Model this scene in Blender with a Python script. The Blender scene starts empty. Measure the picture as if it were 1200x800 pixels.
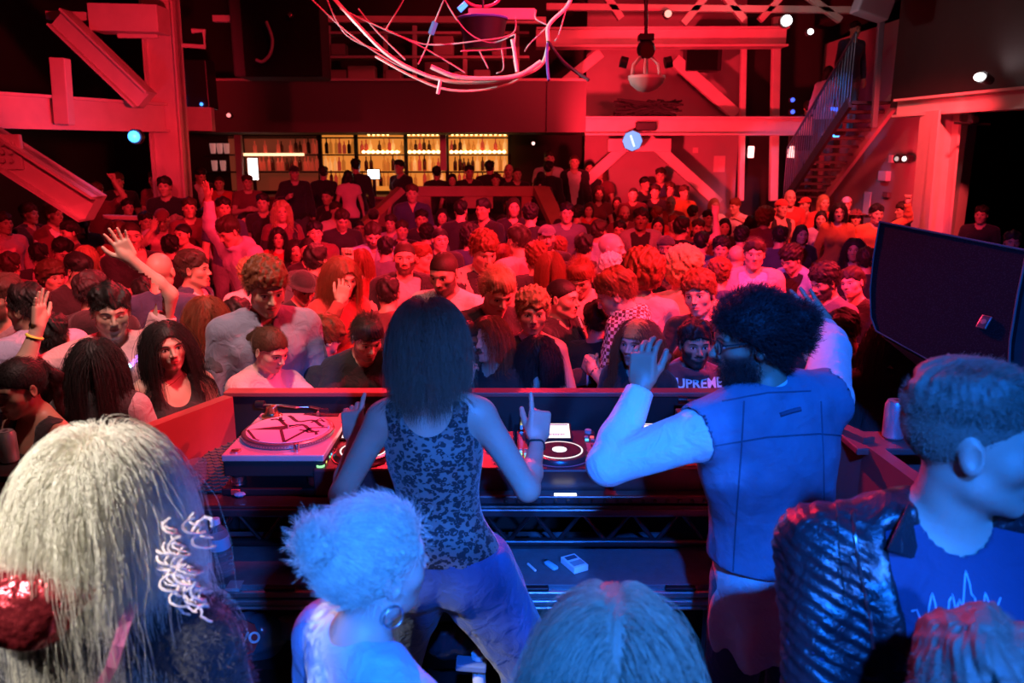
import bpy, bmesh, math, random
import numpy as np
from mathutils import Vector, Matrix
COL = bpy.context.scene.collection
# ---------------------------------------------------------------- camera, world, lights
SC = bpy.context.scene
F_PX = 933.; PITCH = math.radians(13.5); CAM = Vector((0, 0, 2.27))
cam = bpy.data.objects.new('camera', bpy.data.cameras.new('camera')); COL.objects.link(cam); SC.camera = cam
cam.location = CAM; cam.rotation_euler = (math.pi / 2 - PITCH, 0, 0)
cam.data.sensor_width = 36; cam.data.lens = 36 * F_PX / 1200; cam.data.clip_start = .05
cam.data.dof.use_dof = True; cam.data.dof.focus_distance = 3.2; cam.data.dof.aperture_fstop = 4.5
SC.view_settings.view_transform = 'Standard'; SC.view_settings.look = 'None'; SC.view_settings.gamma = 1
SC.view_settings.exposure = 0.0; SC.view_settings.use_curve_mapping = False
SC.cycles.max_bounces = 5; SC.cycles.sample_clamp_indirect = 4
wd = bpy.data.worlds.new('dark_club'); SC.world = wd; wd.use_nodes = True
wd.node_tree.nodes['Background'].inputs[0].default_value = (.02, .002, .003, 1); wd.node_tree.nodes['Background'].inputs[1].default_value = .6
RED = (1, .019, .042); BLUE = (.005, .15, 1); PINK = (1, .30, .30); WARM = (1, .80, .72); VIO = (.45, .12, 1)
def spot(name, loc, at, e, col, size=45, blend=.5, r=.08):
    l = bpy.data.lights.new(name, 'SPOT'); l.energy = e; l.color = col; l.spot_size = math.radians(size); l.spot_blend = blend; l.shadow_soft_size = r
    o = bpy.data.objects.new(name, l); COL.objects.link(o); o.location = loc
    o.rotation_euler = (Vector(at) - Vector(loc)).to_track_quat('-Z', 'Y').to_euler(); return o
def area(name, loc, at, e, col, sx=1., sy=None):
    l = bpy.data.lights.new(name, 'AREA'); l.energy = e; l.color = col; l.shape = 'RECTANGLE'; l.size = sx; l.size_y = sy or sx
    o = bpy.data.objects.new(name, l); COL.objects.link(o); o.location = loc
    o.rotation_euler = (Vector(at) - Vector(loc)).to_track_quat('-Z', 'Y').to_euler(); return o
# red wash from the truss over the stage edge on to the dance floor
spot('red_wash', (1.8, 2.6, 4.6), (.6, 6.0, 1.5), 3000, RED, 62, .6, .10)
spot('red_wash', (-2.2, 2.6, 4.4), (-2.4, 6.5, 1.4), 1500, RED, 66, .6, .10)
spot('red_side', (4.6, 5.2, 4.4), (.2, 5.6, 1.4), 3800, RED, 58, .6, .10)
spot('red_back', (-1.0, 9.5, 5.2), (.2, 4.2, 1.3), 2800, RED, 60, .6, .10)
spot('red_far', (.5, 5.5, 5.0), (0, 12, 1.5), 480, RED, 80, .6, .12)
spot('red_far', (4.0, 7.0, 4.6), (4.6, 11.0, 1.8), 2600, (1, .05, .06), 40, .6, .12)
spot('red_booth', (1.3, 2.3, 4.3), (-1.05, 3.0, 1.2), 1000, (1, .035, .06), 19, .6, .06)
# pale front light on the first rows
spot('front_white', (-1.0, 2.45, 4.0), (-1.8, 3.9, 1.35), 380, (1, .56, .50), 60, .9, .08)
spot('front_white', (.6, 2.45, 4.0), (.4, 4.6, 1.5), 120, (1, .30, .30), 60, .9, .08)
# blue stage light over the people in the booth
spot('blue_stage', (.2, -2.1, 4.6), (1.12, 1.6, 1.1), 2300, BLUE, 38, .5, .10)
spot('blue_stage', (1.0, -2.2, 3.2), (-.03, 1.75, 1.25), 1350, (.03, .19, 1), 21, .5, .10)
spot('violet_floor', (-1.5, 2.5, 4.6), (2.7, 6.6, 1.3), 600, VIO, 30, .6, .1)
spot('violet_floor', (1.5, 2.8, 4.6), (-1.0, 9.2, 1.3), 200, VIO, 30, .6, .1)
# white key on the blond woman, and one up on the rope net
spot('key_white', (-2.0, .0, 3.8), (-.84, 1.12, 1.70), 950, (1, .90, .88), 18, .6, .06)
spot('key_white', (-3.6, 5.7, 3.0), (.8, 6.05, 2.95), 1300, (.95, .97, 1), 14, .6, .04)
spot('key_white', (-1.2, 8.8, 3.1), (1.5, 9, 3.0), 130, (1, .8, .78), 12, .6, .04)
# wall washes
spot('red_wall', (1.2, 11.5, 1.9), (3.0, 15.0, 3.2), 1250, RED, 74, .6, .1)
spot('red_wall', (5.1, 10.9, 2.1), (5.86, 12.9, 1.9), 170, RED, 100, .8, .1)
spot('red_column', (3.2, 8.0, 3.6), (5.4, 10.0, 2.3), 380, RED, 30, .6, .1)
spot('red_truss', (-2.5, 7.5, 2.6), (-5.4, 10.8, 3.4), 720, RED, 58, .6, .1)
spot('red_truss', (2.5, 8.5, 3.0), (2.0, 13.6, 4.9), 700, RED, 62, .6, .1)
spot('red_balcony', (2.5, 10.5, 3.3), (.6, 14, 3.1), 300, RED, 40, .8, .1)
area('red_fill', (0, 8, 6.4), (0, 8, 0), 80, (1, .02, .03), 9, 9)  # unseen ceiling lamp added as ambient red fill for the closed room

def P(px, py, D=None, Y=None, Z=None, X=None):
    """the place seen at a pixel of the 1200x800 frame, at a depth, a distance or a height."""
    x = (px - 600) / F_PX; u = (400 - py) / F_PX; c, s = math.cos(PITCH), math.sin(PITCH)
    d = Vector((x, c + u * s, -s + u * c))
    t = D if D is not None else (Y / d.y if Y is not None else ((Z - CAM.z) / d.z if Z is not None else X / d.x))
    return CAM + d * t
# ---------------------------------------------------------------- sdf toolkit
def V(*a): return np.array(a, dtype=np.float32)
def nrm(v):
    v = np.asarray(v, dtype=np.float32); return v / (np.linalg.norm(v) + 1e-9)
def smin(a, b, k):
    h = np.clip(.5 + .5 * (b - a) / k, 0, 1)
    return b + (a - b) * h - k * h * (1 - h)
def smax(a, b, k): return -smin(-a, -b, k)
def sph(P, c, r): return np.sqrt(((P - V(*c)) ** 2).sum(1)) - r
def ell(P, c, r, R=None):
    q = P - V(*c)
    if R is not None: q = q @ R
    r = V(*r)
    k0 = np.sqrt(((q / r) ** 2).sum(1)); k1 = np.sqrt(((q / (r * r)) ** 2).sum(1)) + 1e-9
    return k0 * (k0 - 1) / k1
def cap(P, a, b, ra, rb):
    a = np.asarray(a, np.float32); b = np.asarray(b, np.float32)
    ab = b - a; L = float(ab @ ab) + 1e-12
    t = np.clip(((P - a) @ ab) / L, 0, 1)
    return np.sqrt(((P - a - t[:, None] * ab) ** 2).sum(1)) - (ra + t * (rb - ra))
def rbox(P, c, h, r, R=None):
    q = P - V(*c)
    if R is not None: q = q @ R
    q = np.abs(q) - (V(*h) - r)
    return np.sqrt((np.maximum(q, 0) ** 2).sum(1)) + np.minimum(q.max(1), 0) - r
def waves(P, f, seed=0, oct=3):
    rs = np.random.RandomState(seed); out = np.zeros(len(P), np.float32); a = 1.
    Q = P.copy()
    for i in range(oct):
        for j in range(3):
            d = nrm(rs.randn(3)); ph = rs.rand() * 6.28
            out += a * np.sin((Q @ d) * f + ph + 1.7 * np.sin((Q @ nrm(rs.randn(3))) * f * .6 + ph)) / 3
        f *= 2; a *= .5
    return out

def snets(f, lo, hi, step, B=8, keep=None):
    lo = np.asarray(lo, np.float32); hi = np.asarray(hi, np.float32)
    nb = np.ceil((hi - lo) / step / B).astype(int) + 1; N = nb * B
    bi = np.stack(np.meshgrid(*[np.arange(n) for n in nb], indexing='ij'), -1).reshape(-1, 3)
    cen = lo + (bi * B + (B - 1) / 2) * step
    fc = f(cen.astype(np.float32))
    act = np.abs(fc) < B * step * .87 * 1.35 + .012
    D = np.repeat(np.repeat(np.repeat(fc.reshape(nb), B, 0), B, 1), B, 2).astype(np.float32)
    off = np.stack(np.meshgrid(*[np.arange(B)] * 3, indexing='ij'), -1).reshape(-1, 3)
    ab = bi[act]
    CH = 400
    for s in range(0, len(ab), CH):
        idx = (ab[s:s + CH, None, :] * B + off[None]).reshape(-1, 3)
        v = f((lo + idx * step).astype(np.float32))
        D[idx[:, 0], idx[:, 1], idx[:, 2]] = v
    S = D < 0
    c = np.zeros(tuple(N - 1), np.uint8)
    for a in (0, 1):
        for b in (0, 1):
            for d in (0, 1):
                c += S[a:N[0] - 1 + a, b:N[1] - 1 + b, d:N[2] - 1 + d]
    cells = np.argwhere((c > 0) & (c < 8))
    if len(cells) == 0: return np.zeros((0, 3), np.float32), np.zeros((0, 4), np.int32)
    ids = -np.ones(tuple(N - 1), np.int32); ids[cells[:, 0], cells[:, 1], cells[:, 2]] = np.arange(len(cells))
    cor = {}
    for a in (0, 1):
        for b in (0, 1):
            for d in (0, 1):
                cor[a, b, d] = D[cells[:, 0] + a, cells[:, 1] + b, cells[:, 2] + d]
    acc = np.zeros((len(cells), 3), np.float32); cnt = np.zeros(len(cells), np.float32)
    for ax in range(3):
        for u in (0, 1):
            for w in (0, 1):
                p = [0, 0, 0]; o = [i for i in range(3) if i != ax]
                p[o[0]] = u; p[o[1]] = w; q = list(p); q[ax] = 1
                va, vb = cor[tuple(p)], cor[tuple(q)]
                m = (va < 0) != (vb < 0)
                t = np.where(m, va / np.where(m, va - vb, 1), 0)
                pt = np.array(p, np.float32)[None].repeat(len(cells), 0); pt[:, ax] = t
                acc += pt * m[:, None]; cnt += m
    Vt = lo + (cells + acc / cnt[:, None]) * step
    Q = []
    for ax in range(3):
        sl0 = [slice(0, n) for n in N]; sl1 = [slice(0, n) for n in N]
        sl0[ax] = slice(0, N[ax] - 1); sl1[ax] = slice(1, N[ax])
        e = S[tuple(sl0)] != S[tuple(sl1)]
        E = np.argwhere(e); o1, o2 = [(1, 2), (2, 0), (0, 1)][ax]
        ok = (E[:, o1] > 0) & (E[:, o2] > 0) & (E[:, o1] < N[o1] - 1) & (E[:, o2] < N[o2] - 1)
        E = E[ok]
        flip = S[E[:, 0], E[:, 1], E[:, 2]]
        def cid(d1, d2):
            G = E.copy(); G[:, o1] -= d1; G[:, o2] -= d2
            return ids[G[:, 0], G[:, 1], G[:, 2]]
        q = np.stack([cid(0, 0), cid(1, 0), cid(1, 1), cid(0, 1)], 1)
        q[~flip] = q[~flip][:, ::-1]
        Q.append(q)
    Q = np.concatenate(Q)
    Q = Q[(Q >= 0).all(1)]
    if keep is not None and len(Q):
        Q = Q[keep(Vt[Q].mean(1))]
    us = np.zeros(len(Vt), bool); us[Q.ravel()] = True
    rm = np.cumsum(us) - 1
    return Vt[us].astype(np.float32), rm[Q].astype(np.int32)

def join(parts):
    vs, qs, n = [], [], 0
    for v, q in parts:
        vs.append(v); qs.append(q + n); n += len(v)
    return np.concatenate(vs), np.concatenate(qs)

def np_mesh(name, v, q, attrs=None, smooth=True, nslots=1):
    me = bpy.data.meshes.new(name)
    me.vertices.add(len(v)); me.vertices.foreach_set('co', np.ascontiguousarray(v, np.float32).ravel())
    k = q.shape[1]
    me.loops.add(q.size); me.loops.foreach_set('vertex_index', np.ascontiguousarray(q, np.int32).ravel())
    me.polygons.add(len(q)); me.polygons.foreach_set('loop_start', np.arange(0, q.size, k, dtype=np.int32))
    me.polygons.foreach_set('use_smooth', np.full(len(q), smooth))
    if attrs:
        for nme, arr in attrs.items():
            a = me.attributes.new(nme, 'FLOAT_VECTOR', 'POINT'); a.data.foreach_set('vector', np.ascontiguousarray(arr, np.float32).ravel())
    me.update(calc_edges=True)
    for i in range(nslots): me.materials.append(None)
    return me

def mobj(name, me, mat=None, parent=None, matrix=None):
    o = bpy.data.objects.new(name, me); COL.objects.link(o)
    if mat is not None:
        ms = mat if isinstance(mat, (list, tuple)) else [mat]
        while len(me.materials) < len(ms): me.materials.append(None)
        for i, m in enumerate(ms):
            o.material_slots[i].link = 'OBJECT'; o.material_slots[i].material = m
    if parent: o.parent = parent
    if matrix is not None: o.matrix_local = matrix
    return o

def hair_obj(name, pts, rad, mat, parent=None, matrix=None, data=None):
    if data is None:
        data = bpy.data.hair_curves.new(name)
        n, k = pts.shape[:2]
        data.add_curves([k] * n)
        data.attributes['position'].data.foreach_set('vector', np.ascontiguousarray(pts, np.float32).ravel())
        r = data.attributes.get('radius') or data.attributes.new('radius', 'FLOAT', 'POINT')
        t = np.linspace(1, .35, k, dtype=np.float32)
        r.data.foreach_set('value', (np.ones((n, 1), np.float32) * t * rad).ravel())
        data.materials.append(None)
    o = bpy.data.objects.new(name, data); COL.objects.link(o)
    o.material_slots[0].link = 'OBJECT'; o.material_slots[0].material = mat
    if parent: o.parent = parent
    if matrix is not None: o.matrix_local = matrix
    return o, data

# ---------------------------------------------------------------- the human figure
def rotx(a): c, s = math.cos(a), math.sin(a); return np.array([[1, 0, 0], [0, c, -s], [0, s, c]], np.float32)
def roty(a): c, s = math.cos(a), math.sin(a); return np.array([[c, 0, s], [0, 1, 0], [-s, 0, c]], np.float32)
def rotz(a): c, s = math.cos(a), math.sin(a); return np.array([[c, -s, 0], [s, c, 0], [0, 0, 1]], np.float32)
RZ180 = rotz(math.pi)

def head_sdf(q, sex='m', smile=0.):
    """q: head coordinates, y forward, z up, origin between the ears at eye level."""
    m = sex == 'm'
    ax = np.abs(q[:, 0]); Q = q.copy(); Q[:, 0] = ax
    d = ell(Q, (0, -.014, .03), (.074, .094, .084))
    d = smin(d, ell(Q, (0, .022, -.024), (.060 if m else .057, .066, .082)), .03)
    jw = .046 if m else .040
    d = smin(d, cap(Q, (jw, .004, -.062), (.010, .062, -.098 if m else -.094), .022, .019 if m else .015), .028)
    d = smin(d, sph(Q, (.043, .050, -.022), .021), .025)
    d = smin(d, cap(Q, (.008, .082, .022), (.040, .068, .022), .010 if m else .007, .010), .018)
    d = smax(d, -ell(Q, (.031, .097, .001), (.020, .017, .013)), .014)
    d = smin(d, sph(Q, (.031, .0685, .001), .0135), .003)
    d = smin(d, cap(Q, (0, .083, .010), (0, .104, -.027), .0065, .0105 if m else .009), .010)
    d = smin(d, sph(Q, (.011, .093, -.031), .0075), .006)
    c = .010 * smile
    lx = .019 + .005 * smile
    d = smin(d, ell(Q, (0, .066, -.058), (.030, .024, .026)), .012)
    d = smin(d, cap(Q, (0, .0875, -.0545), (lx, .076, -.057 + c), .0048, .003), .004)
    d = smin(d, cap(Q, (0, .0865, -.0655), (lx * .8, .077, -.061 + c), .0058, .003), .004)
    d = smax(d, -cap(Q, (0, .093, -.0598), (lx, .082, -.0592 + c), .0026, .0016), .003)
    e = ell(Q, (.077, -.010, -.004), (.008, .019, .031), rotz(-.35) @ rotx(.15))
    e = smax(e, -ell(Q, (.086, -.006, -.002), (.007, .010, .018)), .004)
    d = smin(d, e, .006)
    return d

FINGERS = {  # per finger curl angles (mcp, pip), spread
    'relaxed': ((.35, .5), (.4, .55), (.45, .6), (.5, .6)),
    'open': ((.05, .1), (.0, .08), (.05, .1), (.1, .15)),
    'hold': ((.9, .8), (.95, .8), (1.0, .85), (1.0, .9)),
    'fist': ((1.45, 1.6), (1.5, 1.6), (1.5, 1.6), (1.5, 1.5)),
    'point': ((.1, .1), (1.3, 1.5), (1.4, 1.5), (1.45, 1.5)),
    'horns': ((.15, .2), (.75, .9), (.9, 1.0), (.7, .8)),
}
def hand_prims(kind, side):
    """hand frame: origin wrist, +y to the fingers, +z back of the hand, thumb on +x*side."""
    out = []
    sp = {'open': .16, 'horns': .14}.get(kind, .05)
    xs = (.030, .010, -.010, -.028); Ls = (.068, .076, .070, .055); rs = (.0088, .0090, .0086, .0076)
    for i, (x, L, r) in enumerate(zip(xs, Ls, rs)):
        c1, c2 = FINGERS[kind][i]
        b = np.array([x * side, .088 - .006 * abs(i - 1.2), 0.])
        sx = (1.5 - i) * sp * side
        def dirv(c): return np.array([math.sin(sx) * math.cos(c), math.cos(sx) * math.cos(c), -math.sin(c)])
        p1 = b + dirv(c1) * L * .46; p2 = p1 + dirv(c1 + c2) * L * .30; p3 = p2 + dirv(c1 + c2 * 1.6) * L * .24
        out += [(b, p1, r, r * .92), (p1, p2, r * .92, r * .82), (p2, p3, r * .82, r * .72)]
    o = {'open': (1.0, .10), 'relaxed': (.45, -.35), 'hold': (.35, -.8), 'fist': (.15, -.7), 'point': (.2, -.7), 'horns': (.55, -.5)}[kind]
    b = np.array([.026 * side, .022, -.006]); d1 = nrm([o[0] * side, .8, o[1]]); p1 = b + d1 * .040
    d2 = nrm([o[0] * .55 * side, .9, o[1]]); p2 = p1 + d2 * .030; d3 = nrm([o[0] * .25 * side, 1, o[1] * .8]); p3 = p2 + d3 * .022
    out += [(b, p1, .0135, .0115), (p1, p2, .0112, .0098), (p2, p3, .0096, .0082)]
    return out
def hand_sdf(q, kind, side):
    d = rbox(q, (0, .050, 0), (.040, .046, .0135), .0125)
    d = smin(d, ell(q, (.022 * side, .035, -.010), (.018, .030, .014)), .012)
    d = smin(d, cap(q, (0, -.006, 0), (0, .02, 0), .0215, .020), .02)
    for a, b, r0, r1 in hand_prims(kind, side):
        d = smin(d, cap(q, a, b, r0, r1), .0045)
    return d

class Fig:
    """a posed figure in its own frame: feet at z=0, facing -y, about 1.75 tall at scale 1."""
    def __init__(s, sex='m', lean=0, twist=0, yaw=0, pitch=0, roll=0, arms=None, build=1., smile=0, legs=None, tilt=0.):
        s.sex, s.build, s.smile = sex, build, smile
        s.PV = V(0, 0, .95)
        s.RL = roty(tilt) @ rotz(twist) @ rotx(lean)          # lean>0 tips the trunk to -y
        m = sex == 'm'
        s.sw = (.178 if m else .150) * (1 + (build - 1) * .6)
        s.neck0 = V(0, .012, 1.465)
        hd = V(0, -.015, 1.63)
        s.RH = s.RL @ rotz(yaw) @ rotx(pitch - lean * .6) @ roty(roll)
        nb = s.L(s.neck0)
        s.HO = s.L(V(0, 0, 1.50)) + s.RH @ V(0, -.022, .118)
        s.nb = nb
        s.arms = {}
        for side in (-1, 1):
            spec = (arms or {}).get(side)
            sh = s.L(V(side * s.sw, .012, 1.405))
            up, fo = (.285, .250) if m else (.270, .235)
            if spec is None: spec = dict(t=(side * .27, .02, .88), pole=(side * .6, .5, 0), hand='relaxed')
            T = V(*spec['t']) if not spec.get('lean', False) else s.L(V(*spec['t']))
            dv = T - sh; D = float(np.linalg.norm(dv)); Dm = min(max(D, .12), (up + fo) * .995); u = dv / (D + 1e-9); T = sh + u * Dm
            a = (up * up - fo * fo + Dm * Dm) / (2 * Dm); h = math.sqrt(max(up * up - a * a, 0))
            pole = V(*spec['pole']); pp = nrm(pole - u * float(pole @ u))
            el = sh + u * a + pp * h
            fd = nrm(T - el)
            hy = nrm(V(*spec['fwd'])) if 'fwd' in spec else fd
            pn = V(*spec.get('back', (side * 1., 0., 0.)))     # direction the back of the hand faces
            hz = nrm(pn - hy * float(pn @ hy)); hx = np.cross(hy, hz)
            R = np.stack([hx, hy, hz], 1).astype(np.float32)
            # thumb side: right hand is side -1 (facing -y): palm down, fingers forward, thumb points to +x
            ts = spec.get('thumb', 1 if side == 1 else -1)
            s.arms[side] = dict(sh=sh, el=el, wr=T, R=R, kind=spec.get('hand', 'relaxed'), ts=ts, fd=fd)
        s.legs = legs or {sd: ((sd * .09, 0, .90), (sd * .105, -.02, .48), (sd * .11, .02, .08), (sd * .13, -.14, .035)) for sd in (-1, 1)}
    def L(s, p): return s.RL @ (np.asarray(p, np.float32) - s.PV) + s.PV
    def unL(s, P):
        return (P - s.PV) @ s.RL + s.PV
    def torso(s, P, inf=0., fem_skirt=False):
        U = s.unL(P); A = U.copy(); A[:, 0] = np.abs(U[:, 0]); b = s.build
        zb = P.copy(); zb[:, 0] = np.abs(P[:, 0])
        m = s.sex == 'm'
        if m:
            d = ell(A, (0, .0, 1.10), (.140 * b + inf, .100 * b + inf, .17 + inf))
            d = smin(d, ell(A, (0, .004, 1.285), (.160 * b + inf, .110 * b + inf, .17 + inf)), .05)
            d = smin(d, ell(A, (.065, -.058, 1.325), (.078 + inf, .050 + inf, .058 + inf)), .03)
        else:
            d = ell(A, (0, .0, 1.11), (.115 * b + inf, .085 * b + inf, .17 + inf))
            d = smin(d, ell(A, (0, .004, 1.29), (.135 * b + inf, .098 * b + inf, .16 + inf)), .05)
            d = smin(d, ell(A, (.066, -.078, 1.27), (.058 + inf, .052 + inf, .058 + inf)), .03)
        d = smin(d, cap(A, (.05, .02, 1.43), (s.sw - .012, .012, 1.408), .058 + inf, (.054 if m else .046) + inf), .05)
        return d
    def hips(s, P, inf=0.):
        A = P.copy(); A[:, 0] = np.abs(P[:, 0]); w = .160 if s.sex == 'm' else .168
        d = ell(A, (0, .01, .95), (w * s.build + inf, .115 * s.build + inf, .13 + inf))
        return smin(d, ell(A, (.075, .05, .90), (.085 + inf, .085 + inf, .09 + inf)), .04)
    def neck(s, P, inf=0.):
        r = .054 if s.sex == 'm' else .046
        d = cap(P, s.HO + s.RH @ V(0, .016, -.06), s.L(V(0, .014, 1.455)), r + inf, r + .006 + inf)
        tz = s.L(V(0, .03, 1.485))
        for sd in (-1, 1): d = smin(d, cap(P, tz, s.L(V(sd * .12, .02, 1.435)), .036 + inf, .035 + inf), .03)
        return d
    def arm(s, P, side, inf=0., upto=2.):
        a = s.arms[side]; m = s.sex == 'm'; b = s.build ** .5
        r0, r1, r2, r3 = (.056, .043, .041, .026) if m else (.045, .036, .034, .0225)
        mid = a['el'] * .68 + a['wr'] * .32
        d = cap(P, a['sh'], a['el'], r0 * b + inf, r1 * b + inf)
        d = smin(d, cap(P, a['el'], mid, r1 * b * .95 + inf, r2 * b + inf), .02)
        d = smin(d, cap(P, mid, a['wr'], r2 * b + inf, r3 + inf), .02)
        return d
    def leg(s, P, side, inf=0.):
        h, k, an, t = [V(*x) for x in s.legs[side]]
        b = s.build ** .5
        d = cap(P, h, k, .086 * b + inf, .056 * b + inf)
        d = smin(d, cap(P, k, k * .6 + an * .4, .054 * b + inf, .054 * b + inf), .02)
        d = smin(d, cap(P, k * .6 + an * .4, an, .054 * b + inf, .036 + inf), .02)
        return d
    def foot(s, P, side, inf=0.):
        h, k, an, t = [V(*x) for x in s.legs[side]]
        d = cap(P, V(an[0], an[1] + .025, .04), t, .038 + inf, .032 + inf)
        return smin(d, cap(P, an, V(an[0], an[1], .05), .038 + inf, .04 + inf), .02)
    def core(s, P):
        d = smin(s.torso(P), s.neck(P), .03)
        d = smin(d, s.hips(P), .05)
        for sd in (-1, 1):
            d = smin(d, s.arm(P, sd), .03)
            d = smin(d, s.leg(P, sd), .03); d = smin(d, s.foot(P, sd), .02)
        return d
    def toq(s, P): return ((P - s.HO) @ s.RH) @ RZ180
    def headf(s, P): return head_sdf(s.toq(P), s.sex, s.smile)
    def all_pts(s):
        return np.array([s.HO, s.nb] + [a[k] for a in s.arms.values() for k in ('sh', 'el', 'wr')] + [V(*x) for l in s.legs.values() for x in l] + [V(.2, .15, .95), V(-.2, -.15, .95)])
    def body_mesh(s, cb=.014, ch=.004, hh=.004):
        pts = s.all_pts(); lo, hi = pts.min(0) - .14, pts.max(0) + .14; lo[2] = -.02
        cut = -.142
        def keep_body(C):
            q = s.toq(C); k = ~((q[:, 2] > cut + cb * .5) & (np.linalg.norm(q, axis=1) < .24))
            for a in s.arms.values():
                w = C - a['wr']; k &= ~(((w @ a['fd']) > -.008) & (np.linalg.norm(w, axis=1) < .25) & (np.linalg.norm(w - a['fd'] * np.clip(w @ a['fd'], 0, 1)[:, None], axis=1) < .12))
            return k
        def f(P): return smin(s.core(P), s.headf(P), .02)
        parts = [snets(f, lo, hi, cb, keep=keep_body)]
        r = .17
        def fh(P):
            d = smin(s.torso(P), s.neck(P), .03)
            for sd in (-1, 1): d = smin(d, s.arm(P, sd), .03)
            return smin(d, s.headf(P), .02)
        def keep_h(C):
            q = s.toq(C); return (q[:, 2] > cut - ch) & (np.linalg.norm(q, axis=1) < .2)
        parts.append(snets(fh, s.HO - r, s.HO + r, ch, keep=keep_h))
        for sd in (-1, 1):
            a = s.arms[sd]
            def fa(P): return smin(s.arm(P, sd), hand_sdf((P - a['wr']) @ a['R'], a['kind'], a['ts']), .012)
            c = a['wr'] + a['R'] @ V(0, .08, 0)
            def kh(C):
                w = C - a['wr']; return ((w @ a['fd']) > -.032) & (np.linalg.norm(C - c, axis=1) < .15)
            parts.append(snets(fa, c - .135, c + .135, hh, keep=kh))
        v, q = join(parts)
        return np_mesh('person', v, q, {'hc': s.toq(v)})
    # ---- clothes
    def garment(s, kind, step=.012, folds=.004, seed=1, hem=.86, extra=None):
        inf = {'tee': .013, 'tank': .010, 'long': .016, 'hoodie': .024, 'jacket': .023, 'shirt': .023, 'vest': .032, 'dress': .012}[kind]
        sl = {'tee': .62, 'tank': 0, 'long': 1.95, 'hoodie': 1.95, 'jacket': 1.93, 'shirt': 1.92, 'vest': 0, 'dress': 0}[kind]
        if s.sex == 'f' and kind == 'tee': sl = .45
        def f(P):
            U = s.unL(P)
            d = smin(s.torso(P, inf), s.hips(P, inf + .006), .06)
            if callable(hem): d = smin(d, ell(P, (0, .012, .80), (.190, .158, .24)) - .012 * np.sin(np.arctan2(P[:, 0], P[:, 1]) * 9) * np.clip((.95 - P[:, 2]) * 6, 0, 1), .03)
            if kind in ('hoodie', 'jacket', 'long', 'shirt', 'tee'):
                tz = s.L(V(0, .03, 1.475))
                for sd in (-1, 1): d = smin(d, cap(P, tz, s.L(V(sd * .12, .02, 1.432)), .036 + inf * .7, .036 + inf), .03)
            if sl > 0:
                for sd in (-1, 1):
                    a = s.arms[sd]; e = s.arm(P, sd, inf * .8)
                    if sl < 1:
                        p = a['sh'] + (a['el'] - a['sh']) * sl; n = nrm(a['el'] - a['sh'])
                        e = cap(P, a['sh'], p + n * .05, .06 + inf * .8, .05 + inf)
                        e = np.maximum(e, (P - p) @ n)
                    else:
                        p = a['el'] + (a['wr'] - a['el']) * (sl - 1); n = a['fd']
                        lim = ((P - p) @ n)
                        e = np.where(np.linalg.norm(P - a['wr'], axis=1) < .16, np.maximum(e, lim), e)
                    d = smin(d, e, .035)
            elif kind in ('tank', 'dress', 'vest'):
                for sd in (-1, 1):
                    a = s.arms[sd]
                    if kind == 'vest': d = smin(d, s.L_sph(P, (sd * s.sw, .012, 1.405), .078), .02)
                    k0 = .060 if kind != 'vest' else .066
                    d = smax(d, -cap(P, a['sh'] + s.RL @ V(sd * (.008 if kind != 'vest' else .035), 0, .0), a['sh'] + s.RL @ V(sd * .3, 0, -.02), k0 + .008, .1), .01)
            if kind == 'hoodie':
                d = smin(d, s.L_ell(P, (0, .085, 1.46), (.11, .06, .07)), .03)
                d = smin(d, s.L_ell(P, (0, -.02, 1.475), (.088, .085, .035)), .02)
            if kind in ('shirt', 'jacket', 'vest'):
                d = smin(d, s.L_ell(P, (0, .008, 1.488), (.078 + inf * .3, .078 + inf * .3, .032)), .014)
            if folds:
                Wv = waves(U * V(1, 1, .55), 26, seed, 3)
                d = d - folds * Wv * 1.0
            # neckline
            q0 = s.L(V(0, -.004, 1.42)); q1 = s.L(V(0, -.018, 1.62))
            nr = {'tee': .066, 'tank': .074, 'dress': .085, 'long': .064, 'hoodie': .064, 'jacket': .066, 'shirt': .062, 'vest': .066}[kind]
            if s.sex == 'f': nr -= .004
            d = smax(d, -cap(P, q0, q1, nr * .8, nr * 1.12), .005)
            if kind in ('tank', 'dress'):
                d = smax(d, -s.L_ell(P, (0, -.10, 1.43), (.082, .09, .105)), .006)
                d = smax(d, -s.L_ell(P, (0, .10, 1.46), (.080, .07, .09)), .006)
            if kind in ('jacket', 'vest'):
                w = np.abs(U[:, 0]) - (.028 + .17 * np.clip(U[:, 2] - .95, 0, .5))
                d = smax(d, -np.maximum(w, U[:, 1] + .035), .006)
            if kind in ('shirt',):
                w = np.abs(U[:, 0]) - (.20 * np.clip(U[:, 2] - 1.34, 0, .5))
                d = smax(d, -np.maximum(w, U[:, 1] + .03), .006)
            hz_ = hem(P) if callable(hem) else hem
            d = np.maximum(d, (hz_ - P[:, 2]) if kind != 'dress' else (.55 - P[:, 2]))
            if extra is not None: d = extra(P, U, d)
            return d
        pts = s.all_pts(); lo, hi = pts[:8].min(0) - .17, pts[:8].max(0) + .17; lo[2] = (.58 if callable(hem) else hem) - .03
        lo[:2] = np.minimum(lo[:2], -.28); hi[:2] = np.maximum(hi[:2], .28)
        v, q = snets(f, lo, hi, step)
        return np_mesh('top', v, q)
    def L_ell(s, P, c, r): return ell(s.unL(P), c, r)
    def L_sph(s, P, c, r): return sph(s.unL(P), c, r)
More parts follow.
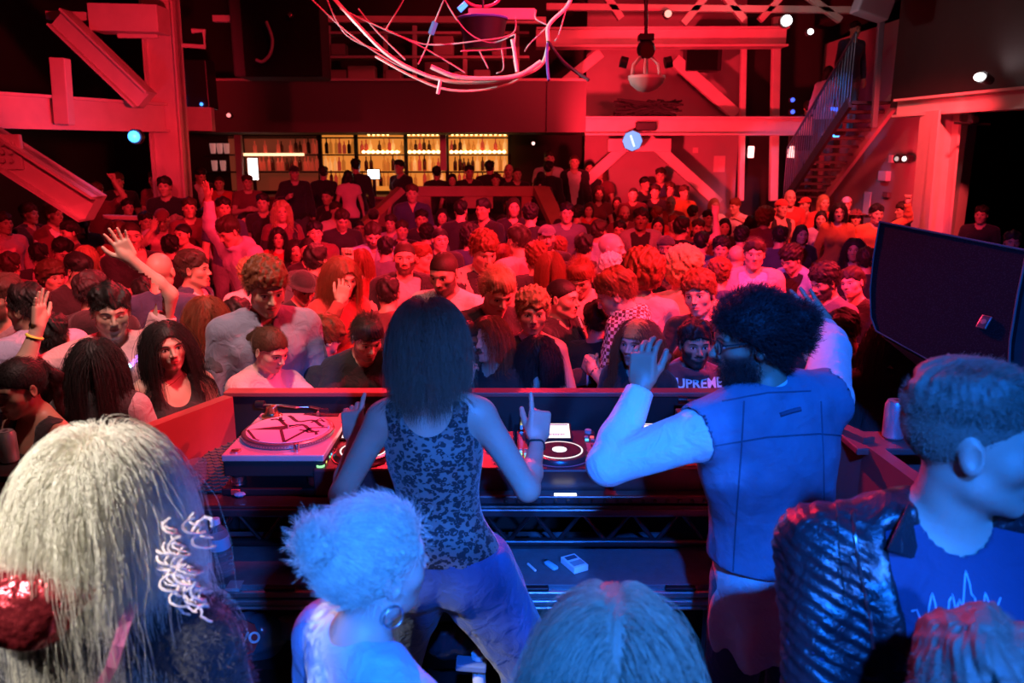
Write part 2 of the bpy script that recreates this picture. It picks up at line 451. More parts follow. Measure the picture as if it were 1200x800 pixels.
    def trousers(s, step=.016, inf=.014, folds=.004, seed=2, baggy=0., top=.99):
        def f(P):
            d = s.hips(P, inf)
            for sd in (-1, 1): d = smin(d, s.leg(P, sd, inf + baggy), .03)
            d = smin(d, s.torso(P, inf * .5), .05)
            d = d - folds * waves(P * V(1, 1, .5), 24, seed, 3)
            d = np.maximum(d, P[:, 2] - top); return np.maximum(d, .09 - P[:, 2])
        v, q = snets(f, (-.34, -.32, .05), (.34, .32, top + .04), step)
        return np_mesh('trousers', v, q)
    def shoes(s, step=.014):
        def f(P):
            d = smin(s.foot(P, -1, .010), s.foot(P, 1, .010), .002)
            d = np.maximum(d, -P[:, 2]); return np.maximum(d, P[:, 2] - .10)
        v, q = snets(f, (-.25, -.26, -.02), (.25, .16, .13), step)
        return np_mesh('shoes', v, q)
    def hmat(s):
        R = s.RH @ RZ180
        M = Matrix([[float(R[i, j]) for j in range(3)] + [float(s.HO[i])] for i in range(3)] + [[0, 0, 0, 1]])
        return M

# ---------------------------------------------------------------- hair
def zline(y, nape=-.075):
    return np.interp(y, [-.11, -.05, -.022, .004, .03, .055, .075, .09], [nape, nape + .012, -.03, .004, .026, .040, .050, .054])
def hair_shape(kind, q, seed=0):
    az = np.arctan2(q[:, 0], q[:, 1]); Q = q.copy(); Q[:, 0] = np.abs(q[:, 0])
    cr = ell(Q, (0, -.014, .03), (.074, .094, .084))
    zl = zline(q[:, 1]) + (.009 if kind != 'buzz' else .004) * waves(q, 60, seed + 9, 2) + (.006 * np.sin(az * 7 + seed * 2) - .005 if kind in ('short', 'curly', 'quiff') else 0); lock = np.sin(az * 34 + 6 * np.sin(q[:, 2] * 30 + seed)) * .0016
    top = np.clip((q[:, 2] - .02) / .09, 0, 1)
    if kind == 'buzz': return smax(cr - .004, zl - q[:, 2], .006)
    if kind == 'crop':
        t2 = np.clip((q[:, 2] - .045) / .06, 0, 1); d = cr - .0015 - .018 * t2 - .008 * t2 * waves(q, 80, seed, 2) - lock * t2
        return smax(d, zl - q[:, 2] - .004, .006)
    if kind == 'short':
        d = cr - .007 - .020 * top - .010 * waves(q, 75, seed, 2) - lock
        return smax(d, zl - q[:, 2], .01)
    if kind == 'quiff':
        d = cr - .006 - .012 * top - .020 * top * np.clip(q[:, 1] / .06, 0, 1) - .004 * waves(q, 80, seed, 2) - lock
        return smax(d, zl - q[:, 2], .01)
    if kind == 'curly':
        d = cr - .012 - .024 * top - .010 * waves(q, 150, seed, 2)
        return smax(d, zl - q[:, 2] - .004, .012)
    if kind == 'afro':
        d = cr - .040 - .012 * top - .010 * waves(q, 130, seed, 2)
        return smax(d, zl - q[:, 2] - .012, .02)
    if kind in ('pony', 'bun', 'slick'):
        d = smax(cr - .007 - lock, zl - q[:, 2], .006)
        if kind == 'pony':
            d = smin(d, sph(q, (0, -.108, .055), .022), .012)
            t = cap(q, (0, -.115, .055), (0, -.150, -.02), .020, .030)
            t = smin(t, cap(q, (0, -.150, -.02), (.0, -.125, -.19), .030, .012), .02)
            d = smin(d, t - .004 * waves(q, 90, seed, 2) - np.sin(q[:, 0] * 420) * .0015, .006)
        if kind == 'bun':
            d = smin(d, ell(q, (0, -.105, .075), (.042, .036, .038)) - .005 * waves(q, 120, seed, 2), .01)
        return d
    # long styles: a mantle round the head and down the back
    low = {'long': -.30, 'bob': -.125, 'wavy': -.24, 'curlylong': -.20}[kind]
    t0 = .006 + .006 * top + (.008 if kind in ('wavy', 'curlylong') else 0)
    body = cap(Q, (.030, -.030, -.01), (.045, -.045, low + .05), .062, .050 if kind != 'long' else .040)
    if kind in ('wavy', 'curlylong', 'bob'): body = body - .010
    d = smin(cr - t0, body, .03)
    amp = {'long': .002, 'bob': .003, 'wavy': .008, 'curlylong': .012}[kind]
    d = d - lock * 1.2 - amp * waves(q * V(1, 1, .6 if kind == 'wavy' else (.3 if kind != 'curlylong' else 1)), 95, seed, 2)
    face = ell(Q, (0, .085, -.035), (.062, .075, .098))
    d = smax(d, -face, .008)
    d = smax(d, -ell(Q, (0, .045, -.17), (.060, .075, .10)), .01)
    return np.maximum(d, low - q[:, 2] + .01 * waves(q, 60, seed, 2))
def hair_mesh(kind, step=.0055, seed=0):
    lo = (-.16, -.20, -.33); hi = (.16, .15, .17)
    v, q = snets(lambda P: hair_shape(kind, P, seed), lo, hi, step)
    return np_mesh('hair', v, q)
def scalp_roots(n, rs):
    out = []; tot = 0
    while tot < n:
        d = rs.randn(n * 2, 3); d /= np.linalg.norm(d, axis=1)[:, None]
        p = d * np.array([.074, .094, .084]) + np.array([0, -.014, .03])
        p = p[p[:, 2] > zline(p[:, 1]) + .002]; out.append(p); tot += len(p)
    return np.concatenate(out)[:n]
def push_out(p, c, r, mg):
    q = (p - c) / (r + mg[:, None]); l = np.linalg.norm(q, axis=1)[:, None]
    return np.where(l < 1, c + q / np.maximum(l, 1e-6) * (r + mg[:, None]), p)
def strands(kind, n, seed=0, length=None, part=.0, wind=(0, 0, 0), shoulders=(.165, .09, .07), sh_c=(0, -.0, -.235), messy=1., k=None, thick=.018):
    """combed strands in head coordinates."""
    rs = np.random.RandomState(seed); root = scalp_roots(n, rs)
    C = np.array([0, -.014, .03]); R = np.array([.074, .094, .084])
    up = (root - C) / R ** 2; up /= np.linalg.norm(up, axis=1)[:, None]
    long = kind in ('long', 'bob', 'wavy', 'curlylong', 'lank')
    K = k or (18 if long else 6)
    Lh = length or {'long': .36, 'bob': .21, 'wavy': .32, 'curlylong': .28, 'lank': .42, 'short': .030, 'quiff': .045, 'curly': .055, 'afro': .06, 'buzz': .006, 'crop': .034}.get(kind, .03)
    Ls = Lh * (1 + (.22 if kind != 'lank' else .5) * rs.randn(n).clip(-1.3, 1.6)) if long else Lh * (.6 + .6 * rs.rand(n))
    if kind == 'crop': Ls = Ls * np.clip((root[:, 2] - .03) / .07, .12, 1)
    st = (Ls / K)[:, None]
    p = root.copy(); pts = [p.copy()]
    mg = .004 + thick * rs.rand(n)
    side = np.sign(root[:, 0] - part + 1e-6)
    if long:
        front = np.clip((root[:, 1] + .01) / .08, 0, 1)[:, None]
        comb = np.stack([side * 1., -.25 * np.ones(n), -.1 * np.ones(n)], 1) * (.4 + front) + up * .5
        comb += rs.randn(n, 3) * .12 * messy
        comb /= np.linalg.norm(comb, axis=1)[:, None]
        d = comb
    elif kind == 'quiff':
        tp = np.clip((root[:, 2:3] - .06) / .04, 0, 1); d = up * .45 + tp * np.array([.15, -.5, .35]) + (1 - tp) * np.array([0, -.55, -.75]) + rs.randn(n, 3) * .18
    elif kind == 'crop':
        tp = np.clip((root[:, 2:3] - .05) / .04, 0, 1); d = up * .30 + tp * np.array([.25, .8, .05]) + (1 - tp) * np.array([0, .35, -.9]) + rs.randn(n, 3) * .14
    elif kind in ('curly', 'afro'):
        d = up + rs.randn(n, 3) * .5
    else:
        tp = np.clip((root[:, 2:3] - .06) / .04, 0, 1); d = up * .35 + tp * np.array([.35, .6, -.05]) + (1 - tp) * np.array([0, .1, -.9]) + rs.randn(n, 3) * .20
    d /= np.linalg.norm(d, axis=1)[:, None]
    ph = rs.rand(n) * 6.28; cl = np.floor(rs.rand(n) * 60); ph = cl * 1.7 + .5 * rs.rand(n)
    sc, sr = np.array(sh_c), np.array(shoulders)
    for i in range(K):
        if long:
            g = np.array([0, 0, -1.]) + np.array(wind) * (i / K)
            d = d * .66 + g * .34 + rs.randn(n, 3) * .035 * messy
            if kind in ('wavy', 'curlylong'):
                a = .42 if kind == 'wavy' else .9; w = ph + i * (1.0 if kind == 'wavy' else 1.7)
                d = d + a * .35 * np.stack([np.cos(w), np.sin(w), 0 * w], 1)
            d /= np.linalg.norm(d, axis=1)[:, None]
        elif kind in ('curly', 'afro'):
            w = ph + i * 1.3; d = d * .6 + .6 * np.stack([np.cos(w), np.sin(w), .4 * np.cos(w * 1.7)], 1) + up * .12; d /= np.linalg.norm(d, axis=1)[:, None]
        q = p + d * st
        q = push_out(q, C, R + .002, mg * (1 if long else .4))
        if long:
            face = np.array([0, .07, -.045]); q = push_out(q, face, np.array([.060, .052, .088]), mg * .3)
            q = push_out(q, np.array([0, -.005, -.14]), np.array([.050, .055, .10]), mg * .6)
            q = push_out(q, sc, sr, mg)
        d2 = q - p; l = np.linalg.norm(d2, axis=1)[:, None]; q = p + d2 / np.maximum(l, 1e-6) * st
        d = .5 * d + .5 * d2 / np.maximum(l, 1e-6)
        p = q; pts.append(p.copy())
    return np.stack(pts, 1).astype(np.float32)
# ---------------------------------------------------------------- materials
class NT:
    """small helper to write node maths."""
    def __init__(s, name):
        s.m = bpy.data.materials.new(name); s.m.use_nodes = True; s.t = s.m.node_tree; s.b = s.t.nodes['Principled BSDF']
    def n(s, typ, **kw):
        x = s.t.nodes.new(typ)
        for k, v in kw.items():
            if k.startswith('_'): continue
            setattr(x, k, v)
        return x
    def inp(s, sock, v):
        if v is None: return
        if isinstance(v, bpy.types.NodeSocket): s.t.links.new(v, sock)
        else: sock.default_value = v
    def ma(s, op, a, b=None, c=None, clamp=False):
        x = s.n('ShaderNodeMath', operation=op, use_clamp=clamp); s.inp(x.inputs[0], a); s.inp(x.inputs[1], b)
        if c is not None: s.inp(x.inputs[2], c)
        return x.outputs[0]
    def mix(s, f, a, b):
        x = s.n('ShaderNodeMix', data_type='RGBA'); s.inp(x.inputs[0], f); s.inp(x.inputs[6], a); s.inp(x.inputs[7], b); return x.outputs[2]
    def sm(s, v, lo, hi):    # 1 below lo, 0 above hi
        x = s.n('ShaderNodeMapRange', interpolation_type='SMOOTHSTEP'); s.inp(x.inputs[0], v); x.inputs[1].default_value = lo; x.inputs[2].default_value = hi
        x.inputs[3].default_value = 1; x.inputs[4].default_value = 0; return x.outputs[0]
    def ellm(s, x, z, cx, cz, rx, rz, soft=.15):
        a = s.ma('POWER', s.ma('DIVIDE', s.ma('SUBTRACT', x, cx), rx), 2); b = s.ma('POWER', s.ma('DIVIDE', s.ma('SUBTRACT', z, cz), rz), 2)
        return s.sm(s.ma('ADD', a, b), 1 - soft, 1 + soft)
    def noise(s, scale, detail=3, vec=None, dist=0, rough=.5):
        x = s.n('ShaderNodeTexNoise'); x.inputs['Scale'].default_value = scale; x.inputs['Detail'].default_value = detail; x.inputs['Distortion'].default_value = dist; x.inputs['Roughness'].default_value = rough
        if vec is None: vec = s.n('ShaderNodeTexCoord').outputs['Object']
        s.t.links.new(vec, x.inputs['Vector']); return x.outputs[0]
    def bump(s, h, strength=.3, dist=.01):
        x = s.n('ShaderNodeBump'); x.inputs['Strength'].default_value = strength; x.inputs['Distance'].default_value = dist
        s.t.links.new(h, x.inputs['Height']); s.t.links.new(x.outputs[0], s.b.inputs['Normal']); return x
    def set(s, **kw):
        for k, v in kw.items(): s.inp(s.b.inputs[k.replace('_', ' ')], v)
        return s
def rgb(*c): return (c[0], c[1], c[2], 1)
MC = {}
def simple(name, col, rough=.6, metal=0., bump=0., bscale=60, emit=None, estr=1., spec=.5, var=.0, coat=0., alpha=None, trans=0., ior=1.45):
    if name in MC: return MC[name]
    t = NT(name); t.set(Base_Color=rgb(*col), Roughness=rough, Metallic=metal, Coat_Weight=coat)
    t.b.inputs['Specular IOR Level'].default_value = spec
    if var:
        nz = t.noise(bscale * .25, 4); t.set(Base_Color=t.mix(nz, rgb(*[c * (1 - var) for c in col]), rgb(*[min(1, c * (1 + var)) for c in col])))
    if bump: t.bump(t.noise(bscale, 4), bump, .004)
    if emit: t.set(Emission_Color=rgb(*emit), Emission_Strength=estr)
    if trans: t.set(Transmission_Weight=trans, IOR=ior)
    MC[name] = t.m; return t.m
SKINS = {'pale': (.62, .40, .31), 'fair': (.55, .33, .24), 'tan': (.42, .24, .16), 'brown': (.22, .115, .07), 'dark': (.10, .05, .032)}
HAIRC = {'black': (.016, .013, .013), 'dark': (.045, .027, .018), 'chestnut': (.15, .075, .045), 'ash': (.20, .15, .11), 'dirty': (.30, .21, .13), 'brown': (.085, .042, .022), 'auburn': (.20, .055, .022), 'blond': (.48, .31, .15), 'grey': (.35, .33, .31), 'platinum': (.75, .66, .52)}
def skin(tone='fair', hair='dark', beard=0, closed=0, lips=0):
    key = ('skin', tone, hair, beard, closed, lips)
    if key in MC: return MC[key]
    t = NT('skin_' + tone); c = SKINS[tone]; hcol = HAIRC[hair]
    at = t.n('ShaderNodeAttribute', attribute_name='hc'); sp = t.n('ShaderNodeSeparateXYZ'); t.t.links.new(at.outputs['Vector'], sp.inputs[0])
    x0, y, z = sp.outputs; x = t.ma('ABSOLUTE', x0)
    front = t.ma('SUBTRACT', 1, t.sm(y, .046, .054))
    near = t.sm(t.ma('ABSOLUTE', z), .11, .13); front = t.ma('MULTIPLY', front, near)
    nz = t.noise(14, 3); base = t.mix(nz, rgb(*[v * .86 for v in c]), rgb(*[min(1, v * 1.08) for v in c]))
    red = t.ma('MULTIPLY', t.ellm(x, z, .045, -.025, .026, .022, .8), .35); base = t.mix(t.ma('MULTIPLY', red, front), base, rgb(c[0] * .95, c[1] * .62, c[2] * .6))
    if beard:
        bd = t.sm(z, -.030, -.012)
        dist = t.n('ShaderNodeVectorMath', operation='LENGTH'); t.t.links.new(at.outputs['Vector'], dist.inputs[0]); bd = t.ma('MULTIPLY', bd, t.sm(dist.outputs['Value'], .150, .165))
        bd = t.ma('MULTIPLY', bd, t.sm(t.ma('MULTIPLY', z, -1), .115, .135))
        bd = t.ma('MULTIPLY', bd, t.ma('SUBTRACT', 1, t.sm(y, -.005, .010)))
        low = t.ma('MAXIMUM', t.sm(z, -.066, -.050), t.ma('SUBTRACT', 1, t.sm(x, .030, .040)))
        low = t.ma('MAXIMUM', low, t.ma('MULTIPLY', t.ellm(x, z, 0, -.047, .026, .007, .4), 1))
        bd = t.ma('MULTIPLY', bd, low)
        bn = t.noise(220, 2); bd = t.ma('MULTIPLY', bd, t.ma('MULTIPLY_ADD', bn, .4, .7 if beard > 1 else .25), clamp=True)
        base = t.mix(bd, base, rgb(*[v * 1.2 for v in hcol]))
    lip = t.ma('MULTIPLY', t.ellm(x, z, 0, -.060, .023, .0095, .25), front)
    lc = (c[0] * .85, c[1] * .42, c[2] * .45) if not lips else (.45, .04, .06)
    base = t.mix(t.ma('MULTIPLY', lip, .85), base, rgb(*lc))
    ln = t.ma('MULTIPLY', t.ellm(x, z, 0, -.0598, .021, .0016, .5), front); base = t.mix(t.ma('MULTIPLY', ln, .8), base, rgb(.05, .015, .015))
    ns = t.ma('MULTIPLY', t.ellm(x, z, .007, -.0385, .0045, .0028, .5), front); base = t.mix(t.ma('MULTIPLY', ns, .8), base, rgb(.06, .02, .02))
    bz = t.ma('MULTIPLY_ADD', t.ma('POWER', t.ma('DIVIDE', t.ma('SUBTRACT', x, .030), .02), 2), .004, z)
    br = t.ma('MULTIPLY', t.ellm(x, bz, .033, .0225, .019, .0042, .5), front); base = t.mix(t.ma('MULTIPLY', br, .85), base, rgb(*[v * .8 for v in hcol]))
    if not closed:
        ly = t.ma('MULTIPLY', t.ellm(x, z, .031, .0025, .0152, .0078, .2), front); base = t.mix(ly, base, rgb(.02, .012, .01))
        ew = t.ma('MULTIPLY', t.ellm(x, z, .031, .0005, .0132, .0058, .15), front); base = t.mix(ew, base, rgb(.55, .50, .48))
        ir = t.ma('MULTIPLY', t.ellm(x, z, .031, .0012, .0060, .0062, .15), ew); base = t.mix(ir, base, rgb(.035, .02, .014))
        t.set(Roughness=t.ma('MULTIPLY_ADD', ew, -.35, .48))
    else:
        ly = t.ma('MULTIPLY', t.ellm(x, z, .031, -.004, .0145, .0016, .5), front); base = t.mix(ly, base, rgb(.02, .012, .01)); t.set(Roughness=.48)
    t.set(Base_Color=base); t.b.inputs['Subsurface Weight'].default_value = 0.0
    t.bump(t.noise(260, 2), .12, .001)
    MC[key] = t.m; return t.m
def hairmat(c):
    key = ('hair', c)
    if key in MC: return MC[key]
    t = NT('hair_' + c); col = HAIRC[c]
    hi = t.n('ShaderNodeHairInfo'); nz = t.noise(55, 3)
    f = t.ma('MULTIPLY_ADD', hi.outputs['Random'], .6, t.ma('MULTIPLY', nz, .5))
    t.set(Base_Color=t.mix(f, rgb(*[v * .55 for v in col]), rgb(*[min(1, v * 1.55) for v in col])), Roughness=.58)
    t.b.inputs['Specular IOR Level'].default_value = .35
    t.bump(t.noise(120, 3), .5, .004)
    MC[key] = t.m; return t.m
def cloth(col, rough=.85, name='fabric', sheen=.2):
    key = ('cloth', tuple(round(c, 3) for c in col), rough)
    if key in MC: return MC[key]
    t = NT(name); nz = t.noise(9, 4)
    t.set(Base_Color=t.mix(nz, rgb(*[c * .8 for c in col]), rgb(*[min(1, c * 1.15) for c in col])), Roughness=rough, Sheen_Weight=sheen)
    t.bump(t.noise(16, 5, dist=.8), .6, .02)
    MC[key] = t.m; return t.m
# ---------------------------------------------------------------- mesh helpers
def tag(o, label=None, cat=None, group=None, kind=None):
    if label: o['label'] = label
    if cat: o['category'] = cat
    if group: o['group'] = group
    if kind: o['kind'] = kind
    return o
def empty(name, loc, rz=0):
    o = bpy.data.objects.new(name, None); COL.objects.link(o); o.location = loc; o.rotation_euler = (0, 0, rz); o.empty_display_size = .05; return o
class MB:
    def __init__(s): s.bm = bmesh.new()
    def add(s, geom, M):
        bmesh.ops.transform(s.bm, matrix=M, verts=geom)
    def box(s, c, size, R=None, bev=0.):
        r = bmesh.ops.create_cube(s.bm, size=1); vs = r['verts']
        bmesh.ops.scale(s.bm, vec=size, verts=vs)
        if bev:
            es = list({e for v in vs for e in v.link_edges})
            q = bmesh.ops.bevel(s.bm, geom=es, offset=bev, segments=2, affect='EDGES', profile=.5)
            vs = list({v for f in q['faces'] for v in f.verts} | {v for v in vs if v.is_valid})
        M = Matrix.Translation(Vector(c)) @ (R.to_4x4() if R is not None else Matrix())
        s.add(vs, M); return s
    def cyl(s, a, b, r0, r1=None, seg=20, caps=True):
        a, b = Vector(a), Vector(b); r1 = r0 if r1 is None else r1; L = (b - a).length
        r = bmesh.ops.create_cone(s.bm, cap_ends=caps, segments=seg, radius1=r0, radius2=r1, depth=L)
        M = Matrix.Translation((a + b) / 2) @ (b - a).to_track_quat('Z', 'Y').to_matrix().to_4x4(); s.add(r['verts'], M); return s
    def sphere(s, c, r, seg=16, scale=(1, 1, 1)):
        q = bmesh.ops.create_uvsphere(s.bm, u_segments=seg, v_segments=seg // 2, radius=r)
        bmesh.ops.scale(s.bm, vec=scale, verts=q['verts']); s.add(q['verts'], Matrix.Translation(Vector(c))); return s
    def tube(s, pts, r, seg=8):
        pts = [Vector(p) for p in pts]; rings = []
        for i, p in enumerate(pts):
            t = (pts[min(i + 1, len(pts) - 1)] - pts[max(i - 1, 0)]).normalized()
            q = t.to_track_quat('Z', 'Y'); rr = r[i] if isinstance(r, (list, tuple)) else r
            rings.append([s.bm.verts.new(p + q @ Vector((math.cos(k * 2 * math.pi / seg) * rr, math.sin(k * 2 * math.pi / seg) * rr, 0))) for k in range(seg)])
        for a, b in zip(rings, rings[1:]):
            best = min(range(seg), key=lambda o: (a[0].co - b[o].co).length)
            for k in range(seg): s.bm.faces.new((a[k], a[(k + 1) % seg], b[(k + 1 + best) % seg], b[(k + best) % seg]))
        s.bm.faces.new(rings[0][::-1]); s.bm.faces.new(rings[-1]); return s
    def lathe(s, prof, c, seg=28, R=None):
        M = Matrix.Translation(Vector(c)) @ (R.to_4x4() if R is not None else Matrix())
        rings = []
        for r, z in prof:
            rings.append([s.bm.verts.new(M @ Vector((r * math.cos(k * 2 * math.pi / seg), r * math.sin(k * 2 * math.pi / seg), z))) for k in range(seg)])
        for a, b in zip(rings, rings[1:]):
            for k in range(seg): s.bm.faces.new((a[k], a[(k + 1) % seg], b[(k + 1) % seg], b[k]))
        s.bm.faces.new(rings[0][::-1]); s.bm.faces.new(rings[-1]); return s
    def prism(s, pts, off):
        """pts: a planar loop of 3-d points, off: the vector of its thickness."""
        off = Vector(off); a = [s.bm.verts.new(Vector(p)) for p in pts]; b = [s.bm.verts.new(Vector(p) + off) for p in pts]
        s.bm.faces.new(a); s.bm.faces.new(b[::-1]); n = len(a)
        for k in range(n): s.bm.faces.new((a[k], b[k], b[(k + 1) % n], a[(k + 1) % n]))
        return s
    def beam(s, a, b, w, h, up=(0, 0, 1), ibeam=False, bev=0.):
        a, b = Vector(a), Vector(b); t = (b - a).normalized(); upv = Vector(up); sd = t.cross(upv).normalized(); u2 = sd.cross(t).normalized()
        R = Matrix((sd, t, u2)).transposed(); L = (b - a).length; c = (a + b) / 2
        if ibeam:
            f = .14 * h
            s.box(c, (w * .22, L, h), R); s.box(c + u2 * (h / 2 - f / 2), (w, L, f), R); s.box(c - u2 * (h / 2 - f / 2), (w, L, f), R)
        else: s.box(c, (w, L, h), R, bev)
        return s
    def build(s, name, mat, parent=None, smooth=False, loc=None):
        bmesh.ops.recalc_face_normals(s.bm, faces=s.bm.faces)
        me = bpy.data.meshes.new(name)
        org = Vector(loc) if loc is not None else (parent.matrix_world.translation if False else None)
        s.bm.to_mesh(me); s.bm.free()
        if smooth:
            for p in me.polygons: p.use_smooth = True
            try: me.set_sharp_from_angle(angle=math.radians(35))
            except Exception: pass
        me.materials.append(mat); o = bpy.data.objects.new(name, me); COL.objects.link(o)
        if parent:
            o.parent = parent
            bpy.context.view_layer.update()
            o.matrix_parent_inverse = parent.matrix_world.inverted()
        return o
def text_obj(txt, size, mat, name, parent, M, ext=.001, font_shear=0., bold=0.):
    cu = bpy.data.curves.new(name, 'FONT'); cu.body = txt; cu.size = size; cu.extrude = ext; cu.align_x = 'CENTER'; cu.align_y = 'CENTER'; cu.shear = font_shear; cu.offset = bold
    o = bpy.data.objects.new(name, cu); COL.objects.link(o); cu.materials.append(mat)
    o.matrix_world = M
    bpy.context.view_layer.update()
    me = bpy.data.meshes.new_from_object(o.evaluated_get(bpy.context.evaluated_depsgraph_get())); bpy.data.objects.remove(o, do_unlink=True)
    me.materials.clear(); me.materials.append(mat); o = bpy.data.objects.new(name, me); COL.objects.link(o); o.matrix_world = M
    return o
def struct(o): o['kind'] = 'structure'; return o

# ---------------------------------------------------------------- materials of the room
m_dark = simple('painted_black', (.030, .022, .024), .7, bump=.3, bscale=8, var=.3)
m_redwall = simple('wall_paint', (.36, .30, .29), .75, bump=.2, bscale=5, var=.25)
m_steel = simple('cream_painted_steel', (.62, .54, .50), .5, bump=.15, bscale=20, var=.15)
m_floor = simple('scuffed_floor', (.06, .05, .05), .5, bump=.2, bscale=6, var=.4)
m_panel = simple('balcony_panel', (.15, .11, .11), .55, var=.15, bump=.1, bscale=3)
m_blk = simple('black_metal', (.022, .022, .026), .38, .3)
m_rub = simple('black_rubber', (.016, .016, .016), .8)
m_wood = simple('bar_wood', (.26, .13, .08), .5, var=.3, bscale=20, bump=.1)
m_chrome = simple('brushed_metal', (.62, .62, .64), .28, 1.)
m_white = simple('white_plastic', (.75, .75, .75), .45)
FB = 15.6
# shell
struct(MB().box((0, 9.6, -.06), (18, 13.6, .12)).build('floor', m_floor))
struct(MB().box((0, -.7, .10), (18, 7.2, .20)).build('floor', m_dark))          # stage
struct(MB().box((-1.2, 14.5, .15), (11.6, 4.6, .30)).build('floor', m_dark))    # bar platform
struct(MB().box((0, 5.8, 7.1), (18, 21.4, .2)).build('ceiling', m_dark))
struct(MB().box((0, 16.9, 3.5), (18, .2, 7.2)).build('wall_back', m_dark))
struct(MB().box((-8.1, 5.8, 3.5), (.2, 21.4, 7.2)).build('wall_left', m_dark))
struct(MB().box((8.3, 5.8, 3.5), (.2, 21.4, 7.2)).build('wall_right', m_dark))
struct(MB().box((0, -4.8, 3.5), (18, .2, 7.2)).build('wall_front', m_dark))
# red-lit wall behind the braces
a, b = P(684, 235, Y=FB), P(874, 30, Y=FB)
struct(MB().box(((a.x + b.x) / 2, FB + .06, 2.9), (b.x - a.x, .12, 5.6)).build('wall_back', m_redwall))
a, b = P(872, 235, Y=FB), P(1000, 140, Y=FB)
struct(MB().box(((a.x + b.x) / 2 + .1, FB + .5, 3.5), (b.x - a.x + .4, .12, 7)).build('wall_back', m_dark))
# side wall with the stair, seen beyond the column
struct(MB().box((5.92, 13.2, 1.6), (.12, 5.2, 5.2)).build('wall_right', m_redwall))
# upper dark wall over the side opening
struct(MB().box((5.62, 10.0, 5.0), (.12, 3.4, 4.3), Matrix.Rotation(math.radians(8), 3, 'Z')).build('wall_right', m_dark))
struct(MB().box((5.9, 6.0, 3.5), (.12, 5.2, 7.0)).build('wall_right', m_dark))
struct(MB().box((5.78, 14.0, 5.8), (.3, 5.0, 2.6)).build('wall_right', m_dark))
# white painted panel up on the back wall
def pb(x0, y0, x1, y1, Y, wpx, depth=.2, ib=False, name='steel_beam', mat=None, Y2=None, parent=None):
    A, B = P(x0, y0, Y=Y), P(x1, y1, Y=Y2 or Y); k = (Y + (Y2 or Y)) / 2 / F_PX
    t = (B - A).normalized(); up = Vector((0, 1, 0)) if abs(t.y) < .9 else Vector((0, 0, 1))
    if ib:     # web face to the viewer
        m = MB(); m.beam(A, B, wpx * k, depth, up=(0, 1, 0)); f = .03
        sd = t.cross(Vector((0, 1, 0))).normalized()
        for g in (-1, 1):
            m.beam(A + sd * g * (wpx * k / 2 - f / 2) - Vector((0, depth * .45, 0)), B + sd * g * (wpx * k / 2 - f / 2) - Vector((0, depth * .45, 0)), f, depth * 1.1, up=(0, 1, 0))
    else:
        m = MB().beam(A, B, wpx * k, depth, up=(0, 1, 0), bev=.01)
    return m.build(name, mat or m_steel, parent)
def T(o, label, cat, group=None): return tag(o, label, cat, group)
# left steelwork
T(pb(184, -60, 207, 260, 11.8, 36, .18, True, 'steel_column'), 'thick cream steel column standing by the balcony end', 'column')
LB = P(-30, 128, Y=9.0); LC = P(190, 138, Y=11.7)
m = MB().beam(LB, LC, .10, .36); m.beam(LB + Vector((0, 0, .18)), LC + Vector((0, 0, .18)), .24, .035); m.beam(LB - Vector((0, 0, .18)), LC - Vector((0, 0, .18)), .24, .035)
T(m.build('steel_beam', m_steel), 'heavy horizontal steel beam running to the thick column', 'beam')
T(pb(70, 68, 76, 146, 9.9, 17, .15, name='steel_post'), 'short steel post standing on the heavy beam', 'post')
T(pb(72, 22, 172, 118, 10.9, 24, .2, True, 'diagonal_brace'), 'steel brace slanting from the roof frame down to the thick column', 'brace')
T(pb(-20, 160, 112, 244, 8.2, 34, .2, True, 'diagonal_brace'), 'wide double steel brace slanting below the heavy beam', 'brace')
m = MB().box(P(4, 178, Y=8.1), (.38, .06, .34), None, .01)
for i in range(3):
    for j in range(3):
        c = P(-6 + i * 10, 168 + j * 10, Y=8.05); m.cyl(c, c + Vector((0, -.03, 0)), .022, seg=6)
T(m.build('gusset_plate', m_steel), 'bolted steel plate at the head of the wide double brace', 'plate')
T(pb(55, 18, 124, 20, 11.1, 9, .08, name='steel_bracket'), 'thin steel bracket sticking out beside the boxed roof beam', 'bracket')
T(pb(112, 22, 192, 24, 11.2, 28, .4, name='steel_beam'), 'boxed roof beam capping the thick column', 'beam')
T(pb(138, 42, 186, 42, 11.3, 5, .06, name='handrail'), 'short red-lit pipe rail under the boxed roof beam', 'rail')
m = MB().tube([P(192, 52, Y=11.85), P(240, 55, Y=11.9), P(239, 36, Y=11.9), P(225, 36, Y=11.9)], .035)
T(m.build('pipe', m_steel), 'bent pipe running out from the thick column', 'pipe')
# balcony front and the floor above it
bal = empty('balcony', (-2, 14, 2.5)); T(bal, 'long dark balcony front hanging over the bar', 'balcony')
x0, x1, x2 = P(205, 120, Y=14).x, P(640, 120, Y=14).x, P(686, 120, Y=14).x
zt, zb = P(450, 95, Y=14).z, P(450, 155, Y=14).z
MB().box(((x0 + x1) / 2, 14.05, (zt + zb) / 2), (x1 - x0, .1, zt - zb)).build('front_panel', m_panel, bal)
MB().box(((x1 + x2) / 2 + .01, 14.03, (zt + zb) / 2), (x2 - x1, .14, zt - zb)).build('end_panel', m_panel, bal)
MB().box(((x0 + x2) / 2, 15.3, zb + .05), (x2 - x0, 2.5, .1)).build('deck', m_dark, bal)
MB().box(((x0 + x2) / 2, 14.05, zt + .02), (x2 - x0 + .05, .2, .04)).build('top_rail', m_steel, bal)
T(pb(170, 138, 250, 140, 13.0, 26, .15, name='steel_beam'), 'beam stub between the thick column and balcony', 'beam')
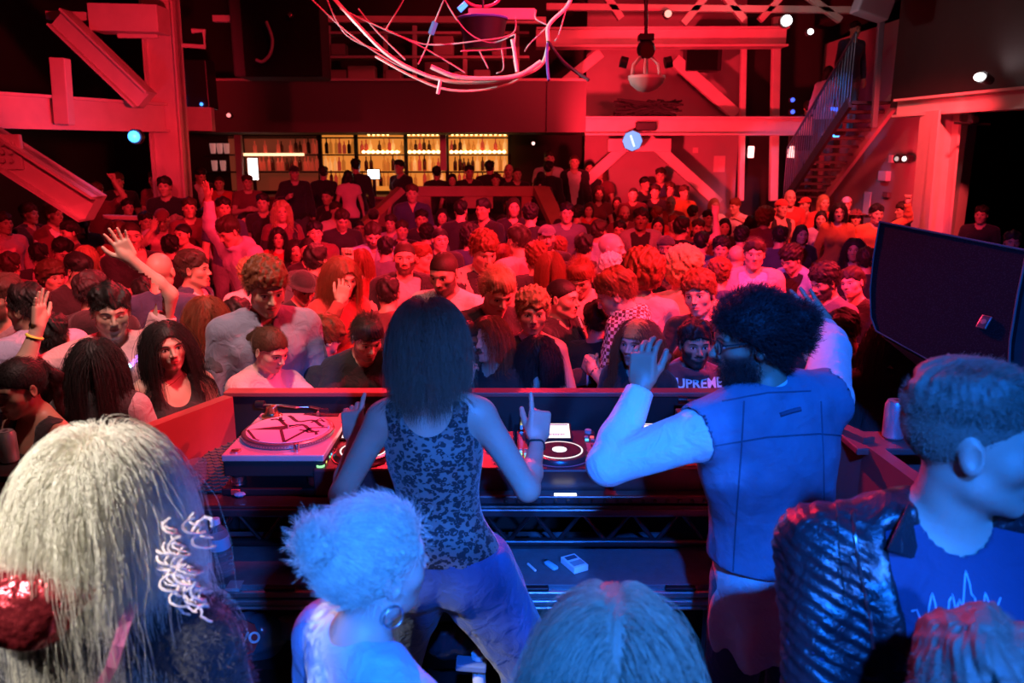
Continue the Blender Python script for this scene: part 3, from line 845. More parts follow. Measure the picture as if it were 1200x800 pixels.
# objects on the upper floor
random.seed(4)
shelf = empty('storage_shelf', P(390, 95, Y=15.6)); T(shelf, 'red-lit shelving full of boxes up behind the balcony', 'shelf')
for yy in (40, 68): pb(330, yy, 620, yy, 15.7, 3, .4, name='shelf_board', parent=shelf)
for xx in (330, 385, 452, 486, 545, 606): pb(xx, 30, xx, 96, 15.6, 5, .08, name='upright', parent=shelf)
gx = 392
for i, (xx, yy, w, h, br) in enumerate([(398, 88, 18, 14, .4), (425, 86, 30, 18, .7), (462, 88, 18, 14, .5), (398, 60, 16, 12, .3), (520, 55, 22, 20, .5), (512, 84, 26, 22, .35), (565, 84, 18, 14, .5), (360, 60, 20, 14, .25), (585, 60, 16, 16, .45), (540, 88, 14, 12, .55)]):
    c = P(xx, yy + 0, Y=15.6); k = 15.6 / F_PX; c.z = (P(xx, 68, Y=15.7).z + .03 if yy < 70 else P(xx, 98, Y=15.7).z) + h * k / 2 - .005
    o = MB().box(c, (w * k, .3, h * k), None, .02).build('storage_box', simple('box_%d' % i, (br, br * .8, br * .75), .7))
    T(o, ['wide pale box', 'squat box', 'grey carton', 'small carton', 'tall box', 'dark crate', 'cream carton', 'brown crate', 'narrow carton', 'little bright box'][i] + ' kept on the shelving behind the balcony', 'box', 'boxes on the balcony shelving')
# right-hand steelwork
T(pb(628, 46, 918, 45, 14.4, 20, .3, True, 'steel_beam'), 'long bright steel beam across the top of the red wall', 'beam')
T(pb(684, 148, 962, 148, 14.5, 20, .3, True, 'steel_beam'), 'lower bright steel beam crossing the red wall', 'beam')
T(pb(650, 106, 704, 62, 14.9, 11, .15, name='diagonal_brace'), 'upper steel brace sloping behind the tangle of black cable', 'brace')
T(pb(790, 70, 862, 134, 14.9, 13, .15, name='diagonal_brace'), 'upper steel brace sloping beside the black wall box', 'brace')
T(pb(742, 162, 676, 222, 14.9, 12, .15, name='diagonal_brace'), 'lower steel brace under the blue lamp, sloping to the bar', 'brace')
T(pb(756, 160, 842, 238, 14.9, 12, .15, name='diagonal_brace'), 'lower steel brace under the blue lamp, sloping to the stairs', 'brace')
T(pb(712, 170, 786, 170, 14.85, 14, .1, name='gusset_plate'), 'pale steel plate joining the two lower braces', 'plate')
for i, (x, w) in enumerate(((870, 6), (908, 9))):
    T(pb(x + 2, 20, x - 2, 235, 14.7, w, .12, name='steel_post'), ('slim' if i == 0 else 'wider') + ' steel post in front of the dark recess', 'post')
# roof truss bits near the top edge
for i, (xa, ya, xb, yb, Y, w, lab) in enumerate([
    (640, 8, 1010, 12, 12.0, 7, 'top chord of the dim roof truss'),
    (250, 22, 640, 24, 12.5, 7, 'far roof pipe over the storage shelving'),
    (700, -20, 728, 22, 12, 8, 'short truss web near the hanging rope net'),
    (800, 28, 840, -20, 12, 8, 'rising truss web before the lit beam'),
    (840, -16, 872, 24, 12, 8, 'falling truss web before the lit beam'),
    (890, 24, 930, -20, 12, 7, 'truss web by the small white lamp'),
    (930, -16, 985, 24, 12, 7, 'truss web by the hanging box')]):
    T(pb(xa, ya, xb, yb, Y, w, .1, name='roof_truss_bar'), lab, 'truss bar')
T(pb(1044, -140, 1024, 150, 11.6, 6, .08, name='steel_post', mat=simple('violet_grey', (.16, .14, .2), .5)), 'violet-lit steel post rising above the stairs', 'post')
# side opening: beam and column
A, B = P(1056, 127, Y=11.0), P(1260, 110, Y=8.3)
m = MB().beam(A, B, .12, .21); m.beam(A + Vector((0, 0, .10)), B + Vector((0, 0, .10)), .25, .03); m.beam(A - Vector((0, 0, .10)), B - Vector((0, 0, .10)), .25, .03)
T(m.build('steel_beam', m_steel), 'steel beam over the dark side opening', 'beam')
T(pb(1099, 130, 1084, 300, 10.3, 26, .3, True, 'steel_column'), 'cream steel column at the corner of the dark side opening', 'column')
# bar
bar = empty('back_bar', P(420, 215, Y=16.2)); T(bar, 'amber-lit back bar shelving under the balcony', 'bar shelf')
m_amb = simple('amber_backlight', (.5, .3, .1), .5, emit=(1, .30, .045), estr=.7)
m_strip = simple('amber_strip', (1, .7, .3), .5, emit=(1, .62, .22), estr=6)
kb = 16.2 / F_PX
def span(x0, x1, y, Y, hpx, dep, name, mat, parent=None):
    a, b = P(x0, y, Y=Y), P(x1, y, Y=Y); return MB().box((a + b) / 2, (b.x - a.x, dep, hpx * Y / F_PX), None).build(name, mat, parent)
span(378, 596, 190, 16.6, 64, .04, 'backlit_panel', m_amb, bar)
span(270, 372, 192, 16.6, 60, .04, 'backlit_panel', simple('dim_backlight', (.3, .1, .06), .5, emit=(1, .16, .07), estr=.10), bar)
for y in (160, 180, 200): span(243, 597, y + 1.5, 16.35, 1.5, .3, 'shelf_board', m_dark, bar)
for x in (285, 376, 418, 476, 524, 597): span(x - 2, x + 2, 188, 16.3, 72, .1, 'upright', m_dark, bar)
for y, segs in ((157, [(430, 456), (477, 514), (528, 594)]), (178, [(424, 470), (478, 516), (527, 594)])):
    for a_, b_ in segs:
        m = MB()
        m.tube([P(x, y, Y=16.15) for x in np.arange(a_, b_, 1.4)], [(.030 if k % 4 in (1, 2) else .010) for k in range(len(np.arange(a_, b_, 1.4)))], 8)
        m.build('light_strip', m_strip, bar)
span(278, 356, 181, 16.1, 3, .05, 'light_strip', simple('warm_tube', (1, .8, .5), .5, emit=(1, .42, .22), estr=3), bar)
# bottles, each one a thing
rb = random.Random(7)
bm_ = [simple('bottle_amber', (.5, .22, .06), .2, emit=(1, .28, .04), estr=.35), simple('bottle_clear', (.75, .5, .3), .15, emit=(1, .42, .12), estr=.7), simple('bottle_dark', (.10, .03, .02), .2), simple('bottle_red', (.55, .07, .05), .2, emit=(1, .10, .05), estr=.25)]  # bottle emission stands in for the amber backlight shining through
pm = MB().lathe([(.036, 0), (.038, .02), (.038, .17), (.030, .20), (.013, .225), (.013, .29), (.015, .295), (.015, .30)], (0, 0, 0), 10)
me_b = bpy.data.meshes.new('bottle'); bmesh.ops.recalc_face_normals(pm.bm, faces=pm.bm.faces); pm.bm.to_mesh(me_b); pm.bm.free(); me_b.materials.append(None)
for p in me_b.polygons: p.use_smooth = True
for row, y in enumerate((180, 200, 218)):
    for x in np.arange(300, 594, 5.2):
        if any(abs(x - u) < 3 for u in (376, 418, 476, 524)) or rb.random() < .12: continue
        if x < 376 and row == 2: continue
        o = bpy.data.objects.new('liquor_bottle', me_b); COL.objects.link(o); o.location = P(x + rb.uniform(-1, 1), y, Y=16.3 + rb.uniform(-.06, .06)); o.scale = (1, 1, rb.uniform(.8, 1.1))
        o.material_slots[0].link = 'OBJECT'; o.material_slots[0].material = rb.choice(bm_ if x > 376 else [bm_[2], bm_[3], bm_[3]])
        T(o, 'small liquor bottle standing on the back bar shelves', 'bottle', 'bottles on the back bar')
# glassware at the dim end of the bar, its pink light put in as emission
for i, (x, y) in enumerate([(250, 180), (258, 180), (266, 180), (252, 200), (262, 200)]):
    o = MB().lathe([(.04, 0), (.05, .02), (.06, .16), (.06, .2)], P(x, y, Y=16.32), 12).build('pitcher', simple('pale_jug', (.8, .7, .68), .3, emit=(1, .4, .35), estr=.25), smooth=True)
    T(o, 'pale jug at the dim end of the bar', 'jug', 'pale jugs at the dim end of the bar')
T(pb(279, 158, 283, 225, 15.0, 8, .1, name='steel_post'), 'thin red-lit post at the dim end of the bar', 'post')
T(pb(519, 158, 520, 200, 14.6, 7, .1, name='steel_post'), 'thin post before the amber bar shelves', 'post')
cn = empty('bar_counter', P(420, 225, Y=15)); T(cn, 'red-lit wooden bar counter along the far end of the room', 'bar counter')
a, b = P(245, 222, Y=15.2), P(640, 222, Y=15.2)
MB().box(((a.x + b.x) / 2, 15.2, .3 + .55), (b.x - a.x, .5, 1.1)).build('counter_body', m_wood, cn)
MB().box(((a.x + b.x) / 2, 15.15, .3 + 1.12), (b.x - a.x + .1, .7, .05)).build('counter_top', m_wood, cn)
def screen(x, y, w, h, Y, col, e, lab, cat, name):
    k = Y / F_PX; r = empty(name, P(x, y, Y=Y)); T(r, lab, cat)
    c = P(x, y, Y=Y)
    MB().box(c, (w * k + .03, .04, h * k + .03), None, .008).build('housing', m_blk, r)
    z0 = 1.44; MB().box((c.x, c.y + .03, (z0 + c.z) / 2), (.06, .04, max(.02, c.z - z0)), None, .005).build('stand', m_blk, r)
    MB().box(c - Vector((0, .022, 0)), (w * k, .006, h * k), None).build('lit_screen', simple('lit_' + lab[:9], col, .5, emit=col, estr=e), r)
screen(297, 198, 11, 24, 15.0, (1, .75, .7), 4, 'tall white lit menu panel at the bar', 'screen', 'menu_screen')
screen(438, 204, 13, 10, 14.9, (.75, .9, 1), 5, 'small white till screen glowing on the bar', 'screen', 'till_screen')
# wooden booth wall in front of the bar
bw = empty('booth_wall', P(560, 262, Y=12.5)); T(bw, 'low wooden booth partition with openings among the crowd', 'partition')
def bwb(x0, y0, x1, y1, nm):
    a, b = P(x0, y0, Y=12.6), P(x1, y1, Y=12.6); MB().box((a + b) / 2, (b.x - a.x, .12, a.z - b.z), None, .01).build(nm, m_wood, bw)
bwb(486, 218, 640, 230, 'top_board'); bwb(486, 230, 506, 262, 'post'); bwb(544, 230, 578, 244, 'panel'); bwb(611, 230, 622, 262, 'post')
for (xa, xb, nm) in ((634, 656, 'slanted_end'), (470, 420, 'slanted_end')):
    A, B = P(xa, 222, Y=12.5), P(xb, 268, Y=11.6 if xb > 600 else 12.2); MB().beam(A, B, .25, .10).build(nm, m_wood, bw)
# left far booth ledge
T(pb(122, 254, 178, 256, 9.3, 5, .1, name='drink_rail'), 'narrow red-lit drink rail below the raised fist', 'rail')
# stairs along the side wall
st = empty('staircase', P(990, 200, Y=13)); T(st, 'steep staircase climbing the red side wall with blue-lit railing', 'staircase')
S0, S1 = Vector((5.55, 15.0, .9)), Vector((5.55, 11.2, 3.35))
S0 = P(956, 236, Y=14.6); S1 = P(1048, 120, Y=11.6); S0.x = 5.35; S1.x = 5.35
S0, S1 = P(958, 238, X=5.5), P(1046, 120, X=5.5)
MB().beam(S0, S1, .06, .26).build('stringer', simple('stringer_paint', (.55, .42, .40), .5), st)
MB().beam(S0 - Vector((.62, 0, 0)), S1 - Vector((.62, 0, 0)), .05, .16).build('stringer', m_dark, st)
for i in range(13):
    p = S0.lerp(S1, (i + .5) / 13); MB().box(p - Vector((.31, 0, -.06)), (.60, .28, .04)).build('tread', m_dark, st)
m_rail = simple('blue_rail', (.10, .16, .24), .4, .6)
m = MB(); up = Vector((0, 0, .95))
m.tube([S0 - Vector((.62, 0, 0)) + up, S1 - Vector((.62, 0, 0)) + up], .022)
for i in range(26):
    p = S0.lerp(S1, i / 25) - Vector((.62, 0, 0)); m.cyl(p, p + up, .009, seg=6)
m.build('railing', m_rail, st)
spot('stair_blue', (3.9, 10.9, 3.9), (4.8, 13.2, 2.0), 110, (0, .35, 1), 50, .5, .05)
# ---------------------------------------------------------------- the booth
TZ = 1.10
m_rough = simple('worn_black_paint', (.022, .022, .025), .42, bump=.5, bscale=40, var=.5)
m_bar = simple('barrier_redlit', (.30, .07, .07), .5, bump=.2, bscale=30, var=.2)  # red stage light put into the colour of wings, trim and ledges
m_barb = simple('barrier_black', (.012, .012, .013), .6, bump=.2, bscale=30)
bt = empty('booth_barrier', (0, 3.2, .2)); T(bt, 'low black booth barrier with angled wings round the DJ table', 'barrier')
c0, c1 = P(262, 463, Z=1.29), P(905, 465, Z=1.29)
MB().box(((c0.x + c1.x) / 2, 3.19, .64), (c1.x - c0.x, .05, 1.28)).build('front_board', m_barb, bt)
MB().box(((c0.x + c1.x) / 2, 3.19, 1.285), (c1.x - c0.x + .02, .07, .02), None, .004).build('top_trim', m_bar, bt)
w0 = P(130, 511, Z=1.29); w1 = P(-60, 560, Z=1.24)
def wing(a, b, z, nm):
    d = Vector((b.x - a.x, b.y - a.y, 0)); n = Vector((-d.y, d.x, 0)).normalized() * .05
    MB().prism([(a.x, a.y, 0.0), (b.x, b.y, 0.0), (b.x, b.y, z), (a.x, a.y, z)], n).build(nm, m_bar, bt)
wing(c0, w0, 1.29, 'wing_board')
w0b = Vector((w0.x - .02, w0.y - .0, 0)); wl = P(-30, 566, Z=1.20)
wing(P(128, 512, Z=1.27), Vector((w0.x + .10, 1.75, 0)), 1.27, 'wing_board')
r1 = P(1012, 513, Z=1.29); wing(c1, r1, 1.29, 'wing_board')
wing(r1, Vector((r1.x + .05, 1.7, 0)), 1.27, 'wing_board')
# drink ledge outside the far wing
lg = empty('drink_ledge', P(20, 540, Z=1.2)); T(lg, 'small ledge outside the barrier holding a silver can', 'ledge')
a = P(10, 540, Z=1.20)
MB().box((a.x + .02, a.y - .03, 1.19), (.52, .22, .025), None, .005).build('ledge_board', m_barb, lg)
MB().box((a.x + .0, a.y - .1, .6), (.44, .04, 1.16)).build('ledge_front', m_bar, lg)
lr = empty('drink_ledge', (r1.x + .2, 2.8, 1.2)); T(lr, 'pink-lit ledge beside the man in the vest holding a tall can', 'ledge')
rl = P(1035, 514, Z=1.27)
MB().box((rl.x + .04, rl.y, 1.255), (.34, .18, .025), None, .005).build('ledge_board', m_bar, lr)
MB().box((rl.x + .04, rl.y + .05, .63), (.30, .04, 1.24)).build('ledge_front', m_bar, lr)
# table
tb = empty('dj_table', (-.1, 2.8, .2)); T(tb, 'long black DJ table carrying the decks', 'table')
XL, XR = -1.22, 1.02
MB().box(((XL + XR) / 2, 2.82, TZ - .02), (XR - XL, .66, .04), None, .006).build('table_top', m_rough, tb)
MB().box(((XL + XR) / 2, 2.50, TZ - .025), (XR - XL, .03, .03), None, .006).build('edge_rail', simple('dark_alu', (.10, .11, .13), .35, .8, bump=.3, bscale=30), tb)
m = MB()
for z in (.93, 1.045):
    m.cyl((XL, 2.56, z), (XR, 2.56, z), .016, seg=12)
    m.cyl((XL, 2.85, z), (XR, 2.85, z), .016, seg=12)
n = 13; st_ = (XR - XL) / n
for i in range(n):
    x = XL + i * st_
    m.cyl((x, 2.56, .93), (x + st_ / 2, 2.56, 1.045), .008, seg=8); m.cyl((x + st_ / 2, 2.56, 1.045), (x + st_, 2.56, .93), .008, seg=8)
m.build('truss', simple('black_truss', (.03, .03, .035), .3, .6), tb, True)
for x in (XL + .06, XR - .06):
    for y in (2.56, 3.05): MB().cyl((x, y, .2), (x, y, 1.06), .024).build('leg', m_blk, tb, True)
MB().box(((XL + XR) / 2, 3.10, .62), (XR - XL, .03, .84)).build('back_board', m_barb, tb)
# flight case shelf
fc = empty('flight_case', (-.1, 2.5, .2)); T(fc, 'blue-lit flight case with aluminium edges standing under the decks', 'flight case')
ya, yb = 2.345, 2.72; xa, xb_ = P(215, 685, Z=.89).x, P(850, 685, Z=.89).x
m_case = simple('case_laminate', (.10, .12, .14), .55, bump=.4, bscale=120, var=.3)
m_alu = simple('aluminium', (.62, .64, .66), .33, .9, bump=.1, bscale=30)
MB().box(((xa + xb_) / 2, (ya + yb) / 2, .865), (xb_ - xa, yb - ya, .05), None, .004).build('lid', m_case, fc)
for z, h in ((.862, .022), (.832, .02), (.812, .012)):
    MB().box(((xa + xb_) / 2, ya - .006, z), (xb_ - xa, .022, h), None, .005).build('edge_rail', m_alu, fc)
MB().box(((xa + xb_) / 2, ya + .004, .846), (xb_ - xa, .014, .02)).build('rail_groove', m_blk, fc)
for x in (P(625, 690, Z=.87).x, P(796, 690, Z=.87).x, P(330, 690, Z=.87).x):
    MB().box((x, ya - .004, .882), (.10, .03, .012), None, .004).build('latch', m_blk, fc)
for x in (xa + .03, xb_ - .03): MB().box((x, ya + .02, .5), (.05, .05, .60)).build('upright', m_alu, fc)
MB().box(((xa + xb_) / 2, yb + .02, .5), (xb_ - xa, .03, .62)).build('back_panel', m_barb, fc)
MB().box(((xa + xb_) / 2, 2.55, .26), (xb_ - xa, .44, .08)).build('base', m_barb, fc)
for px, col, w in ((246, (.02, .02, .02), .05), (273, (.35, .36, .38), .045)):
    MB().box((P(px, 692, Z=.88).x, ya - .001, .886), (w, .05, .012)).build('tape', simple('tape%d' % px, col, .5), fc)
# small things on the case
def cig():
    c = P(673, 661, Z=.90); R = Matrix.Rotation(math.radians(28), 3, 'Z')
    r = empty('cigarette_box', (c.x, c.y, .891)); T(r, 'white cigarette box lying open-side up on the flight case', 'cigarette box')
    mb = MB(); mb.box((c.x, c.y, .903), (.056, .088, .022), R, .0015); mb.build('box', simple('carton', (.8, .85, .9), .5), r)
    MB().box(Vector((c.x, c.y, .9148)) + R @ Vector((0, .022, 0)), (.040, .022, .001), R).build('printed_label', simple('label_dark', (.06, .10, .16), .5), r)
    MB().box(Vector((c.x, c.y, .9148)) + R @ Vector((0, -.018, 0)), (.044, .030, .001), R).build('printed_label', simple('label_mid', (.30, .38, .45), .5), r)
    c = P(646, 662, Z=.90); R = Matrix.Rotation(math.radians(35), 3, 'Z')
    r = empty('lighter', (c.x, c.y, .891)); T(r, 'pale lighter lying beside the cigarette box', 'lighter')
    mb = MB(); mb.box((c.x, c.y, .899), (.022, .055, .013), R, .005); mb.build('body', simple('lighter_blue', (.35, .65, .8), .3), r, True)
    mb = MB(); mb.box(Vector((c.x, c.y, .899)) + R @ Vector((0, .033, 0)), (.020, .014, .012), R, .003); mb.build('metal_cap', m_chrome, r)
    c = P(623, 663, Z=.90); d = Vector((-.012, .022, 0))
    T(MB().cyl(Vector((c.x, c.y, .896)) - d, Vector((c.x, c.y, .896)) + d, .0045, seg=10).build('cigarette', m_white), 'thin white cigarette lying next to the lighter', 'cigarette')
cig()
m_pet = simple('clear_plastic', (.75, .88, .95), .08, trans=.85, ior=1.2)
m_lab = simple('bottle_label', (.25, .50, .65), .5)
def water(c, lab, tilt=.08, s=1.):
    r = empty('water_bottle', c); T(r, lab, 'bottle')
    R = Matrix.Rotation(tilt, 3, 'Y'); p = [(.028, 0), (.032, .006)]
    for i in range(6): p += [(.0325, .012 + i * .013), (.0295, .018 + i * .013)]
    p += [(.032, .095), (.032, .140), (.026, .160), (.014, .178), (.012, .186)]
    MB().lathe([(a * s, b * s) for a, b in p], c, 24, R).build('bottle_body', m_pet, r, True)
    MB().lathe([(.0328 * s, .096 * s), (.0328 * s, .138 * s)], c, 24, R).build('label_band', m_lab, r, True)
    MB().lathe([(.0145 * s, .182 * s), (.0145 * s, .200 * s), (.012 * s, .202 * s)], c, 20, R).build('bottle_cap', simple('cap_white', (.6, .8, .9), .4), r, True)
water(P(265, 672, Z=.892), 'half-empty water bottle with a blue label on the flight case', -.10)
def cup(c, lab, h=.11, r_=.04, mat=None, name='plastic_cup'):
    o = MB().lathe([(r_ * .72, 0), (r_, h), (r_ * .96, h), (r_ * .7, .004), (.001, .004)], c, 24).build(name, mat or m_pet, None, True); return T(o, lab, 'cup')
cup(P(354, 668, Z=.892), 'clear crushed plastic cup beside the ponytailed blue-lit woman on the case', .07, .035)
cup(P(233, 566, Z=TZ + .001), 'clear plastic cup on the table between barrier wing and turntable', .085, .036)
# ridged mat on the table beside the turntable
m = MB()
mx, my = P(238, 528, Z=TZ).x, 2.85
for i in range(15):
    for j in range(17):
        x = -1.20 + i * .0155; y = 2.60 + j * .031
        a_ = math.radians(45 if (i + j) % 2 else -45)
        m.box((x, y, TZ + .006), (.018, .006, .006), Matrix.Rotation(a_, 3, 'Z'), .001)
m.box((-1.09, 2.86, TZ + .002), (.24, .52, .004))
T(m.build('tread_mat', simple('glossy_rubber', (.10, .09, .09), .25)), 'black tread-patterned mat lying beside the turntable', 'mat')
o = MB().sphere(P(281, 579, Z=TZ + .01), .018, 8, (1.2, .8, .5)).build('crumpled_wrapper', simple('blue_foil', (.15, .4, .6), .35)); T(o, 'small blue crumpled wrapper before the turntable', 'wrapper')
# turntable
def turntable(cx, cy, top, lab, rot=0., full=True):
    r = empty('turntable', (cx, cy, TZ)); T(r, lab, 'turntable')
    W_, D_ = .353, .453
    m_pl = simple('silver_deck', (.60, .58, .58), .38, .25)
    MB().box((cx, cy, top - .012), (W_, D_, .024), None, .004).build('top_plate', m_pl, r)
    MB().box((cx, cy, top - .052), (W_ - .004, D_ - .004, .058), None, .006).build('plinth', m_rub, r)
    for sx in (-1, 1):
        for sy in (-1, 1):
            f = (cx + sx * .135, cy + sy * .19, 0)
            MB().lathe([(.022, 0), (.027, .004), (.027, .012), (.024, .014), (.024, .02), (.027, .022), (.027, .034), (.02, .04)], (f[0], f[1], top - .122), 24).build('foot', m_chrome, r, True)
    pc = (cx - .0, cy - .018)
    prof = [(.160, 0), (.166, .004), (.166, .016), (.162, .020), (.155, .021)]
    MB().lathe(prof, (pc[0], pc[1], top), 64).build('platter', simple('platter_metal', (.30, .28, .28), .35, .8), r, True)
    mb = MB()
    for k in range(96):
        a = k * 2 * math.pi / 96
        mb.sphere((pc[0] + .1665 * math.cos(a), pc[1] + .1665 * math.sin(a), top + .010), .0022, 6)
    mb.build('strobe_dots', m_chrome, r)
    # slipmat with its print
    t = NT('slipmat_print'); t.set(Base_Color=rgb(.80, .62, .62), Roughness=.8); MC['slip'] = t.m
    sm_ = MB().lathe([(.150, 0), (.150, .0025)], (pc[0], pc[1], top + .021), 64).build('slipmat', t.m, r)
    ink = simple('slipmat_ink', (.055, .02, .02), .8)
    z = top + .0237
    def poly(pts): 
        return [(pc[0] + x * .15, pc[1] + y * .15, z) for x, y in pts]
    mb = MB()
    def ribbon(pts, w):
        L, Rr = [], []
        pts = [Vector((p[0], p[1])) for p in pts]
        for i, p in enumerate(pts):
            t_ = (pts[min(i + 1, len(pts) - 1)] - pts[max(i - 1, 0)]).normalized(); nn = Vector((-t_.y, t_.x)) * w / 2
            L.append(p + nn); Rr.append(p - nn)
        vs = [mb.bm.verts.new((pc[0] + a.x * .15, pc[1] + a.y * .15, z)) for a in L]; us = [mb.bm.verts.new((pc[0] + a.x * .15, pc[1] + a.y * .15, z)) for a in Rr]
        for i in range(len(vs) - 1): mb.bm.faces.new((vs[i], vs[i + 1], us[i + 1], us[i]))
    mb.bm.faces.new([mb.bm.verts.new(v) for v in poly([(-.97, -.12), (-.15, -.12), (.18, .28), (-.05, .20), (-.55, .05)])])
    ribbon([(-.97, -.12), (-.60, -.74)], .07); ribbon([(-.15, -.12), (.16, -.96)], .08); ribbon([(-.60, -.74), (-.45, -.86)], .05)
    ribbon([(.16, -.96), (.55, .02)], .09); ribbon([(.55, .02), (.98, .05)], .06)
    ribbon([(-.15, -.12), (.30, .22)], .05)
    for off, sc_ in ((0., 1.), (.24, .9)):
        ribbon([(-.62 + off * 1.1 + i * .11, .62 + off - .062 * i * sc_ + .14 * math.sin(i * .95 + off * 3)) for i in range(14) if (-.62 + off * 1.1 + i * .11) ** 2 + (.62 + off - .062 * i) ** 2 < .86], .10)
    ribbon([(-.42, .82), (-.36, .60), (-.25, .55)], .09)
    ribbon([(.45, .40), (.62, .72), (.78, .46)], .07); ribbon([(.52, .55), (.74, .55)], .06)
    ribbon([(.30, -.12), (.48, -.18), (.56, -.30), (.74, -.28), (.80, -.46)], .08)
    mb.build('slipmat_print', ink, sm_)
    MB().cyl((pc[0], pc[1], top + .02), (pc[0], pc[1], top + .038), .0035, seg=12).build('spindle', m_chrome, r, True)
    MB().lathe([(.018, 0), (.018, .006), (.014, .007)], (cx - .135, cy - .195, top), 24).build('start_button', m_chrome, r, True)
    MB().lathe([(.010, 0), (.010, .02), (.008, .028)], (cx + .075, cy - .19, top), 16).build('target_light', m_chrome, r, True)
    MB().cyl((cx + .15, cy - .02, top), (cx + .15, cy - .02, top + .035), .005, seg=10).build('cue_lamp', m_white, r, True)
    MB().box((cx + .07, cy + .195, top + .002), (.14, .03, .004)).build('pitch_slot', m_blk, r)
    MB().box((cx + .06, cy + .195, top + .010), (.012, .026, .014), None, .002).build('pitch_fader', m_chrome, r)
    # tonearm: base at the back corner
    b = Vector((cx - .115, cy + .165, top))
    ta = MB().lathe([(.040, 0), (.040, .012), (.030, .016), (.022, .03), (.020, .045)], b, 28).build('tonearm_base', simple('brass', (.55, .36, .16), .3, .9), r, True)
    MB().cyl(b + Vector((-.062, .01, .052)), b + Vector((-.028, .006, .052)), .016, seg=20).build('counterweight', m_blk, ta, True)
    MB().tube([b + Vector((-.03, .006, .052)), b + Vector((.04, .0, .052)), b + Vector((.10, -.008, .046)), b + Vector((.15, .012, .042)), b + Vector((.19, .0, .038))], .0042).build('tonearm', m_chrome, ta, True)
    MB().box(b + Vector((.205, -.004, .032)), (.036, .018, .014), None, .003).build('headshell', m_blk, ta)
    MB().box(b + Vector((.01, -.012, .040)), (.022, .045, .028), None, .004).build('arm_rest', simple('brass', (.55, .36, .16), .3, .9), ta)
    return r
turntable(-.825, 2.80, 1.25, 'silver turntable with a pink printed slipmat at the barrier wing')
k_ = P(828, 470, Z=1.25)
turntable(.84, 2.86, 1.25, 'second turntable mostly hidden behind the man in the denim vest')
for x, lab in ((-.825, 'low black riser board under the pink-matted turntable'), (.84, 'low black riser board under the hidden turntable')):
    r = empty('riser', (x, 2.8, TZ)); T(r, lab, 'riser')
    MB().box((x, 2.82, TZ + .014), (.37, .50, .026), None, .005).build('board', m_blk, r)
    if x < 0: MB().box((x - .135, 2.568, TZ + .016), (.03, .008, .018)).build('tape', simple('red_tape', (.6, .05, .04), .5), r); 
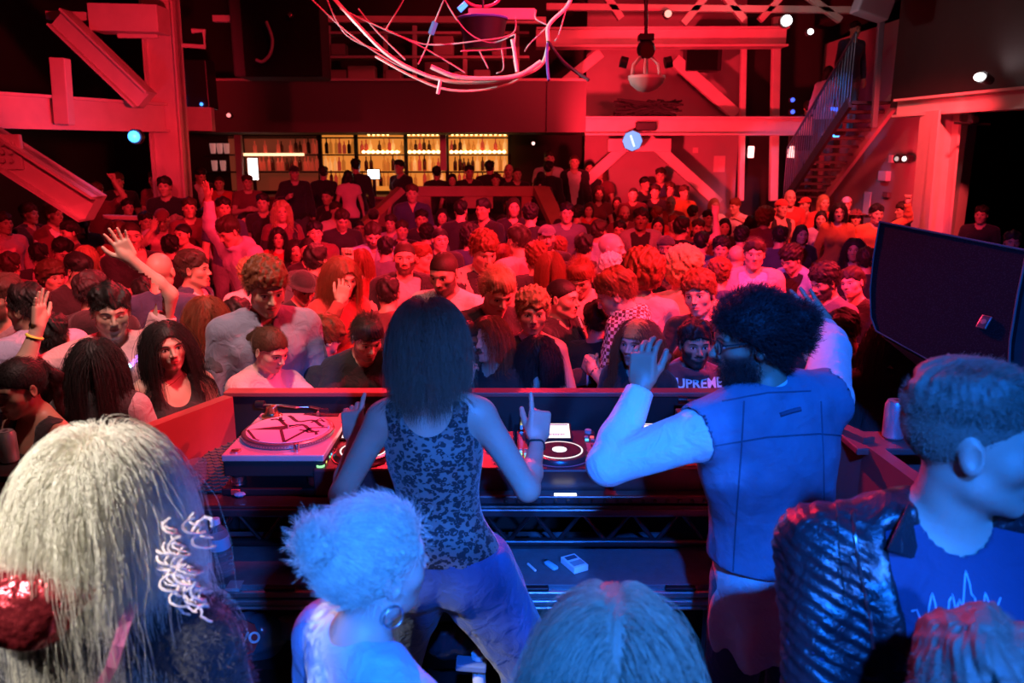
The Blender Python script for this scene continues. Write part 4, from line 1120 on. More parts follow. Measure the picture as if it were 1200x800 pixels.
# media players
def ring(c, r0, r1, z, h, seg=48):
    m = MB(); m.lathe([(r1, 0), (r0, 0), (r0, h), (r1, h), (r1, 0)], (c[0], c[1], z), seg); return m
m_deck = simple('deck_black', (.035, .033, .040), .32)
m_btn = simple('grey_button', (.4, .4, .42), .4)
def glow(n, c, e): return simple('glow_' + n, (.03, .03, .03), .5, emit=c, estr=e)
def player(cx, lab, screen_on=True, w=.305):
    cy = 2.755; top = TZ + .105; r = empty('media_player', (cx, cy, TZ)); T(r, lab, 'media player')
    MB().box((cx, cy, TZ + .055), (w, .40, .10), None, .008).build('body', m_deck, r)
    jc = (cx - .0, cy - .07)
    MB().lathe([(.108, 0), (.108, .004), (.100, .012), (.098, .018), (.088, .020)], (jc[0], jc[1], top), 56).build('jog_wheel', simple('jog_rim', (.10, .10, .11), .3, .6), r, True)
    ring(jc, .084, .079, top + .0205, .002).build('jog_ring', glow('ringwhite', (1, .95, .95), 1.1), r)
    MB().lathe([(.078, 0), (.078, .003)], (jc[0], jc[1], top + .019), 48).build('jog_top', m_rub, r)
    MB().lathe([(.026, 0), (.026, .002)], (jc[0], jc[1], top + .0222), 28).build('jog_display', glow('jogdisp', (.95, .9, 1), 1.6), r)
    ring(jc, .114, .110, top + .001, .002).build('platter_line', simple('thin_line', (.6, .25, .3), .4), r)
    if screen_on:
        R = Matrix.Rotation(math.radians(14), 3, 'X'); c = Vector((cx - .03, cy + .128, top + .016))
        s_ = MB().box(c, (.175, .112, .012), R, .003).build('display', m_blk, r)
        MB().box(c + R @ Vector((0, 0, .007)), (.160, .096, .001), R).build('screen', glow('screen', (1, .93, .92), 1.5), s_)
        mb = MB(); rr = random.Random(3)
        for i in range(26): mb.box(c + R @ Vector((-.06 + i * .0048, -.026, .0078)), (.003, rr.uniform(.006, .018), .0004), R)
        mb.build('waveform', simple('waveform', (.5, .42, .42), .5), s_)
        MB().box(c + R @ Vector((0, .040, .0078)), (.15, .006, .0004), R).build('screen_bar', simple('waveform2', (.45, .35, .35), .5), s_)
    x = cx + w / 2 - .028
    MB().box((x, cy - .06, top + .001), (.038, .22, .003)).build('pitch_panel', simple('pitch_panel', (.45, .16, .17), .4), r)
    MB().box((x, cy - .06, top + .003), (.006, .18, .002)).build('pitch_slot', m_blk, r)
    MB().box((x, cy - .10, top + .010), (.018, .026, .014), None, .003).build('pitch_fader', m_blk, r)
    rr = random.Random(int(cx * 100)); cols = [glow('y', (1, .7, .15), 1.5), glow('g', (.35, 1, .4), 1.3), glow('b', (.1, .6, 1), 1.4), m_btn, m_btn, glow('r', (1, .1, .1), 1.3), glow('w', (1, .9, .9), 1.6)]
    lx = cx - w / 2 + .022
    for i, (dy, c) in enumerate(((-.175, 1), (-.140, 0))):
        ring((lx, cy + dy), .014, .009, top + .001, .006, 24).build('play_button' if i == 0 else 'cue_button', cols[c], r)
    for i in range(4):
        for j in range(2):
            MB().box((lx - .008 + j * .018, cy - .09 + i * .024, top + .003), (.011, .009, .006), None, .001).build('pad_button', cols[(i + j) % 7] if (i + j) % 3 else m_btn, r)
    for i in range(4): MB().box((x - .012 + (i % 2) * .022, cy + .08 + (i // 2) * .03, top + .003), (.014, .012, .006), None, .001).build('mode_button', cols[(i + 2) % 7], r)
    MB().lathe([(.014, 0), (.013, .012), (.011, .014)], (x, cy + .165, top), 20).build('browse_knob', m_btn, r, True)
    return r
Xc = lambda px: P(px, 530, Z=TZ + .105).x
player(Xc(428), 'black media player with green and yellow ringed buttons beside the turntable')
player(Xc(655), 'black media player with lit screen and jog wheel under her raised hand')
player(Xc(762), 'black media player half hidden by the blue-sleeved forearm', True)
def mixer(cx):
    cy = 2.755; top = TZ + .105; r = empty('dj_mixer', (cx, cy, TZ)); T(r, 'black club mixer with knobs behind the woman in the leopard top', 'mixer')
    w = Xc(655) - Xc(428) - .32
    MB().box((cx, cy, TZ + .055), (w, .38, .10), None, .006).build('body', m_deck, r)
    cols = [m_btn, glow('b', (.1, .6, 1), 1.4), glow('r', (1, .1, .1), 1.3), glow('w', (1, .9, .9), 1.6)]
    for i in range(6):
        for j in range(6): MB().lathe([(.010, 0), (.009, .014), (.007, .016)], (cx - w / 2 + .035 + i * (w - .07) / 5, cy + .15 - j * .034, top), 14).build('knob', m_btn if (i + j) % 3 else m_rub, r, True)
    for i in range(4):
        x = cx - w / 2 + .07 + i * (w - .14) / 3
        MB().box((x, cy - .11, top + .001), (.006, .09, .002)).build('fader_slot', m_rub, r); MB().box((x, cy - .10, top + .009), (.018, .014, .014), None, .002).build('fader_cap', m_btn, r)
    MB().box((cx + w / 2 - .03, cy + .08, top + .002), (.035, .025, .003)).build('small_display', glow('screen', (1, .93, .92), 1.5), r)
mixer((Xc(428) + Xc(655)) / 2)
# crystal spire and glowing slot, front lip
sp = P(611, 506, Z=TZ + .105)
o = MB().lathe([(.014, 0), (.014, .006), (.008, .012), (.0095, .03), (.0015, .085)], (sp.x, sp.y, TZ + .105), 6).build('metal_spire', simple('shiny_spire', (.8, .8, .8), .12, 1.)); T(o, 'tiny faceted metal spire standing on the mixer edge', 'ornament')
lt_ = P(663, 556, Z=TZ + .03); lt_.y = 2.49 + .0
r = empty('control_strip', (.15, 2.52, TZ)); T(r, 'black front strip of small dark knobs below the lit media player', 'control strip')
MB().box((.34, 2.522, TZ + .018), (.98, .05, .030), None, .006).build('body', m_deck, r)
for i in range(18): MB().sphere((-.02 + i * .042, 2.492, TZ + .016), .0075, 10).build('knob', m_rub, r, True)
MB().box((P(663, 557, Y=2.5).x, 2.503, TZ + .036), (.075, .012, .004), None, .001).build('slot_light', glow('slot', (1, .9, .9), 6), r)
# monitor speaker on its stand
sp_ = empty('stage_speaker', (2.0, 2.4, .2)); T(sp_, 'big black stage loudspeaker tilted beside the booth', 'speaker')
m_gr = NT('speaker_grille'); vv = m_gr.n('ShaderNodeTexVoronoi'); vv.inputs['Scale'].default_value = 160; m_gr.t.links.new(m_gr.n('ShaderNodeTexCoord').outputs['Object'], vv.inputs[0])
m_gr.set(Base_Color=m_gr.mix(m_gr.sm(vv.outputs['Distance'], .25, .45), rgb(.003, .003, .004), rgb(.011, .010, .011)), Roughness=.85); m_gr.b.inputs['Specular IOR Level'].default_value = .15; m_gr = m_gr.m
# the grille plane: fixed by three corners, its outline lies in that plane
A, B_, C_ = P(1031, 260, D=3.05), P(1203, 293, D=2.55), P(1027, 388, D=2.85)
nn = (B_ - A).cross(C_ - A).normalized()
if nn.y > 0: nn = -nn
def onp(px, py):
    d = P(px, py, D=1.) - CAM; return CAM + d * ((A - CAM).dot(nn) / d.dot(nn))
out = [onp(*q) for q in ((1031, 260), (1204, 294), (1193, 345), (1184, 400), (1181, 460), (1182, 520), (1110, 434), (1027, 388), (1021, 372), (1020, 340), (1024, 300))]
MB().prism(out, -nn * .03).build('grille', m_gr, sp_)
cen = sum(out, Vector()) / len(out)
bk = [cen + (p - cen) * 1.0 - nn * .032 for p in out]
bk2 = [onp(1031, 260) - nn * .032, onp(1225, 298) - nn * .032, onp(1232, 560) - nn * .032, onp(1182, 522) - nn * .032, onp(1110, 436) - nn * .032, onp(1027, 389) - nn * .032, onp(1020, 360) - nn * .032]
MB().prism(bk2, -nn * .42).build('cabinet', m_rough, sp_)
m = MB(); o2 = out + [out[0]]
m.tube([p + nn * .002 for p in out[:2]], .004); m.tube([p + nn * .002 for p in out[-4:] + [out[0]]], .003); m.tube([p + nn * .002 for p in out[1:6]], .004); m.tube([p + nn * .002 for p in out[5:9]], .003)
m.build('grille_trim', simple('trim_paint', (.10, .09, .09), .3), sp_)
bd = onp(1154, 378); ux = (onp(1180, 384) - onp(1130, 372)).normalized(); uy = nn.cross(ux); Rb = Matrix((ux, uy, nn)).transposed()
bg = MB().box(bd + nn * .004, (.034, .046, .006), Rb, .002).build('badge', m_chrome, sp_)
MB().box(bd + nn * .0075, (.028, .040, .002), Rb).build('badge_face', simple('badge_face', (.06, .04, .04), .4), bg)
MB().cyl(bd + nn * .0075, bd + nn * .0095, .009, seg=20).build('badge_mark', simple('badge_mark', (.45, .12, .10), .4), bg, True)
q = onp(1200, 500) - nn * .22
MB().cyl((q.x, q.y, .25), (q.x, q.y, q.z), .03).build('stand_pole', m_blk, sp_, True)
MB().cyl((q.x, q.y, .2), (q.x, q.y, .23), .28, seg=32).build('stand_base', m_blk, sp_, True)
# cans
def can(c, lab, col=(.7, .7, .72), s=1., tilt=None, band=None):
    r = empty('drink_can', c); T(r, lab, 'can')
    R = tilt
    MB().lathe([(.024 * s, 0), (.031 * s, .006 * s), (.0325 * s, .012 * s), (.0325 * s, .108 * s), (.027 * s, .120 * s), (.0265 * s, .122 * s)], c, 28, R).build('can_body', simple('can_%s' % lab[:8], col, .28, .7), r, True)
    e = (R @ Vector((0, 0, .121 * s))) if R is not None else Vector((0, 0, .121 * s))
    MB().lathe([(.0265 * s, 0), (.027 * s, .002), (.024 * s, .0005)], Vector(c) + e, 28, R).build('can_lid', m_chrome, r, True)
    e2 = e * 1.02; MB().box(Vector(c) + e2, (.012 * s, .02 * s, .001), R).build('pull_tab', m_chrome, r)
    return r
c = P(12, 541, Z=1.2025); can(c, 'open silver can on the ledge outside the barrier', s=.95)
o = MB().cyl((c.x + .085, c.y + .0, 1.203), (c.x + .085, c.y, 1.206), .05, seg=24).build('coaster', m_pet, None, True); T(o, 'thin clear plastic lid beside the silver can', 'lid')
can(P(1046, 513, Z=1.2685), 'tall white can on the pink-lit ledge', (.75, .72, .78), 1.15)
# litter under the case
def wrap(c, r_, lab, seed, name='plastic_bag', col=(.05, .10, .14), rough=.15):
    def f(Q): return ell(Q, (0, 0, 0), r_) + .022 * np.abs(waves(Q, 22, seed, 3)) - .004
    v, q = snets(f, (-r_[0] - .05, -r_[1] - .05, -r_[2] - .05), (r_[0] + .05, r_[1] + .05, r_[2] + .05), .008)
    o = mobj(name, np_mesh(name, v, q), simple('wrap%d' % seed, col, rough, spec=.8)); o.location = c; return T(o, lab, 'bag')
wb = wrap(P(298, 745, Y=2.5), (.12, .06, .09), 'shiny dark plastic bag with a red round sticker under the flight case', 5)
Mx = Matrix.Translation(P(283, 748, Y=2.418)) @ Matrix.Rotation(math.pi / 2 - .45, 4, 'X') @ Matrix.Rotation(.05, 4, 'Z')
st3 = MB().cyl((0, 0, -.002), (0, 0, .002), .062, seg=8); o = st3.build('sticker', simple('sticker_red', (.55, .03, .03), .4)); o.matrix_world = Mx @ Matrix.Scale(1, 4); o.parent = wb; o.matrix_parent_inverse = Matrix.Translation(wb.location).inverted()
to = text_obj('TWO', .05, m_white, 'sticker_lettering', None, Mx @ Matrix.Translation((.004, 0, .0035)), .0008, 0, .0015)
to.parent = o; to.matrix_parent_inverse = o.matrix_world.inverted()
wrap(P(350, 735, Y=2.52), (.09, .05, .06), 'clear crumpled film beside the stickered bag', 8, 'plastic_film', (.12, .25, .32), .1)
wrap(P(529, 752, Y=2.45), (.11, .06, .07), 'glossy black bin bag between the standing woman\'s legs', 11, 'plastic_bag', (.02, .03, .04), .12)
T(MB().lathe([(.045, 0), (.055, .06), (.06, .10), (.045, .14), (.028, .145), (.026, .10), (.02, .02)], P(617, 775, Y=2.50), 28, Matrix.Rotation(.5, 3, 'X')).build('paper_cup', simple('cup_paper', (.65, .70, .75), .5), None, True), 'dented pale cup with a dark open mouth under the flight case', 'cup')
wrap(P(636, 785, Y=2.52), (.12, .06, .10), 'pale blue-lit cloth bag under the flight case', 14, 'cloth_bag', (.20, .28, .34), .7)
pl = empty('clamp_pole', P(566, 800, Y=2.30)); T(pl, 'white vertical pole with a strap clamp by the standing woman', 'pole')
a = P(566, 830, Y=2.30); b = P(560, 765, Y=2.30)
MB().cyl((a.x, a.y, .2), (b.x, b.y, b.z), .022, seg=20).build('pole', m_white, pl, True)
q = P(563, 778, Y=2.28); MB().box((q.x - .03, q.y, q.z), (.10, .055, .026), Matrix.Rotation(.1, 3, 'Y'), .006).build('strap', simple('strap_blue', (.15, .22, .32), .6), pl)
# ---------------------------------------------------------------- placing people
def fur(o, n, L, rad, mat, name, seed=0, dirn=(0, 0, -.5), jit=.5, sel=None, k=4, to=None):
    me = o.data; rs = np.random.RandomState(seed)
    v = np.zeros(len(me.vertices) * 3, np.float32); me.vertices.foreach_get('co', v); v = v.reshape(-1, 3)
    nr = np.zeros(len(me.vertices) * 3, np.float32); me.vertices.foreach_get('normal', nr); nr = nr.reshape(-1, 3)
    idx = np.arange(len(v)) if sel is None else np.nonzero(sel(v))[0]
    i = rs.choice(idx, n); p = v[i] + rs.randn(n, 3) * .004; d = nr[i] + rs.randn(n, 3) * jit + np.array(dirn)
    if to is not None:
        tv = np.array(to) - p; dist_ = np.linalg.norm(tv, axis=1)[:, None]; tv /= dist_; tv -= nr[i] * (tv * nr[i]).sum(1)[:, None]; d = tv + nr[i] * .10 + rs.randn(n, 3) * jit; dirn = (0, 0, 0)
    d /= np.linalg.norm(d, axis=1)[:, None]; pts = [p]
    for j in range(k - 1):
        p = p + d * L / (k - 1) * (.6 + .8 * rs.rand(n, 1)); d = d + rs.randn(n, 3) * (.25 if to is None else .06) + np.array(dirn) * .3; d /= np.linalg.norm(d, axis=1)[:, None]; pts.append(p)
    return hair_obj(name, np.stack(pts, 1), rad, mat, o)
HR = .118
def fit(HO, RH, cx, cy, h, yaw, fz, lo=.86, hi=1.12):
    """scale, spot on the floor for a figure whose head is seen at (cx, cy), h high."""
    hz = float((HO + RH @ V(0, 0, .0))[2]); S = 1.
    for _ in range(30):
        D = .235 * S * F_PX / h; H = P(cx, cy, D=D); Sn = (H.z - fz) / hz; S = .5 * S + .5 * min(max(Sn, lo), hi)
    if not (lo <= Sn <= hi):
        d = P(cx, cy, D=1.) - CAM
        if d.z < -.02: H = P(cx, cy, Z=fz + S * hz)
    ho = Vector([float(x) for x in (rotz(yaw) @ HO)]) * S
    return S, Vector((H.x - ho.x, H.y - ho.y, fz))
def arm_preset(name, sd, rnd=None):
    if name == 'chest': return dict(t=(sd * .07, -.27, 1.20), pole=(sd, .4, -1), hand='hold', back=(sd * .4, -1, .2))
    if name == 'cross': return dict(t=(-sd * .06, -.22 - .03 * (sd > 0), 1.22), pole=(sd, .2, -1.2), hand='relaxed', back=(0, -1, .3))
    if name == 'up': return dict(t=(sd * .36, -.14, 1.84), pole=(sd, -.1, -.3), hand='open', back=(0, 1, 0), fwd=(0, -.1, 1))
    if name == 'pump': return dict(t=(sd * .30, -.20, 1.78), pole=(sd, .1, -.6), hand='fist', back=(sd * .5, .8, 0), fwd=(0, 0, 1))
    if name == 'drink': return dict(t=(sd * .16, -.32, 1.24), pole=(sd, .4, -1), hand='hold', back=(sd, -.3, 0), fwd=(-sd * .3, -.8, .4))
    if name == 'chin': return dict(t=(sd * .05, -.17, 1.42), pole=(sd * .6, -.1, -1), hand='hold', back=(0, -1, 0), fwd=(-sd * .2, .1, 1))
    if name == 'face': return dict(t=(sd * .10, -.20, 1.50), pole=(sd * .8, -.1, -1), hand='relaxed', back=(sd * .3, -1, 0), fwd=(-sd * .4, .1, 1))
    if name == 'reach': return dict(t=(sd * .16, -.50, 1.24), pole=(sd * .6, .3, -1), hand='relaxed', back=(0, 0, 1))
    if name == 'phone': return dict(t=(sd * .06, -.30, 1.36), pole=(sd, .3, -1), hand='hold', back=(sd, -.6, 0), fwd=(-sd * .2, -.2, 1))
    if name == 'side': return dict(t=(sd * .52, -.30, 1.40), pole=(sd * .2, .4, -1), hand='open', back=(0, .3, 1))
    if name == 'hug': return dict(t=(sd * .30, -.42, 1.42), pole=(sd, .2, -.4), hand='relaxed', back=(0, 0, 1))
    return dict(t=(sd * .27, -.03, .86), pole=(sd * .5, .6, 0), hand='relaxed')
ARMS = {'down': ('d', 'd'), 'chest': ('chest', 'chest'), 'cross': ('cross', 'cross'), 'lup': ('up', 'd'), 'rup': ('d', 'up'), 'both': ('up', 'up'), 'lpump': ('pump', 'd'), 'rpump': ('d', 'pump'),
        'drink': ('drink', 'd'), 'rdrink': ('d', 'drink'), 'chin': ('cross', 'chin'), 'lchin': ('chin', 'd'), 'face': ('face', 'd'), 'reach': ('reach', 'reach'), 'phone': ('phone', 'd'), 'rside': ('d', 'side'), 'lside': ('side', 'd'), 'hug': ('hug', 'hug')}
_mesh = {}
def lib(key, fn):
    if key not in _mesh: _mesh[key] = fn()
    return _mesh[key]
def use_mesh(name, me, mat, parent, M=None):
    return mobj(name, me, mat, parent, M)
CC = {'k': (.018, .018, .02), 'n': (.035, .05, .12), 'w': (.75, .73, .72), 'g': (.28, .28, .30), 'm': (.16, .035, .045), 'r': (.55, .06, .05), 'l': (.35, .50, .72), 'p': (.75, .40, .42), 'd': (.20, .30, .48), 'b': (.52, .40, .32), 'v': (.48, .42, .62), 'o': (.75, .22, .06), 's': (.12, .12, .15)}
HATS = {}
def hat_mesh(kind):
    def f(q):
        c = ell(q, (0, -.016, .036), (.084, .103, .088))
        if kind == 'beanie':
            z0 = .040; d = np.maximum(c - .004 - .0015 * np.sin(np.arctan2(q[:, 0], q[:, 1]) * 60), z0 - .6 * (q[:, 1] < 0) * .03 - q[:, 2])
            return smin(d, np.maximum(ell(q, (0, -.016, .050), (.089, .108, .060)), np.abs(q[:, 2] - .052) - .014), .003)
        d = np.maximum(c - .001, .045 - q[:, 2])
        if kind == 'cap': b = np.maximum(ell(q, (0, .105, .050), (.062, .068, .02)), np.abs(q[:, 2] - .052 + .4 * (q[:, 1] - .08)) - .003)
        else: b = np.maximum(ell(q, (0, -.012, .045), (.135, .155, .03)), np.abs(q[:, 2] - .047) - .003)
        return smin(d, b, .004)
    v, q = snets(f, (-.17, -.2, .0), (.17, .2, .16), .006); return np_mesh(kind, v, q)
def make_person(cx, cy, h, yaw, place=None, sex='m', hair='short', hc='dark', garm='tee', col='k', arms='down', hy=0, hp=0, label='', tone='fair', beard=0, closed=0, fz=0., group=None, tier=None, lean=0, under=None, hat=None, hatcol=None, armspec=None, build=1., smile=0, roll=0, tilt=0, twist=0, seed=0, mat=None, hi=1.12, lo=.86, trcol='s', ret=False, pal=None, hem=.86, sleevecol=None, nstr=None, fit_only=False, legs=None, extra=None, quantize=True, topname=None, sc_x=None):
    tier = tier or ('A' if h >= 38 else ('B' if h >= 21 else 'C'))
    if tier != 'A' and quantize:
        hy = round(hy / 35) * 35; hp = round(hp / 20) * 20; lean = round(lean / 15) * 15; smile = 0
    key = (sex, lean, twist, hy, hp, roll, arms if armspec is None else repr(armspec), build, smile, tilt, tier, repr(legs))
    def mk():
        A = {-1: arm_preset(ARMS[arms][0], -1), 1: arm_preset(ARMS[arms][1], 1)}
        if armspec: A.update(armspec)
        r = math.radians
        return Fig(sex, lean=r(lean), twist=r(twist), yaw=r(hy), pitch=r(hp), roll=r(roll), arms=A, build=build, smile=smile, legs=legs, tilt=r(tilt))
    fg = lib(('fig', key), mk)
    S, loc = place or fit(fg.HO, fg.RH, cx, cy, h, math.radians(yaw), fz, lo, hi)
    if fit_only: return fg, S, loc, tier
    cb, ch, hh, gs, ts, hs = {'S': (.010, .0035, .0035, .007, .009, .004), 'A': (.013, .004, .004, .010, .02, .0055), 'B': (.018, .0062, .006, .015, .028, .008), 'C': (.024, .009, .009, .021, .034, .011)}[tier]
    me = lib(('body', key), lambda: fg.body_mesh(cb, ch, hh))
    o = mobj('person', me, skin(tone, hc if hc != 'grey' else 'dark', beard, closed))
    o.location = loc; o.scale = (S, S, S); o.rotation_euler = (0, 0, math.radians(yaw))
    tag(o, label, 'person', group)
    c = CC[col] if isinstance(col, str) else col
    gk = (sex, lean, twist, arms if armspec is None else repr(armspec), build, garm, tier, tilt, hem)
    nm = topname or {'tee': 't_shirt', 'tank': 'tank_top', 'long': 'sweater', 'hoodie': 'hoodie', 'jacket': 'jacket', 'shirt': 'shirt', 'vest': 'vest', 'dress': 'dress'}[garm]
    fo = {'tee': .005, 'tank': .003, 'long': .006, 'hoodie': .008, 'jacket': .008, 'shirt': .007, 'vest': .006, 'dress': .004}[garm]
    gm = lib(('g', gk), lambda: fg.garment(garm, gs, fo, seed % 5, hem=hem, extra=extra))
    top = mobj(nm, gm, mat or cloth(c), o)
    tops = [top]
    if garm in ('jacket', 'vest') or under:
        uk = under[0] if under else 'tee'; uc = CC[under[1]] if under else CC['g']
        um = lib(('g', gk[:5] + (uk, 'u' + tier)), lambda: fg.garment(uk, gs, .0015, 3, hem=((lambda Q: .74 - .55 * Q[:, 0]) if uk == 'long' else .88)))
        tops.append(mobj({'tee': 't_shirt', 'long': 'long_sleeved_shirt', 'shirt': 'shirt', 'tank': 'tank_top'}[uk], um, cloth(uc), o))
    tk = ('tr', sex, tier, repr(legs))
    tm = lib(tk, lambda: Fig(sex, legs=legs).trousers(ts))
    mobj('trousers', tm, cloth(CC[trcol]), o)
    if tier != 'S': mobj('shoes', lib(('sh', 'B'), lambda: Fig('m').shoes(.02)), cloth(CC['k']), o)
    hm = hairmat(hc); M = fg.hmat()
    if hat:
        mobj('hat' if hat == 'brim' else hat, lib(('hat', hat), lambda: hat_mesh(hat)), cloth(CC[hatcol or 'k']), o, M)
        if hair in ('short', 'quiff', 'curly'): hair = 'buzz'
    if hair not in ('bald', None):
        sd = seed % 2 if tier in 'A' else 0
        ho = mobj('hair', lib(('h', hair, tier, sd), lambda: hair_mesh(hair, hs, sd)), hm, o, M)
        if hair != 'buzz' and tier in ('A', 'B', 'S'):
            n, r_ = {'S': (9000, .00045), 'A': (2200, .0007), 'B': (700, .0012)}[tier]
            if nstr: n = nstr
            base = 'short' if hair in ('pony', 'bun', 'slick') else hair
            if hair in ('pony', 'slick') and tier == 'A':
                k = ('sl', hair, sd)
                if k not in _mesh: _mesh[k] = fur(ho, 2600, .018, .0006, hm, 'hair_strands', sd, k=4, jit=.10, to=(0, -.11, .055))[1]
                else: hair_obj('hair_strands', None, None, hm, ho, data=_mesh[k])
            if not (hair in ('pony', 'bun', 'slick')):
                k = ('st', base, tier, sd)
                if k not in _mesh:
                    oo, dd = hair_obj('hair_strands', strands(base, n, sd + 3, thick=.014), r_, hm, ho); _mesh[k] = dd
                else: hair_obj('hair_strands', None, None, hm, ho, data=_mesh[k])
    return (o, fg, S, tops) if ret else o
# ---------------------------------------------------------------- people on the stage
from mathutils.bvhtree import BVHTree
def loc_of(S, loc, yaw, w):      # world point -> figure frame
    q = (Vector(w) - loc) / S; R = rotz(-math.radians(yaw)); v = R @ V(*q); return (float(v[0]), float(v[1]), float(v[2]))
def vloc(yaw, w):
    v = rotz(-math.radians(yaw)) @ V(*w); return tuple(float(x) for x in v)
def bvh_world(o):
    bpy.context.view_layer.update(); me = o.data; M = o.matrix_world
    vs = [M @ v.co for v in me.vertices]; return BVHTree.FromPolygons(vs, [tuple(p.vertices) for p in me.polygons])
def onto(bv, px, py, off=.003):
    d = (P(px, py, D=1.) - CAM).normalized(); h = bv.ray_cast(CAM, d, 12)
    return None if h[0] is None else h[0] + h[1] * off
def attach(o, parent):
    bpy.context.view_layer.update(); o.parent = parent; o.matrix_parent_inverse = parent.matrix_world.inverted(); return o
def surf_tube(bv, pts, r, name, mat, parent, off=.002, seg=6):
    q = []
    for (a, b), (c, d) in zip(pts, pts[1:]):
        n = max(2, int(math.hypot(c - a, d - b) / 4))
        for i in range(n): q.append((a + (c - a) * i / n, b + (d - b) * i / n))
    q.append(pts[-1]); w = [onto(bv, x, y, off) for x, y in q]; w = [x for x in w if x is not None]
    if len(w) < 3: return None
    m = MB(); m.tube(w, r, seg); return m.build(name, mat, parent, True)
# --- the DJ with her back to us
t = NT('leopard_print'); vo = t.n('ShaderNodeTexVoronoi', feature='F1'); vo.inputs['Scale'].default_value = 62; mp = t.n('ShaderNodeMapping'); mp.inputs['Scale'].default_value = (1.0, 1.0, 1.3)
t.t.links.new(t.n('ShaderNodeTexCoord').outputs['Object'], mp.inputs[0]); nzc = t.n('ShaderNodeTexNoise'); nzc.inputs['Scale'].default_value = 30; t.t.links.new(mp.outputs[0], nzc.inputs['Vector'])
mx_ = t.n('ShaderNodeMix', data_type='RGBA'); mx_.inputs[0].default_value = .03; t.t.links.new(mp.outputs[0], mx_.inputs[6]); t.t.links.new(nzc.outputs['Color'], mx_.inputs[7]); t.t.links.new(mx_.outputs[2], vo.inputs['Vector'])
dd = vo.outputs['Distance']; ringm = t.ma('MULTIPLY', t.sm(dd, .48, .60), t.ma('SUBTRACT', 1, t.sm(dd, .10, .20)))
ringm = t.ma('MULTIPLY', ringm, t.ma('GREATER_THAN', nzc.outputs[0], .36)); t.set(Base_Color=t.mix(ringm, rgb(.20, .16, .14), rgb(.010, .009, .010)), Roughness=.7, Sheen_Weight=.3); t.bump(t.noise(24, 5, dist=.6), .5, .012)
m_leo = t.m
m_leaf = cloth((.05, .10, .22))
yaw = 178
kw = dict(sex='f', hair=None, hc='chestnut', garm='tank', col='k', tone='fair', tier='S', hp=12, tilt=3, hi=1.05, lo=.9, fz=.2, hem=.975, legs={-1: ((-.09, 0, .90), (-.27, -.10, .50), (-.30, .02, .08), (-.32, -.14, .035)), 1: ((.09, 0, .90), (.20, -.12, .50), (.26, .02, .08), (.28, -.14, .035))})
fg, S, loc, _t = make_person(503, 406, 92, yaw, fit_only=True, **kw)
def W2(px, py, D): return loc_of(S, loc, yaw, P(px, py, D=D))
Dw = .235 * S * F_PX / 92
spec = {1: dict(t=W2(416, 515, Dw + .20), pole=(.5, .2, -1), hand='horns', back=vloc(yaw, (-.3, -1, .2)), fwd=vloc(yaw, (-.12, .25, 1)), thumb=1),
        -1: dict(t=W2(630, 515, Dw + .20), pole=(-.5, .3, -1), hand='point', back=vloc(yaw, (.5, -1, .2)), fwd=vloc(yaw, (.1, .3, 1)), thumb=-1)}
dj, fg, S, tops = make_person(503, 406, 92, yaw, armspec=spec, label='woman DJ seen from behind in a leopard-print tank top and loose blue trousers', mat=m_leo, ret=True, topname='tank_top', **kw)
for c in dj.children:
    if c.name.startswith('trousers'): c.data = lib('djtr', lambda: Fig('f', legs=kw['legs'], tilt=math.radians(3)).trousers(.008, .018, .010, 4, baggy=.028, top=.992)); c.data.materials.append(None) if not c.data.materials else None; c.material_slots[0].link = 'OBJECT'; c.material_slots[0].material = cloth((.045, .10, .24), .8)
hm = hairmat('chestnut')
ho = mobj('hair', lib('hbob', lambda: hair_mesh('bob', .004, 3)), hm, dj, fg.hmat())
ho.scale = ho.scale
hair_obj('hair_strands', strands('wavy', 15000, 5, length=.165, thick=.038, messy=2.0), .0005, hm, ho)
bpy.context.view_layer.update()
a = fg.arms[-1]; R_ = a['R']
wb_ = MB(); c_ = a['wr'] - a['fd'] * .03; q = Vector([float(x) for x in a['fd']]).to_track_quat('Z', 'Y')
wb_.tube([Vector([float(x) for x in c_]) + q @ Vector((math.cos(k * math.pi / 10) * .026, math.sin(k * math.pi / 10) * .026, .004 * math.sin(k))) for k in range(21)], .0035, 6)
o = wb_.build('bracelet', m_rub, None, True); o.parent = dj
o['label'] = 'thin black bracelet'
# --- man in the denim vest
yaw = 196
kw = dict(sex='m', hair='short', hc='black', garm='vest', tone='tan', tier='S', beard=2, hy=88, hp=6, tilt=9, hi=1.12, lo=.95, fz=.2, build=1.05, hem=.98, under=('long', 'w'), trcol='n', lean=6, twist=0)
kw['hy'] = 70
fg, S, loc, _t = make_person(880, 398, 104, yaw, fit_only=True, **kw)
Dw = .235 * S * F_PX / 104
W2 = lambda px, py, D: loc_of(S, loc, yaw, P(px, py, D=D))
spec = {1: dict(t=W2(752, 452, Dw + .16), pole=(1, .1, -1), hand='relaxed', back=vloc(yaw, (-.6, -1, .2)), fwd=vloc(yaw, (.05, .2, 1))),
        -1: dict(t=W2(966, 382, Dw + .55), pole=(-.3, .1, .5), hand='open', back=vloc(yaw, (0, -1, .2)), fwd=vloc(yaw, (-.5, .3, .7)))}
t = NT('denim'); nz = t.noise(18, 5, dist=.4); t.set(Base_Color=t.mix(nz, rgb(.10, .16, .26), rgb(.20, .28, .40)), Roughness=.8)
w_ = t.n('ShaderNodeTexWave'); w_.inputs['Scale'].default_value = 160; t.t.links.new(t.n('ShaderNodeTexCoord').outputs['Object'], w_.inputs[0])
t.bump(t.ma('ADD', t.ma('MULTIPLY', w_.outputs[1], .03), t.noise(11, 5, dist=.5)), .6, .03); m_den = t.m
